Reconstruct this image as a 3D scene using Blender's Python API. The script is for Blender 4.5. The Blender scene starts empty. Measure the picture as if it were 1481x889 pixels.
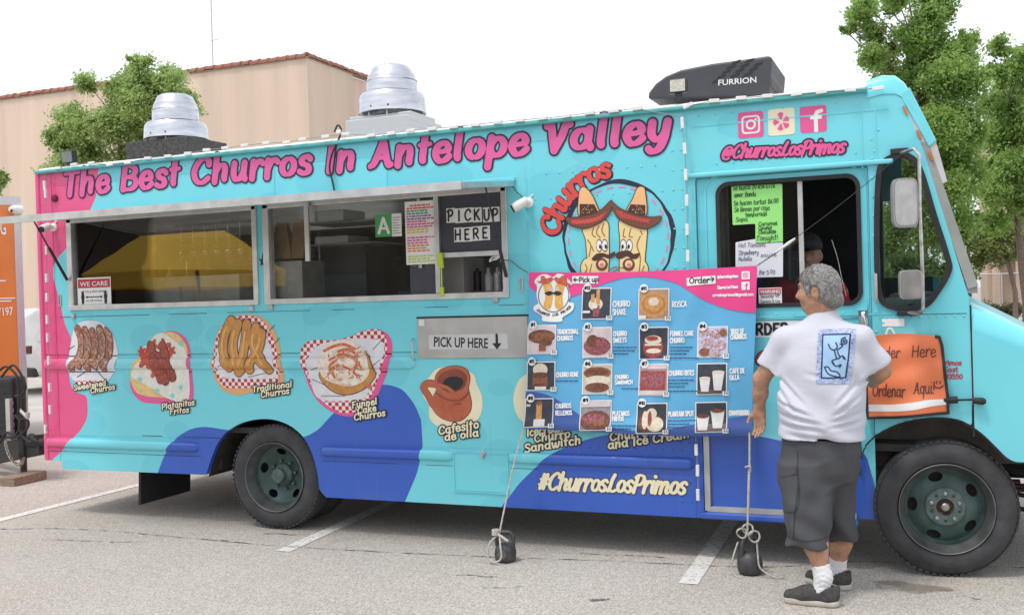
import bpy, math, random
import numpy as np
from mathutils import Vector, Matrix
R = math.radians
rnd = random.Random(7)
sc = bpy.context.scene
COL = sc.collection

# ------------------------------------------------------------------ camera
F_PX, YAW, PITCH, ROLL = 1465.2, -0.389875, -0.010396, -0.030246
CAM = Vector((4.46434, -6.16065, 1.65174))
PW, PH = 1481.0, 889.0
fwd = Vector((math.sin(YAW)*math.cos(PITCH), math.cos(YAW)*math.cos(PITCH), math.sin(PITCH)))
right = Vector((math.cos(YAW), -math.sin(YAW), 0.0))
up = right.cross(fwd)
right, up = (math.cos(ROLL)*right + math.sin(ROLL)*up), (-math.sin(ROLL)*right + math.cos(ROLL)*up)
cd = bpy.data.cameras.new('camera')
cam = bpy.data.objects.new('camera', cd)
COL.objects.link(cam)
cd.sensor_width = 36.0
cd.lens = F_PX*36.0/PW
cd.clip_end = 2000.0
cd.clip_start = 0.05
cam.matrix_world = Matrix(((right.x, up.x, -fwd.x, CAM.x), (right.y, up.y, -fwd.y, CAM.y), (right.z, up.z, -fwd.z, CAM.z), (0, 0, 0, 1)))
sc.camera = cam

# ------------------------------------------------------------------ sky, sun, exposure: a bright thin overcast
SUN = Vector((-0.20, -0.36, 0.91)).normalized()
world = bpy.data.worlds.new('World')
sc.world = world
world.use_nodes = True
nt = world.node_tree
nt.nodes.clear()
wo = nt.nodes.new('ShaderNodeOutputWorld')
sky = nt.nodes.new('ShaderNodeTexSky')
sky.sky_type = 'NISHITA'
sky.sun_disc = False
sky.sun_elevation = math.asin(SUN.z)
sky.sun_rotation = math.atan2(SUN.x, SUN.y)
sky.dust_density = 4.0
bg1 = nt.nodes.new('ShaderNodeBackground')
bg1.inputs['Strength'].default_value = 0.05
nt.links.new(sky.outputs[0], bg1.inputs['Color'])
bg2 = nt.nodes.new('ShaderNodeBackground')
tc = nt.nodes.new('ShaderNodeTexCoord')
cn = nt.nodes.new('ShaderNodeTexNoise')
cn.inputs['Scale'].default_value = 1.6
cn.inputs['Detail'].default_value = 4.0
nt.links.new(tc.outputs['Generated'], cn.inputs['Vector'])
cr = nt.nodes.new('ShaderNodeValToRGB')
cr.color_ramp.elements[0].position = 0.3
cr.color_ramp.elements[0].color = (0.76, 0.82, 0.89, 1)
cr.color_ramp.elements[1].position = 0.7
cr.color_ramp.elements[1].color = (1.0, 1.0, 1.0, 1)
nt.links.new(cn.outputs[0], cr.inputs[0])
nt.links.new(cr.outputs[0], bg2.inputs['Color'])
bg2.inputs['Strength'].default_value = 1.02
ad = nt.nodes.new('ShaderNodeAddShader')
nt.links.new(bg1.outputs[0], ad.inputs[0])
nt.links.new(bg2.outputs[0], ad.inputs[1])
nt.links.new(ad.outputs[0], wo.inputs['Surface'])
sl = bpy.data.lights.new('sun', 'SUN')
sl.energy = 1.5
sl.angle = R(11)
sl.color = (1.0, 0.96, 0.90)
so = bpy.data.objects.new('sun', sl)
COL.objects.link(so)
so.rotation_euler = SUN.to_track_quat('Z', 'Y').to_euler()
so.location = (0, -4, 14)
sc.view_settings.view_transform = 'Standard'
sc.view_settings.look = 'None'
sc.view_settings.gamma = 1.0
sc.view_settings.use_curve_mapping = False
sc.view_settings.exposure = 0.17
sc.render.engine = 'CYCLES'
sc.cycles.use_denoising = True
sc.cycles.max_bounces = 7
sc.cycles.transparent_max_bounces = 16

# ------------------------------------------------------------------ layout helpers (photo pixel -> point at a known real distance)
def ray(px, py):
    return fwd + right*((px - PW/2)/F_PX) - up*((py - PH/2)/F_PX)
def U(px, py, Y=0.0):
    d = ray(px, py)
    return CAM + d*((Y - CAM.y)/d.y)
def S(px, py, Y=0.0):
    p = U(px, py, Y)
    return (p.x, p.z)
def kpx(p):
    return (Vector(p)-CAM).dot(fwd)/F_PX          # metres per photo pixel at that point
def Gd(px, py, Z=0.0):
    d = ray(px, py)
    return CAM + d*((Z - CAM.z)/d.z)

# ------------------------------------------------------------------ materials
MATS = {}
def lin(c):
    return tuple((v/12.92 if v <= 0.04045 else ((v+0.055)/1.055)**2.4) for v in c)
def rgb(r, g, b):
    return lin((r/255.0, g/255.0, b/255.0))
def mat(name, col=(0.5, 0.5, 0.5), rough=0.5, metal=0.0, var=0.08, vscale=6.0, bump=0.0, bscale=40.0, spec=0.5, coat=0.0, detail=4.0, stretch=None, emit=0.0):
    if name in MATS:
        return MATS[name]
    m = bpy.data.materials.new(name)
    m.use_nodes = True
    t = m.node_tree
    b = t.nodes['Principled BSDF']
    b.inputs['Roughness'].default_value = rough
    b.inputs['Metallic'].default_value = metal
    b.inputs['Specular IOR Level'].default_value = spec
    b.inputs['Coat Weight'].default_value = coat
    b.inputs['Coat Roughness'].default_value = 0.08
    c = t.nodes.new('ShaderNodeTexCoord')
    vec = c.outputs['Object']
    if stretch:
        mp = t.nodes.new('ShaderNodeMapping')
        mp.inputs['Scale'].default_value = stretch
        t.links.new(vec, mp.inputs['Vector'])
        vec = mp.outputs['Vector']
    if var > 0:
        n = t.nodes.new('ShaderNodeTexNoise')
        n.inputs['Scale'].default_value = vscale
        n.inputs['Detail'].default_value = detail
        t.links.new(vec, n.inputs['Vector'])
        r = t.nodes.new('ShaderNodeValToRGB')
        r.color_ramp.elements[0].position = 0.3
        r.color_ramp.elements[1].position = 0.7
        r.color_ramp.elements[0].color = tuple(v*(1-var) for v in col[:3]) + (1,)
        r.color_ramp.elements[1].color = tuple(min(1, v*(1+var)) for v in col[:3]) + (1,)
        t.links.new(n.outputs[0], r.inputs[0])
        t.links.new(r.outputs[0], b.inputs['Base Color'])
    else:
        b.inputs['Base Color'].default_value = tuple(col[:3]) + (1,)
    if bump > 0:
        n2 = t.nodes.new('ShaderNodeTexNoise')
        n2.inputs['Scale'].default_value = bscale
        n2.inputs['Detail'].default_value = 5.0
        t.links.new(vec, n2.inputs['Vector'])
        bp = t.nodes.new('ShaderNodeBump')
        bp.inputs['Strength'].default_value = bump
        bp.inputs['Distance'].default_value = 0.02
        t.links.new(n2.outputs[0], bp.inputs['Height'])
        t.links.new(bp.outputs[0], b.inputs['Normal'])
    if emit > 0:
        b.inputs['Emission Color'].default_value = tuple(col[:3]) + (1,)
        b.inputs['Emission Strength'].default_value = emit
    MATS[name] = m
    return m
def glass(name, tint=(0.55, 0.6, 0.6), refl=0.10):
    if name in MATS:
        return MATS[name]
    m = bpy.data.materials.new(name)
    m.use_nodes = True
    t = m.node_tree
    t.nodes.clear()
    o = t.nodes.new('ShaderNodeOutputMaterial')
    tr = t.nodes.new('ShaderNodeBsdfTransparent')
    tr.inputs[0].default_value = tuple(tint) + (1,)
    gl = t.nodes.new('ShaderNodeBsdfGlossy')
    gl.inputs['Roughness'].default_value = 0.015
    c = t.nodes.new('ShaderNodeTexCoord')
    n = t.nodes.new('ShaderNodeTexNoise')
    n.inputs['Scale'].default_value = 1.3
    bp = t.nodes.new('ShaderNodeBump')
    bp.inputs['Strength'].default_value = 0.03
    bp.inputs['Distance'].default_value = 0.05
    t.links.new(c.outputs['Object'], n.inputs['Vector'])
    t.links.new(n.outputs[0], bp.inputs['Height'])
    t.links.new(bp.outputs[0], gl.inputs['Normal'])
    fr = t.nodes.new('ShaderNodeFresnel')
    fr.inputs[0].default_value = 1.5
    ma = t.nodes.new('ShaderNodeMath')
    ma.operation = 'ADD'
    ma.use_clamp = True
    ma.inputs[1].default_value = refl
    t.links.new(fr.outputs[0], ma.inputs[0])
    mx = t.nodes.new('ShaderNodeMixShader')
    t.links.new(ma.outputs[0], mx.inputs[0])
    t.links.new(tr.outputs[0], mx.inputs[1])
    t.links.new(gl.outputs[0], mx.inputs[2])
    t.links.new(mx.outputs[0], o.inputs['Surface'])
    MATS[name] = m
    return m

# ------------------------------------------------------------------ mesh builder
class MB:
    def __init__(s):
        s.v, s.f, s.m = [], [], []
    def add(s, verts, faces, mi=0):
        o = len(s.v)
        s.v.extend([tuple(p) for p in verts])
        s.f.extend([tuple(i+o for i in f) for f in faces])
        s.m.extend([mi]*len(faces))
        return s
    def box(s, x0, x1, y0, y1, z0, z1, mi=0, mtx=None):
        vs = [Vector(p) for p in ((x0,y0,z0),(x1,y0,z0),(x1,y1,z0),(x0,y1,z0),(x0,y0,z1),(x1,y0,z1),(x1,y1,z1),(x0,y1,z1))]
        if mtx is not None:
            vs = [mtx @ p for p in vs]
        return s.add(vs, [(0,3,2,1),(4,5,6,7),(0,1,5,4),(1,2,6,5),(2,3,7,6),(3,0,4,7)], mi)
    def bar(s, a, b, w, h, mi=0, upv=(0,0,1)):
        a, b = Vector(a), Vector(b)
        d = (b-a).normalized()
        u = Vector(upv)
        if abs(d.dot(u)) > 0.98:
            u = Vector((1,0,0))
        x = d.cross(u).normalized()
        u = x.cross(d)
        vs = []
        for p in (a, b):
            for i, j in ((-1,-1),(1,-1),(1,1),(-1,1)):
                vs.append(p + x*(i*w/2) + u*(j*h/2))
        return s.add(vs, [(0,1,2,3),(7,6,5,4),(0,4,5,1),(1,5,6,2),(2,6,7,3),(3,7,4,0)], mi)
    def tube(s, pts, r, n=8, mi=0, cap=True):
        pts = [Vector(p) for p in pts]
        k = len(pts)
        rs = r if isinstance(r, (list, tuple)) else [r]*k
        vs = []
        prev = None
        for i, p in enumerate(pts):
            d = (pts[min(i+1, k-1)] - pts[max(i-1, 0)])
            if d.length < 1e-9:
                d = Vector((0,0,1))
            d.normalize()
            if prev is None:
                a = Vector((0,0,1)) if abs(d.z) < 0.9 else Vector((1,0,0))
                x = d.cross(a).normalized()
            else:
                x = (prev - d*prev.dot(d))
                x = x.normalized() if x.length > 1e-6 else d.orthogonal().normalized()
            prev = x
            y = d.cross(x)
            for j in range(n):
                t = 2*math.pi*j/n
                vs.append(p + (x*math.cos(t) + y*math.sin(t))*rs[i])
        fs = []
        for i in range(k-1):
            for j in range(n):
                fs.append((i*n+j, i*n+(j+1) % n, (i+1)*n+(j+1) % n, (i+1)*n+j))
        if cap:
            fs.append(tuple(range(n-1, -1, -1)))
            fs.append(tuple(range((k-1)*n, k*n)))
        return s.add(vs, fs, mi)
    def lathe(s, prof, org, axis='z', n=32, mi=0, cap0=True, cap1=True, a0=0.0):
        # prof: list of (radius, height along axis)
        vs = []
        o = Vector(org)
        for r, h in prof:
            for j in range(n):
                t = 2*math.pi*j/n + a0
                c, q = r*math.cos(t), r*math.sin(t)
                vs.append(o + {'z': Vector((c,q,h)), 'y': Vector((c,h,-q)), 'x': Vector((h,c,q))}[axis])
        fs = []
        for i in range(len(prof)-1):
            for j in range(n):
                fs.append((i*n+j, i*n+(j+1) % n, (i+1)*n+(j+1) % n, (i+1)*n+j))
        if cap0:
            fs.append(tuple(range(n-1, -1, -1)))
        if cap1:
            fs.append(tuple(range((len(prof)-1)*n, len(prof)*n)))
        return s.add(vs, fs, mi)
    def loft(s, rings, mi=0, closed=True, cap=True):
        n = len(rings[0])
        vs = [p for r_ in rings for p in r_]
        fs = []
        for i in range(len(rings)-1):
            for j in range(n if closed else n-1):
                fs.append((i*n+j, i*n+(j+1) % n, (i+1)*n+(j+1) % n, (i+1)*n+j))
        if cap and closed:
            fs.append(tuple(range(n-1, -1, -1)))
            fs.append(tuple(range((len(rings)-1)*n, len(rings)*n)))
        return s.add(vs, fs, mi)
    def build(s, name, mats, parent=None, smooth=None, bev=0.0, loc=None, recalc=True):
        me = bpy.data.meshes.new(name)
        org = Vector(loc) if loc is not None else (Vector(parent_origin(parent)) if parent is not None else Vector((0,0,0)))
        me.from_pydata([tuple(Vector(p) - org) for p in s.v], [], s.f)
        mats = mats if isinstance(mats, (list, tuple)) else [mats]
        for m in mats:
            me.materials.append(m)
        if len(mats) > 1:
            me.polygons.foreach_set('material_index', s.m)
        if recalc:
            import bmesh
            b = bmesh.new()
            b.from_mesh(me)
            bmesh.ops.recalc_face_normals(b, faces=b.faces)
            b.to_mesh(me)
            b.free()
        if smooth is not None:
            me.polygons.foreach_set('use_smooth', [True]*len(me.polygons))
            me.set_sharp_from_angle(angle=R(smooth))
        me.update()
        o = bpy.data.objects.new(name, me)
        COL.objects.link(o)
        if parent is not None:
            o.parent = parent
            o.location = org - parent_origin(parent)
        else:
            o.location = org
        if bev > 0:
            md = o.modifiers.new('bevel', 'BEVEL')
            md.width = bev
            md.segments = 2
            md.limit_method = 'ANGLE'
            md.angle_limit = R(40)
        return o
def parent_origin(o):
    p = Vector((0, 0, 0))
    while o is not None:
        p += o.location
        o = o.parent
    return p
def tag(o, label=None, cat=None, group=None, kind=None):
    if label: o['label'] = label
    if cat: o['category'] = cat
    if group: o['group'] = group
    if kind: o['kind'] = kind
    return o
def thing(name, loc, label, cat, group=None):
    o = bpy.data.objects.new(name, None)
    o.empty_display_size = 0.2
    COL.objects.link(o)
    o.location = loc
    return tag(o, label, cat, group)
def copy_tree(o, parent=None, delta=None):
    c = o.copy()
    COL.objects.link(c)
    c.parent = parent
    if delta is not None:
        c.location = o.location + Vector(delta)
    for ch in o.children:
        copy_tree(ch, c)
    return c
def catmull(pts, n=6, closed=False):
    P = [np.array(p, float) for p in pts]
    k = len(P)
    if k < 3:
        return [tuple(p) for p in P]
    out = []
    rng = range(k) if closed else range(k-1)
    for i in rng:
        if closed:
            a, b, c, d = P[(i-1) % k], P[i], P[(i+1) % k], P[(i+2) % k]
        else:
            a, b, c, d = P[max(i-1, 0)], P[i], P[i+1], P[min(i+2, k-1)]
        for j in range(n):
            t = j/n
            out.append(tuple(0.5*((2*b) + (c-a)*t + (2*a-5*b+4*c-d)*t*t + (3*b-a-3*c+d)*t**3)))
    if not closed:
        out.append(tuple(P[-1]))
    return out

# ------------------------------------------------------------------ flat vector shapes from 2-D distance fields (x across, z up)
class Field:
    def __init__(s, x0, z0, x1, z1, h):
        s.x0, s.z0, s.h = x0, z0, h
        s.nx = int(math.ceil((x1-x0)/h))+1
        s.nz = int(math.ceil((z1-z0)/h))+1
        s.d = np.full((s.nz, s.nx), 1e3)
    def win(s, x0, z0, x1, z1, pad):
        i0 = max(0, int((x0-pad-s.x0)/s.h)); i1 = min(s.nx, int((x1+pad-s.x0)/s.h)+2)
        j0 = max(0, int((z0-pad-s.z0)/s.h)); j1 = min(s.nz, int((z1+pad-s.z0)/s.h)+2)
        X, Z = np.meshgrid(s.x0+np.arange(i0, i1)*s.h, s.z0+np.arange(j0, j1)*s.h)
        return (slice(j0, j1), slice(i0, i1)), X, Z
    def stroke(s, pts, r, pad=0.05):
        pts = np.array(pts, float)
        rs = np.full(len(pts), r, float) if np.isscalar(r) else np.array(r, float)
        if len(pts) == 1:
            pts = np.vstack([pts, pts+1e-5]); rs = np.append(rs, rs)
        sl_, X, Z = s.win(pts[:,0].min(), pts[:,1].min(), pts[:,0].max(), pts[:,1].max(), rs.max()+pad)
        if X.size == 0: return s
        d = s.d[sl_]
        for i in range(len(pts)-1):
            ax, az = pts[i]; bx, bz = pts[i+1]
            L2 = (bx-ax)**2+(bz-az)**2+1e-12
            t = np.clip(((X-ax)*(bx-ax)+(Z-az)*(bz-az))/L2, 0, 1)
            q = np.hypot(X-ax-t*(bx-ax), Z-az-t*(bz-az)) - (rs[i]+(rs[i+1]-rs[i])*t)
            np.minimum(d, q, out=d)
        return s
    def polyd(s, pts, X, Z):
        pts = np.array(pts, float)
        d = np.full(X.shape, 1e9); ins = np.zeros(X.shape, bool)
        n = len(pts)
        for i in range(n):
            ax, az = pts[i]; bx, bz = pts[(i+1) % n]
            L2 = (bx-ax)**2+(bz-az)**2+1e-12
            t = np.clip(((X-ax)*(bx-ax)+(Z-az)*(bz-az))/L2, 0, 1)
            d = np.minimum(d, np.hypot(X-ax-t*(bx-ax), Z-az-t*(bz-az)))
            if abs(az-bz) > 1e-12:
                c = ((az > Z) != (bz > Z)) & (X < (bx-ax)*(Z-az)/(bz-az)+ax)
                ins ^= c
        return np.where(ins, -d, d)
    def poly(s, pts, op='u', grow=0.0, pad=0.05):
        a = np.array(pts, float)
        sl_, X, Z = s.win(a[:,0].min(), a[:,1].min(), a[:,0].max(), a[:,1].max(), abs(grow)+pad)
        if X.size == 0: return s
        q = s.polyd(pts, X, Z) - grow
        s.d[sl_] = np.minimum(s.d[sl_], q) if op == 'u' else np.maximum(s.d[sl_], -q)
        return s
    def rrect(s, x0, z0, x1, z1, r=0.0, op='u', pad=0.05):
        sl_, X, Z = s.win(x0, z0, x1, z1, pad)
        if X.size == 0: return s
        qx = np.abs(X-(x0+x1)/2)-(x1-x0)/2+r; qz = np.abs(Z-(z0+z1)/2)-(z1-z0)/2+r
        q = np.hypot(np.maximum(qx, 0), np.maximum(qz, 0))+np.minimum(np.maximum(qx, qz), 0)-r
        s.d[sl_] = np.minimum(s.d[sl_], q) if op == 'u' else np.maximum(s.d[sl_], -q)
        return s
    def disc(s, x, z, r, op='u', rz=None, pad=0.05):
        rz = rz or r
        sl_, X, Z = s.win(x-r, z-rz, x+r, z+rz, pad)
        if X.size == 0: return s
        q = (np.hypot((X-x)/r, (Z-z)/rz)-1)*min(r, rz)
        s.d[sl_] = np.minimum(s.d[sl_], q) if op == 'u' else np.maximum(s.d[sl_], -q)
        return s
    def clip(s, other):
        s.d = np.maximum(s.d, other.d); return s
    def cut(s, other):
        s.d = np.maximum(s.d, -other.d); return s
    def mesh(s, mb, level=0.0, y=0.0, depth=0.0, mi=0, mapf=None, backface=False, maxrun=0):
        f = s.d-level
        ins = f < 0
        code = (ins[:-1,:-1]*1+ins[:-1,1:]*2+ins[1:,1:]*4+ins[1:,:-1]*8)
        h, x0, z0 = s.h, s.x0, s.z0
        mapf = mapf or (lambda x, z, yy: (x, yy, z))
        V, Fc, walls = [], [], []
        for j in range(code.shape[0]):
            row = code[j]
            nz = np.nonzero(row)[0]
            if len(nz) == 0: continue
            i = 0
            full = np.nonzero(row == 15)[0]
            if len(full):
                br = np.nonzero(np.diff(full) > 1)[0]
                st = np.concatenate([[full[0]], full[br+1]]); en = np.concatenate([full[br], [full[-1]]])
                runs = list(zip(st, en))
                if maxrun:
                    runs = [(q, min(q+maxrun-1, b)) for a, b in runs for q in range(a, b+1, maxrun)]
                for a, b in runs:
                    o = len(V)
                    V += [(x0+a*h, z0+j*h), (x0+(b+1)*h, z0+j*h), (x0+(b+1)*h, z0+(j+1)*h), (x0+a*h, z0+(j+1)*h)]
                    Fc.append((o, o+1, o+2, o+3))
            for i in nz:
                c = row[i]
                if c == 15: continue
                cs = [(i, j), (i+1, j), (i+1, j+1), (i, j+1)]
                vals = [f[q[1], q[0]] for q in cs]
                poly, iso = [], []
                for k in range(4):
                    a, b = cs[k], cs[(k+1) % 4]
                    va, vb = vals[k], vals[(k+1) % 4]
                    if va < 0: poly.append((x0+a[0]*h, z0+a[1]*h))
                    if (va < 0) != (vb < 0):
                        t = va/(va-vb)
                        p = (x0+(a[0]+(b[0]-a[0])*t)*h, z0+(a[1]+(b[1]-a[1])*t)*h)
                        poly.append(p); iso.append(p)
                if len(poly) >= 3:
                    o = len(V); V += poly; Fc.append(tuple(range(o, o+len(poly))))
                if len(iso) == 2: walls.append(iso)
        mb.add([mapf(p[0], p[1], y) for p in V], Fc, mi)
        if depth:
            wv, wf = [], []
            for a, b in walls:
                o = len(wv)
                wv += [mapf(a[0], a[1], y), mapf(b[0], b[1], y), mapf(b[0], b[1], y+depth), mapf(a[0], a[1], y+depth)]
                wf.append((o, o+1, o+2, o+3))
            mb.add(wv, wf, mi)
            if backface:
                mb.add([mapf(p[0], p[1], y+depth) for p in V], Fc, mi)
        return mb

# ------------------------------------------------------------------ stroke letters (x-height 1)
def _c(*p): return catmull(p, 5)
def _o(cx, cz, rx, rz, a0=0, a1=360, n=16):
    return [(cx+rx*math.cos(R(a0+(a1-a0)*i/n)), cz+rz*math.sin(R(a0+(a1-a0)*i/n))) for i in range(n+1)]
GL = {
 ' ': (0.55, []),
 'a': (1.10, [_o(.45,.5,.36,.44,40,320), [(.82,.95),(.80,.3),(.95,.04),(1.05,.1)]]),
 'b': (1.05, [[(.15,1.5),(.15,.05)], _o(.5,.5,.36,.44,150,-150)]),
 'c': (0.92, [_o(.5,.5,.38,.46,50,310)]),
 'd': (1.10, [_o(.45,.5,.36,.44,40,320), [(.85,1.5),(.82,.3),(.95,.04),(1.05,.1)]]),
 'e': (0.98, [_c((.18,.5),(.75,.58),(.72,.85),(.48,.98),(.2,.8),(.12,.4),(.35,.04),(.65,.06),(.88,.25))]),
 'f': (0.70, [_c((.75,1.4),(.55,1.5),(.35,1.3),(.33,.8),(.3,.02)), [(.05,.95),(.62,.98)]]),
 'g': (1.08, [_o(.45,.52,.34,.42,40,320), _c((.82,.95),(.82,.2),(.75,-.3),(.45,-.48),(.15,-.3))]),
 'h': (1.10, [[(.18,1.5),(.16,.02)], _c((.18,.55),(.4,.92),(.7,.92),(.8,.65),(.78,.2),(.88,.04),(1.02,.1))]),
 'i': (0.50, [_c((.2,.95),(.2,.3),(.3,.04),(.45,.1)), [(.24,1.36)]]),
 'j': (0.55, [_c((.32,.95),(.32,.1),(.2,-.35),(-.02,-.42)), [(.34,1.36)]]),
 'x': (.95, [[(.12,.92),(.8,.06)], [(.8,.92),(.1,.06)]]),
 'k': (1.00, [[(.18,1.5),(.16,.02)], [(.8,.95),(.25,.45),(.5,.3),(.88,.04)]]),
 'l': (0.52, [_c((.22,1.5),(.2,.8),(.2,.25),(.3,.04),(.45,.1))]),
 'm': (1.62, [[(.16,.95),(.16,.02)], _c((.18,.55),(.4,.92),(.66,.88),(.72,.6),(.72,.02)), _c((.74,.55),(.95,.92),(1.22,.9),(1.3,.6),(1.3,.2),(1.4,.04),(1.54,.1))]),
 'n': (1.10, [[(.16,.95),(.16,.02)], _c((.18,.55),(.4,.92),(.7,.92),(.8,.65),(.78,.2),(.88,.04),(1.02,.1))]),
 'o': (1.00, [_o(.5,.5,.37,.45)]),
 'p': (1.05, [[(.18,.98),(.12,-.48)], _o(.52,.5,.35,.44,150,-150)]),
 'q': (1.05, [_o(.45,.5,.35,.44,40,320), [(.82,.95),(.82,-.48)]]),
 'r': (0.82, [[(.16,.95),(.16,.02)], _c((.18,.5),(.35,.85),(.58,.98),(.76,.84))]),
 's': (0.85, [_c((.72,.82),(.5,.98),(.22,.86),(.24,.62),(.6,.42),(.66,.16),(.4,.02),(.1,.16))]),
 't': (0.75, [_c((.32,1.4),(.3,.7),(.3,.22),(.42,.03),(.64,.1)), [(.06,.98),(.64,1.0)]]),
 'u': (1.10, [_c((.16,.95),(.15,.4),(.3,.05),(.58,.08),(.78,.4)), [(.82,.95),(.8,.28),(.92,.04),(1.04,.1)]]),
 'w': (1.40, [_c((.1,.95),(.2,.3),(.35,.04),(.55,.3),(.68,.85)), _c((.68,.85),(.75,.25),(.95,.04),(1.15,.35),(1.25,.95))]),
 'v': (1.0, [[(.1,.95),(.45,.05),(.85,.95)]]),
 'y': (1.08, [_c((.15,.95),(.17,.4),(.4,.12),(.65,.2),(.8,.45)), _c((.85,.95),(.78,.2),(.6,-.3),(.3,-.46),(.1,-.3))]),
 'z': (.9, [[(.12,.92),(.75,.92),(.12,.06),(.8,.06)]]),
 'A': (1.35, [_c((.05,.08),(.3,.3),(.68,1.42)), _c((.70,1.42),(.95,.5),(1.1,.08),(1.25,.1)), [(.35,.5),(.95,.5)]]),
 'B': (1.22, [[(.22,1.4),(.18,.06)], _c((.1,1.4),(.6,1.45),(.98,1.2),(.85,.86),(.4,.78)), _c((.4,.78),(.95,.68),(1.08,.3),(.75,.03),(.1,.06))]),
 'C': (1.28, [_c((1.1,1.08),(1.05,1.3),(.75,1.45),(.35,1.2),(.14,.7),(.3,.2),(.7,.02),(1.12,.26))]),
 'F': (1.10, [[(.25,1.4),(.2,.04)], [(.08,1.4),(1.0,1.42)], [(.25,.78),(.8,.8)]]),
 'H': (1.32, [[(.2,1.42),(.18,.04)], [(1.08,1.42),(1.05,.04)], [(.2,.74),(1.05,.76)]]),
 'I': (0.60, [[(.3,1.42),(.27,.04)]]),
 'L': (1.10, [_c((.55,1.42),(.4,1.0),(.35,.4),(.22,.08)), _c((.1,.1),(.35,.18),(.7,.03),(1.05,.15))]),
 'O': (1.40, [_o(.68,.72,.52,.68)]),
 'P': (1.15, [[(.28,1.36),(.2,.02)], _c((.06,1.25),(.4,1.45),(.9,1.35),(1.0,1.0),(.75,.68),(.28,.64))]),
 'S': (1.10, [_c((.95,1.2),(.7,1.45),(.3,1.32),(.22,1.0),(.55,.78),(.9,.55),(.85,.2),(.5,.02),(.1,.22))]),
 'T': (1.18, [[(.06,1.36),(1.12,1.4)], _c((.6,1.38),(.56,.7),(.54,.04))]),
 'V': (1.20, [_c((.02,1.3),(.2,1.4),(.36,.7),(.5,.05)), _c((.5,.05),(.8,.7),(1.0,1.42),(1.15,1.3))]),
 'D': (1.25, [[(.2,1.4),(.2,.05)], _c((.2,1.4),(.8,1.3),(1.08,.75),(.8,.15),(.2,.05))]),
 'E': (1.05, [[(.9,1.4),(.2,1.4),(.2,.05),(.92,.05)], [(.2,.74),(.75,.74)]]),
 'G': (1.3, [_c((1.08,1.15),(.75,1.45),(.35,1.25),(.15,.7),(.35,.15),(.75,.02),(1.1,.3)), [(1.1,.3),(1.1,.7),(.7,.7)]]),
 'J': (.9, [_c((.7,1.4),(.7,.5),(.55,.05),(.25,.05),(.1,.3))]),
 'K': (1.15, [[(.2,1.4),(.2,.05)], [(1.0,1.4),(.22,.65)], [(.45,.85),(1.05,.05)]]),
 'M': (1.5, [[(.15,.05),(.25,1.4),(.75,.4),(1.25,1.4),(1.35,.05)]]),
 'N': (1.3, [[(.2,.05),(.2,1.4),(1.05,.05),(1.05,1.4)]]),
 'R': (1.2, [[(.2,1.4),(.2,.05)], _c((.2,1.4),(.8,1.42),(1.0,1.1),(.75,.75),(.2,.7)), [(.55,.7),(1.05,.05)]]),
 'U': (1.25, [_c((.2,1.4),(.2,.5),(.4,.05),(.8,.05),(1.02,.5),(1.02,1.4))]),
 'W': (1.6, [[(.08,1.4),(.42,.05),(.8,1.2),(1.18,.05),(1.52,1.4)]]),
 'Y': (1.1, [[(.08,1.4),(.55,.75),(1.02,1.4)], [(.55,.75),(.55,.05)]]),
 '0': (1.1, [_o(.52,.72,.38,.66)]), '1': (.7, [[(.15,1.15),(.42,1.4),(.42,.05)]]),
 '2': (1.0, [_c((.15,1.15),(.45,1.42),(.8,1.15),(.55,.6),(.12,.08)), [(.12,.06),(.85,.06)]]),
 '3': (1.0, [_c((.15,1.25),(.5,1.42),(.78,1.1),(.45,.78)), _c((.45,.78),(.85,.5),(.6,.05),(.12,.2))]),
 '4': (1.05, [[(.7,.05),(.7,1.4),(.1,.45),(.95,.45)]]),
 '5': (1.0, [[(.8,1.38),(.22,1.38),(.18,.8)], _c((.18,.8),(.55,.92),(.85,.5),(.55,.05),(.12,.18))]),
 '6': (1.0, [_c((.75,1.35),(.35,1.1),(.15,.5),(.45,.04),(.8,.35),(.6,.75),(.2,.55))]),
 '7': (.95, [[(.1,1.36),(.82,1.36),(.35,.05)]]),
 '8': (1.0, [_o(.5,1.06,.28,.32), _o(.5,.4,.36,.36)]),
 '9': (1.0, [_c((.8,.95),(.5,.65),(.2,.95),(.45,1.4),(.8,1.1),(.75,.5),(.5,.05))]),
 '$': (1.0, [_c((.8,1.15),(.5,1.32),(.22,1.05),(.5,.75),(.78,.45),(.5,.12),(.15,.3)), [(.5,1.5),(.5,-.05)]]),
 '#': (1.2, [[(.45,1.3),(.3,.1)], [(.85,1.3),(.7,.1)], [(.15,.9),(1.1,.95)], [(.1,.45),(1.05,.5)]]),
 '@': (1.5, [_o(.7,.6,.22,.26), _c((.95,.85),(.92,.45),(1.1,.36),(1.3,.6),(1.15,1.05),(.7,1.25),(.25,1.0),(.1,.5),(.35,.02),(.8,-.08),(1.1,.05))]),
 '!': (.5, [[(.25,1.45),(.25,.5)], [(.25,.1)]]), '.': (.4, [[(.2,.08)]]), '-': (.7, [[(.1,.6),(.55,.6)]]), '_': (.6, [[(.1,.1),(.6,.1)]]),
}
def text_len(s, gap=0.0):
    return sum(GL[c][0]+gap for c in s)-gap
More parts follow.
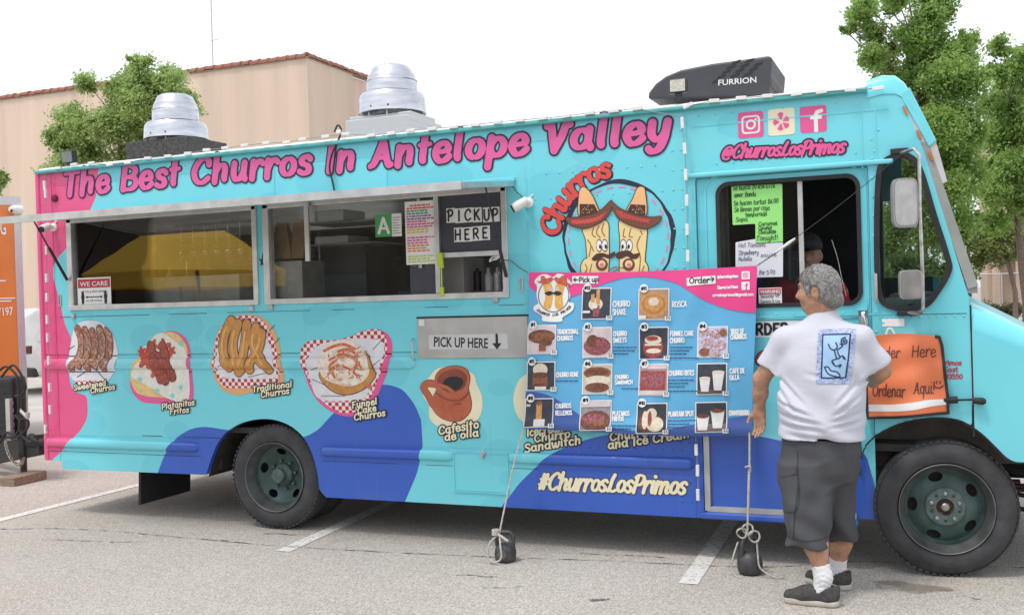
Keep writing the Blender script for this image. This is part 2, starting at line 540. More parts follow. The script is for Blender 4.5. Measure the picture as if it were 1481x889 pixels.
def write(fd, s, org, xh, r, slant=0.0, dirv=(1, 0), gap=0.0, sx=1.0, contrast=0.25, fit=None, arc=None, wob=0.0, plain=False):
    # strokes of text s into field fd; org = baseline start, xh = x-height (m), r = stroke radius (m)
    dx, dz = dirv
    L = math.hypot(dx, dz); dx /= L; dz /= L
    tl = text_len(s, gap)*xh
    k = (fit/tl if fit else sx)
    q = random.Random(len(s))
    x = 0.0
    for ch in s:
        adv, strokes = GL[ch]
        jz = q.uniform(-wob, wob)
        for st in strokes:
            if plain and ch in 'ahnudlitm' and len(st) > 3 and st[-1][1] < .2:
                k_ = len(st)-1
                while k_ > 1 and st[k_-1][1] < .16: k_ -= 1
                st = st[:k_+1]
            pts, rr = [], []
            for i, (a, b) in enumerate(st):
                lx = (x+a*xh*k+(b*xh)*slant); lz = b*xh+jz
                if arc:
                    cx, cz, rad, a0, sg = arc       # text along a circle, clockwise from angle a0
                    t = a0-lx/rad
                    pts.append((cx+(rad+lz)*math.cos(t), cz+(rad+lz)*math.sin(t)))
                else:
                    pts.append((org[0]+lx*dx-lz*dz, org[1]+lx*dz+lz*dx))
            for i in range(len(st)):
                a, b = st[max(i-1, 0)], st[min(i+1, len(st)-1)]
                l = math.hypot(b[0]-a[0], b[1]-a[1])+1e-9
                rr.append(r*(1-contrast+contrast*abs(b[1]-a[1])/l) if len(st) > 1 else r*1.1)
            fd.stroke(pts, rr, pad=max(0.02, r*2.5))
        x += (adv+gap)*xh*k
    return x
def sans(body, size=1.0, bold=0.0, align='LEFT'):
    # Blender's own letter shapes as flat triangles: returns verts (x, z), faces, width
    cu = bpy.data.curves.new('tmp_text', 'FONT')
    cu.body = body
    cu.size = size
    cu.offset = bold
    cu.align_x = align
    cu.resolution_u = 3
    ob = bpy.data.objects.new('tmp_text', cu)
    COL.objects.link(ob)
    dg = bpy.context.evaluated_depsgraph_get()
    dg.update()
    me = bpy.data.meshes.new_from_object(ob.evaluated_get(dg))
    vs = [(v.co.x, v.co.y) for v in me.vertices]
    fs = [tuple(p.vertices) for p in me.polygons]
    bpy.data.objects.remove(ob)
    bpy.data.curves.remove(cu)
    bpy.data.meshes.remove(me)
    return vs, fs
def put_sans(mb, body, p0, p1, cap, y, mi=0, bold=0.0, mapf=None):
    # fit text between the two (x, z) points with capital height cap
    vs, fs = sans(body, 1.0, bold)
    a = np.array(vs)
    x0, x1 = a[:,0].min(), a[:,0].max(); zt = a[:,1].max(); zb = min(0.0, a[:,1].min()) if False else 0.0
    L = math.hypot(p1[0]-p0[0], p1[1]-p0[1]); dx, dz = (p1[0]-p0[0])/L, (p1[1]-p0[1])/L
    out = []
    for x, z in vs:
        lx = (x-x0)/(x1-x0)*L; lz = z/0.73*cap
        q = (p0[0]+lx*dx-lz*dz, p0[1]+lx*dz+lz*dx)
        out.append(mapf(q[0], q[1], y) if mapf else (q[0], y, q[1]))
    mb.add(out, fs, mi)
    return mb
# ================================================================== THE FOOD TRUCK (side plane at y = 0, rear wheel at x = 0)
W_BASE, TYRE_R, BW = 4.52, 0.386, 2.22
truck = thing('food_truck', (0, 0, 0), 'turquoise, pink and blue churro food truck with painted lettering parked across the bays', 'food truck')

# ---- paint: turquoise with a pink tail, blue blobs along the skirt and faint tone-on-tone waves
def curve_node(t, pts, lo, hi, vlo, vhi, inp):
    # value = f(inp) through the given (inp, value) points
    a = t.nodes.new('ShaderNodeMapRange'); a.inputs['From Min'].default_value = lo; a.inputs['From Max'].default_value = hi
    t.links.new(inp, a.inputs['Value'])
    c = t.nodes.new('ShaderNodeFloatCurve')
    cm = c.mapping.curves[0]
    P = sorted([((q-lo)/(hi-lo), (v-vlo)/(vhi-vlo)) for q, v in pts])
    cm.points[0].location = P[0]; cm.points[1].location = P[-1]
    for q in P[1:-1]:
        cm.points.new(*q)
    for q in cm.points:
        q.handle_type = 'AUTO_CLAMPED'
    c.mapping.update()
    t.links.new(a.outputs[0], c.inputs['Value'])
    b = t.nodes.new('ShaderNodeMapRange'); b.inputs['To Min'].default_value = vlo; b.inputs['To Max'].default_value = vhi
    t.links.new(c.outputs[0], b.inputs['Value'])
    return b.outputs[0]
def math_node(t, op, a, b=None):
    m = t.nodes.new('ShaderNodeMath'); m.operation = op
    for i, v in enumerate((a, b)):
        if v is None: continue
        if isinstance(v, (int, float)): m.inputs[i].default_value = v
        else: t.links.new(v, m.inputs[i])
    return m.outputs[0]
def mix_col(t, fac, a, b):
    m = t.nodes.new('ShaderNodeMix'); m.data_type = 'RGBA'
    t.links.new(fac, m.inputs['Factor'])
    for k, v in (('A', a), ('B', b)):
        i = [q for q in m.inputs if q.name == k and q.type == 'RGBA'][0]
        if isinstance(v, tuple): i.default_value = v + (1,)
        else: t.links.new(v, i)
    return [q for q in m.outputs if q.type == 'RGBA'][0]
TEAL, TEAL2 = (0.165, 0.635, 0.725), (0.145, 0.59, 0.69)
PINK, BLUE = (0.72, 0.085, 0.24), (0.030, 0.105, 0.49)
pink_pts = [S(*q)[::-1] for q in ((150,200),(143,240),(140.5,276),(132,300),(112,335),(94.6,361),(83.8,373.5),(77,395),(80,411),(86.5,435.7),(93,465),(104,500),(104,504),(99,531),(107,566),(121.6,570),(126.5,580),(127,596),(119,617.6),(108,631),(89,652.7),(75.7,665),(60,690))]
blue_pts = [(-2.3, 0.0)] + [S(*q) for q in ((222,692),(230,678),(237,660),(248,642),(265,626),(285,618),(297,617),(320,620),(345,624),(390,640),(437,632),(455,624),(475,605),(485,595),(520,573),(555,556),(575,560),(590,572),(602,590),(610,610),(613,625))]
bx, bz = S(616, 640); blue_pts += [(bx, 0.0), (S(715,740)[0], 0.05)] + [S(*q) for q in ((724,734),(735,720),(750,700),(770,680),(800,655),(830,642),(870,630),(900,626),(1010,626),(1060,628),(1100,632),(1130,638),(1243,650))]
blue_pts += [(4.3, 0.0), (5.0, 0.0)]
edge_pts = [S(*q)[::-1] for q in ((613,620),(613,635),(610,650),(604,680),(590,715),(585,727),(575,760))]
def make_paint():
    m = bpy.data.materials.new('truck_paint'); m.use_nodes = True
    t = m.node_tree; b = t.nodes['Principled BSDF']
    c = t.nodes.new('ShaderNodeTexCoord'); sp = t.nodes.new('ShaderNodeSeparateXYZ')
    t.links.new(c.outputs['Object'], sp.inputs[0])
    X, Z = sp.outputs['X'], sp.outputs['Z']
    vo = t.nodes.new('ShaderNodeTexVoronoi'); vo.inputs['Scale'].default_value = 1.0
    mp = t.nodes.new('ShaderNodeMapping'); mp.inputs['Scale'].default_value = (2.2, 0.0, 3.4)
    t.links.new(c.outputs['Object'], mp.inputs[0]); t.links.new(mp.outputs[0], vo.inputs['Vector'])
    wv = math_node(t, 'LESS_THAN', vo.outputs['Distance'], 0.40)
    col = mix_col(t, wv, TEAL, TEAL2)
    f1 = curve_node(t, blue_pts, -2.3, 5.0, -0.1, 1.2, X)
    f2 = curve_node(t, edge_pts, 0.0, 1.0, 0.5, 1.8, Z)
    blue = math_node(t, 'LESS_THAN', Z, f1)
    over = math_node(t, 'MULTIPLY', math_node(t, 'GREATER_THAN', X, f2), math_node(t, 'LESS_THAN', X, S(660,700)[0]))
    blue = math_node(t, 'MULTIPLY', blue, math_node(t, 'SUBTRACT', 1.0, over))
    col = mix_col(t, blue, col, BLUE)
    f3 = curve_node(t, pink_pts, 0.2, 3.0, -2.4, -1.4, Z)
    col = mix_col(t, math_node(t, 'LESS_THAN', X, f3), col, PINK)
    # dust and scuffs
    n = t.nodes.new('ShaderNodeTexNoise'); n.inputs['Scale'].default_value = 2.3; n.inputs['Detail'].default_value = 8
    t.links.new(c.outputs['Object'], n.inputs['Vector'])
    r = t.nodes.new('ShaderNodeValToRGB'); r.color_ramp.elements[0].position = .55; r.color_ramp.elements[1].position = .8
    r.color_ramp.elements[0].color = (0, 0, 0, 1); r.color_ramp.elements[1].color = (.10, .10, .10, 1)
    t.links.new(n.outputs[0], r.inputs[0])
    col = mix_col(t, r.outputs[0], col, (.42, .40, .37))
    mp2 = t.nodes.new('ShaderNodeMapping'); mp2.inputs['Scale'].default_value = (26, 1, 1.1)
    n3 = t.nodes.new('ShaderNodeTexNoise'); n3.inputs['Scale'].default_value = 1.0; n3.inputs['Detail'].default_value = 5
    t.links.new(c.outputs['Object'], mp2.inputs[0]); t.links.new(mp2.outputs[0], n3.inputs['Vector'])
    r3 = t.nodes.new('ShaderNodeValToRGB'); r3.color_ramp.elements[0].position = .60; r3.color_ramp.elements[1].position = .85
    r3.color_ramp.elements[0].color = (0, 0, 0, 1); r3.color_ramp.elements[1].color = (.20, .20, .20, 1)
    t.links.new(n3.outputs[0], r3.inputs[0])
    col = mix_col(t, r3.outputs[0], col, (.22, .21, .20))
    t.links.new(col, b.inputs['Base Color'])
    b.inputs['Roughness'].default_value = 0.30
    b.inputs['Coat Weight'].default_value = 0.25
    n2 = t.nodes.new('ShaderNodeTexNoise'); n2.inputs['Scale'].default_value = 1.7; n2.inputs['Detail'].default_value = 2
    t.links.new(c.outputs['Object'], n2.inputs['Vector'])
    bp = t.nodes.new('ShaderNodeBump'); bp.inputs['Strength'].default_value = .36; bp.inputs['Distance'].default_value = .05
    t.links.new(n2.outputs[0], bp.inputs['Height']); t.links.new(bp.outputs[0], b.inputs['Normal'])
    return m
PAINT = make_paint()
m_teal = mat('turquoise_paint', TEAL, .3, var=.05, vscale=2, coat=.25, bump=.05, bscale=3)
m_alu = mat('brushed_aluminium', (.62, .62, .61), .38, .85, var=.15, vscale=9, bump=.05, bscale=30)
m_aludull = mat('dull_aluminium', (.50, .50, .48), .55, .6, var=.2, vscale=7)
m_chrome = mat('chrome', (.75, .75, .75), .12, 1.0, var=.05)
m_steel = mat('stainless_steel', (.66, .65, .63), .38, .35, var=.2, vscale=3, stretch=(1, 1, 8))
m_rubber = mat('black_rubber', (.016, .016, .018), .65, var=.3, vscale=14, bump=.1, bscale=60)
m_tyre = mat('tyre_rubber', (.046, .047, .051), .78, var=.35, vscale=9, bump=.15, bscale=50)
m_black = mat('black_plastic', (.02, .02, .022), .45, var=.2)
m_under = mat('underbody_grime', (.028, .025, .022), .9, var=.4, vscale=8, bump=.3, bscale=20)
m_white = mat('white_plastic', (.74, .74, .72), .4, var=.06, vscale=12)
m_whiteroof = mat('white_roof_coat', (.70, .70, .68), .6, var=.1, vscale=5)
m_wheel = mat('green_grey_wheel_paint', (.045, .085, .08), .55, var=.35, vscale=10, bump=.12, bscale=40)
m_rust = mat('rusty_iron', (.10, .055, .035), .85, var=.4, vscale=30, bump=.3, bscale=50)
m_inside = mat('dark_interior_panel', (.50, .49, .46), .55, var=.25, vscale=3)
m_glass = glass('tinted_glass', (.90, .91, .89), .085)
m_glass2 = glass('clear_glass', (.80, .84, .84), .05)
m_paper = mat('white_paper', (.82, .82, .82), .8, var=.04, vscale=9)
m_ink = mat('black_ink', (.015, .015, .018), .6, var=.1)
m_navy = mat('navy_outline', (.02, .017, .04), .5, var=.1)

# ---- near side panel, cut out for arches, windows and the door
arch_r = catmull([S(*q) for q in ((297,690),(300,680),(305,664),(314,642),(328,624),(350,611),(378,605.5),(402,608),(424,618),(441,635),(453,660),(460,690),(462,707),(470,717),(472,726))], 3)
arch_f = [S(1240,790)] + catmull([S(*q) for q in ((1241,690),(1246,655),(1262,632),(1300,612),(1345,603.5),(1385,606),(1415,622),(1440,645),(1455,660),(1468,667),(1483,668))], 4) + [(5.1, .55), (5.1, .1)]
W1 = (S(104,440)[0], S(104,446)[1]+.012, S(372,436)[0], 2.375)
W2 = (S(388,435)[0], W1[1], S(733,425)[0], 2.375)
DW = (3.295, 1.555, 4.105, 2.295)           # window of the sliding door
quarter = catmull([S(*q) for q in ((1273,262),(1279,238),(1298,228),(1317,231),(1330,252),(1348,312),(1367,372),(1369,392),(1352,422),(1338,438),(1318,443),(1290,441),(1277,430),(1272,400),(1271,330))], 5, closed=True)
DOOR = (S(1006,300)[0], .30, S(1257,300)[0], S(1005,258)[1])
fs = Field(-2.26, .2, 4.75, 2.86, .0125)
A_TOP = S(1305,143); A_MID = S(1335,215); A_BOT = S(1402,432)
fs.poly([(-2.20, .44), (-2.035, .44), (-2.03, .375), (-.58, .383), (.30, .383), (.35, .263), (4.66, .263), (4.675, 1.0), A_BOT, A_MID, A_TOP, (A_TOP[0]-.06, 2.76), (-2.175, 2.76)])
fs.poly(arch_r + [(.40, .1), (-.66, .1)], op='s', pad=.2)
fs.poly(arch_f, op='s', pad=.2)
fs.rrect(*[W1[0], W1[1], W1[2], W1[3]], r=.01, op='s', pad=.1)
fs.rrect(*[W2[0], W2[1], W2[2], W2[3]], r=.01, op='s', pad=.1)
fs.rrect(*DOOR, r=.01, op='s', pad=.1)
fs.poly(quarter, op='s', pad=.1)
mb = MB(); fs.mesh(mb, 0, 0.0, .035)
side = mb.build('side_panel', PAINT, truck)

# sliding door, set back, with its rubber-edged window
fd = Field(DOOR[0]-.02, DOOR[1]-.02, DOOR[2]+.02, DOOR[3]+.02, .0125)
fd.rrect(DOOR[0]+.004, DOOR[1]+.004, DOOR[2]-.004, DOOR[3]-.004, .0)
fd.rrect(*DW, r=.07, op='s', pad=.2)
door = fd.mesh(MB(), 0, .028, .03).build('sliding_door', PAINT, truck)
fr = Field(DW[0]-.03, DW[1]-.03, DW[2]+.03, DW[3]+.03, .008)
fr.rrect(DW[0]-.012, DW[1]-.012, DW[2]+.012, DW[3]+.012, .08); fr.rrect(DW[0]+.012, DW[1]+.012, DW[2]-.012, DW[3]-.012, .06, op='s')
dwin = fr.mesh(MB(), 0, .018, .03).build('door_window_seal', m_rubber, truck)
xm = S(1156,300)[0]
MB().box(DW[0], xm, .045, .049, DW[1], DW[3]).build('pane', m_glass2, dwin)
MB().box(xm-.012, xm+.015, .036, .060, DW[1], DW[3]).build('sash_bar', m_aludull, dwin)
# raised lip above the door, step rail and track below
mb = MB(); mb.box(3.10, 4.30, -.022, .002, DOOR[3]+.002, DOOR[3]+.03); mb.build('drip_rail', PAINT, truck, bev=.008)
MB().box(DOOR[0]-.02, 4.06, -.02, .03, .262, .302).build('step_rail', PAINT, truck, bev=.01)
mb = MB(); mb.box(DOOR[0]+.02, 4.05, .004, .026, .304, .335); mb.build('door_track', m_aludull, truck)
MB().box(DOOR[0]+.006, DOOR[0]+.040, .002, .026, .31, S(1005,628)[1]+.4).build('door_edge_strip', m_aludull, truck)
# framed pressing around the door window
fp = Field(DW[0]-.12, DW[1]-.14, DW[2]+.12, DW[3]+.1, .01)
fp.rrect(DW[0]-.085, DW[1]-.085, DW[2]+.045, DW[3]+.055, .10); fp.rrect(DW[0]-.070, DW[1]-.070, DW[2]+.035, DW[3]+.045, .09, op='s')
fp.mesh(MB(), 0, .022, .008).build('door_pressing', PAINT, truck)

# ---- quarter window: black rubber, glass
fq = Field(4.1, 1.45, 4.7, 2.5, .008)
fq.poly(quarter, grow=.026)
g2 = Field(4.1, 1.45, 4.7, 2.5, .008); g2.poly(quarter, grow=-.004); fq.cut(g2)
qs = fq.mesh(MB(), 0, -.014, .04).build('quarter_window_seal', m_rubber, truck, )
fg = Field(4.1, 1.45, 4.7, 2.5, .01); fg.poly(quarter, grow=.004)
fg.mesh(MB(), 0, .012, .004, backface=True).build('pane', m_glass2, qs)

# ---- remaining shell: far side, rear, floor, roof, firewall
mb = MB(); mb.box(-2.19, 4.62, BW-.035, BW, .44, 1.45); mb.box(-2.19, 4.30, BW-.035, BW, 2.30, 2.76); mb.box(4.16, 4.55, BW-.035, BW, 1.45, 1.70); mb.box(-2.19, 4.16, BW-.035, BW, 1.45, 2.30)
mb.build('far_side_panel', m_teal, truck)
mb = MB(); mb.box(-2.20, -2.16, .035, BW-.035, .44, 2.76); mb.build('rear_panel', mat('pink_paint', PINK, .32, var=.05, coat=.25), truck)
mb = MB(); mb.box(-2.15, 4.5, .04, BW-.04, .70, .74); mb.build('floor', m_under, truck)
def roof_sec(x, dz=0.0, k=1.0):
    pts = [(-.005, 2.765), (-.005, 2.788), (.02, 2.802), (.07, 2.816), (.16, 2.830), (.45, 2.855), (1.11, 2.87)]
    pts = pts + [(BW-y, z) for y, z in reversed(pts)]
    return [(x, y, z+dz) for y, z in pts]
xs_ = (-2.18, -1, -.45, .45, 1.35, 2.1, 3.2, 4.17)
mb = MB(); V_ = [p for x in xs_ for p in roof_sec(x)]
mb.add(V_, [(i*14+j, i*14+j+1, (i+1)*14+j+1, (i+1)*14+j) for i in range(7) for j in range(13) if not (i in (2, 4) and j in (5, 6, 7))])  # roof faces left out for two added openings that light the kitchen
mb.build('roof', m_whiteroof, truck, smooth=50)
for xa, xb in ((-.45, .45), (1.35, 2.1)):
    MB().box(xa, xb, .45, BW-.45, 2.876, 2.880).build('added_skylight', glass('skylight_glass', (.92, .94, .94), .03), truck)  # unseen skylight, added only to let daylight into the kitchen
# rear roof edge
mb = MB().add(roof_sec(-2.18), [tuple(range(14))]); mb.build('roof_end', m_whiteroof, truck)
# turquoise rounded front cap and brow over the windscreen
cap = []
for x, dz, ins in ((4.165, .022, 0), (4.25, .045, 0), (4.32, .036, .004), (4.365, -.005, .012), (4.40, -.065, .02), (4.43, -.15, .03)):
    cap.append([(x, y+(ins if y < 1 else -ins)*(1 if z > 2.77 else 0), z+dz*(1 if z > 2.79 else .7)-(.055 if z < 2.77 else 0)) for _, y, z in roof_sec(x)])
mb = MB().loft(cap, closed=False, cap=False); mb.build('roof_cap', m_teal, truck, smooth=60)
BR = [S(1317,140), S(1324,131), S(1360,203), S(1352,209)]
hd_ = Field(4.2, 2.2, 4.75, 2.85, .006); hd_.poly([S(*q) for q in ((1303,145),(1319,140),(1355,209),(1370,262),(1355,268),(1334,214))]); hd_.mesh(MB(), 0, .006, .04).build('windscreen_header', mat('pale_header', (.55, .53, .54), .5, var=.12), truck)
rings = []
for y, k in ((-.004, 1), (.0, 1), (.04, 1), (1.11, 1), (BW, 1)):
    off = 0.0
    rings.append([(BR[0][0]-.06, y, BR[0][1]+.02), (BR[1][0]-.03+off, y, BR[1][1]+.02), (BR[2][0]-.02+off, y, BR[2][1]), (BR[3][0]-.03, y, BR[3][1]-.01)])
mb = MB().loft(rings); brow = mb.build('sun_visor', m_teal, truck, bev=.012)
for q in ((1309,160),(1329,195),(1346,226)):
    x, z = S(*q)
    f_ = Field(x-.06, z-.08, x+.06, z+.08, .004); f_.stroke([(x-.007, z+.020), (x+.008, z-.020)], .006)
    f_.mesh(MB(), 0, -.012, .014).build('marker_lamp', mat('amber_lens', (.55, .16, .03), .25, var=.1), truck)
# windscreen with grey surround
a, b = Vector((A_MID[0]-.022, 0, A_MID[1]+.03)), Vector((A_BOT[0]-.006, 0, A_BOT[1]+.055))
dn = (b-a).normalized(); nrm = Vector((dn.z, 0, -dn.x)); nrm = nrm if nrm.x > 0 else -nrm
mb = MB()
for t0, t1, y0, y1 in ((0, 1, 0.004, .085), (0, 1, BW-.08, BW-.02), (0, 1, 1.08, 1.14)):
    p0, p1 = a, b
    mb.add([p0+Vector((0,y0,0)), p1+Vector((0,y0,0)), p1+Vector((0,y1,0)), p0+Vector((0,y1,0)), p0+Vector((0,y0,0))+nrm*.05, p1+Vector((0,y0,0))+nrm*.055, p1+Vector((0,y1,0))+nrm*.055, p0+Vector((0,y1,0))+nrm*.05], [(0,3,2,1),(4,5,6,7),(0,1,5,4),(1,2,6,5),(2,3,7,6),(3,0,4,7)])
mb.bar(a+Vector((0,.02,0))+nrm*.02, a+Vector((0,BW-.03,0))+nrm*.02, .06, .06); mb.bar(b+Vector((0,.02,0))+nrm*.02, b+Vector((0,BW-.03,0))+nrm*.02, .06, .06)
ws = mb.build('windscreen_frame', mat('grey_gasket', (.30, .31, .30), .6, var=.15), truck)
mb = MB(); mb.add([a+nrm*.01+Vector((0,.04,0)), b+nrm*.01+Vector((0,.04,0)), b+nrm*.01+Vector((0,BW-.05,0)), a+nrm*.01+Vector((0,BW-.05,0))], [(0,1,2,3)])
mb.build('pane', m_glass2, ws)
mb = MB(); mb.add([a+nrm*.053+Vector((0,.03,0)), b+nrm*.058+Vector((0,.03,0)), b+nrm*.058+Vector((0,.036,0)), a+nrm*.053+Vector((0,.036,0))], [(0,1,2,3)])
mb.build('gasket_groove', m_rubber, ws)
# cowl under the windscreen
mb = MB(); mb.box(4.40, 4.70, .036, BW-.04, 1.38, 1.535); mb.build('cowl', m_teal, truck, bev=.02)
mb = MB(); mb.box(4.42, 4.66, .30, BW-.3, .74, 1.38); mb.build('firewall', m_inside, truck)

# ---- hood and fender
def hood_ring(x, zc, zt, dy=0.0):
    zb = zc-.055
    h = zt-zc
    left = [(dy, zb), (dy, zc-.04), (dy, zc-.02), (dy+.004, zc), (dy+.016, zc+h*.45), (dy+.05, zc+h*.72), (dy+.13, zc+h*.90), (dy+.35, zc+h), (1.11, zc+h+.03)]
    return [(x, y, z) for y, z in left + [(BW-y, z) for y, z in reversed(left[:-1])]]
fen = Field(4.66, .6, 5.9, 1.7, .0125)
mb = MB()
rings = [hood_ring(x, zc, zt) for x, zc, zt in ((4.682, 1.43, 1.555), (4.80, 1.375, 1.49), (4.95, 1.31, 1.405), (5.15, 1.215, 1.29), (5.4, 1.09, 1.15), (5.62, .96, 1.0))]
for ring in rings[1:3]:
    pass
mb.loft(rings, closed=False, cap=False)
hood = mb.build('hood', m_teal, truck, smooth=50)
x0 = 4.681
fen.poly([(x0, .30), (5.6, .30), (5.6, .94), (5.4, 1.06), (5.15, 1.185), (4.95, 1.28), (4.80, 1.345), (x0, 1.40)]); fen.poly(arch_f[:-2]+[(6.2, .64), (6.2, .1), (4.0, .1)], op='s', pad=.3)
fen.mesh(MB(), 0, -.003, .03).build('fender', m_teal, truck)
mb = MB(); mb.add([(x0-.005, -.0035, .80), (x0+.004, -.0035, .80), (x0+.004, -.0035, 1.53), (x0-.005, -.0035, 1.53)], [(0,1,2,3)]); mb.build('hood_gap', m_under, truck)
# rubber hood latch
l0, l1 = S(1362,578,-.03), S(1425,580,-.03)
mb = MB()
mb.tube([(l0[0], -.03, l0[1]), (l0[0]+.03, -.04, l0[1]), (S(1385,579,-.03)[0], -.035, l0[1]+.002)], [.014, .020, .020], 10)
mb.tube([(S(1384,579,-.03)[0], -.032, l0[1]), (S(1408,579,-.03)[0], -.032, l0[1]+.004)], .006, 8)
mb.tube([(S(1406,579,-.03)[0], -.032, l1[1]+.004), (l1[0]-.01, -.036, l1[1]), (l1[0], -.032, l1[1])], [.017, .020, .013], 10)
for xx in (S(1371,578,0)[0], S(1416,578,0)[0]):
    mb.box(xx-.015, xx+.015, -.03, -.002, l0[1]-.012, l0[1]+.012)
mb.build('hood_latch', m_rubber, truck, smooth=50)

# ---- wheel-arch linings
mb = MB()
ring0 = [(x, .036, z) for x, z in arch_r[:-1]]; ring1 = [(x, .75, z) for x, z in arch_r[:-1]]
mb.loft([ring0, ring1], closed=False, cap=False); mb.add([(-.62, .75, .30), (.42, .75, .30), (.42, .75, 1.0), (-.62, .75, 1.0)], [(0,1,2,3)])
mb.build('rear_arch_lining', m_under, truck, smooth=40)
mb = MB()
af = [p for p in arch_f[1:38]]
mb.loft([[(x, .034, z) for x, z in af], [(x, .30, z-.0) for x, z in af], [(x, .62, z) for x, z in af]], closed=False, cap=False)
mb.add([(4.16, .245, .58), (4.93, .245, .62), (4.93, .245, .95), (4.08, .245, .95)], [(0,1,2,3)])
mb.build('front_arch_lining', mat('dusty_arch_liner', (.15, .13, .115), .9, var=.3, vscale=5, bump=.2), truck, smooth=40)
fl = Field(3.9, .5, 5.1, 1.0, .0125); fl.poly(arch_f, grow=.0); fl2 = Field(3.9, .5, 5.1, 1.0, .0125); fl2.poly(arch_f, grow=-.010); fl.cut(fl2)
fl.mesh(MB(), 0, -.006, .03).build('arch_lip', m_rubber, truck)

# ---- chassis under the floor
mb = MB()
for y in (.72, 1.45):
    mb.box(-2.0, 5.4, y-.04, y+.04, .46, .66)
for x in (-1.6, -.7, .8, 2.0, 3.2, 4.0, 5.2):
    mb.box(x-.05, x+.05, .62, 1.56, .48, .60)
mb.tube([(0, .25, .386), (0, BW-.25, .386)], .075, 12); mb.lathe([(.08, -.17), (.19, -.1), (.21, 0), (.19, .1), (.08, .17)], (0, 1.11, .386), 'y', 16)
mb.tube([(W_BASE, .3, .33), (W_BASE, BW-.3, .33)], .05, 8)
mb.tube([(.0, 1.11, .42), (3.9, 1.11, .58)], .045, 10)
mb.build('chassis', m_under, truck)
mb = MB(); mb.box(1.0, 2.0, .15, .62, .34, .68); mb.build('fuel_tank', m_under, truck, bev=.05)
mb = MB(); mb.box(2.3, 2.9, .15, .6, .40, .68); mb.build('battery_box', m_under, truck, bev=.02)
mb = MB()
for k, z in enumerate((.30, .325, .35)):
    mb.bar((4.05+.05*k, .62, z+.1), (5.05-.05*k, .62, z+.1), .06, .018)
mb.build('leaf_spring', m_rust, truck)
mb = MB(); mb.tube([(4.12, .45, .62), (4.22, .42, .42)], .045, 10); mb.build('shock_absorber', mat('ochre_shock', (.30, .19, .05), .6, var=.3), truck)
# bumper irons in front of the wheel
mb = MB()
for z0_, z1_ in ((.64, .60), (.57, .53), (.44, .38), (.36, .32)):
    mb.tube([(4.86, .30, z0_), (5.05, .2, z0_-.01), (5.35, .2, z1_+.03)], .014, 6)
mb.tube([(5.05, .2, .66), (5.05, .2, .40)], .014, 6)
mb.build('bumper_bracket', m_under, truck)
MB().box(5.35, 5.5, -.02, BW+.02, .42, .62).build('bumper', m_black, truck, bev=.02)
# mud flaps behind the rear wheel
for q, y0 in enumerate((.10, 1.55)):
    fx0, fx1 = S(191,735,.1)[0], S(255,720,.1)[0]
    mb = MB(); mb.add([(-1.33, y0, .10), (-1.33, y0+.58, .10), (-1.31, y0+.58, .44), (-1.31, y0, .44), (-1.355, y0, .10), (-1.355, y0+.58, .10), (-1.335, y0+.58, .44), (-1.335, y0, .44)], [(0,1,2,3),(7,6,5,4),(0,4,5,1),(1,5,6,2),(2,6,7,3),(3,7,4,0)])
    mb.build('mud_flap', m_rubber, truck)
mb = MB(); mb.box(-.98, -.55, .12, .5, .40, .68); mb.build('tool_box', m_under, truck, bev=.01)

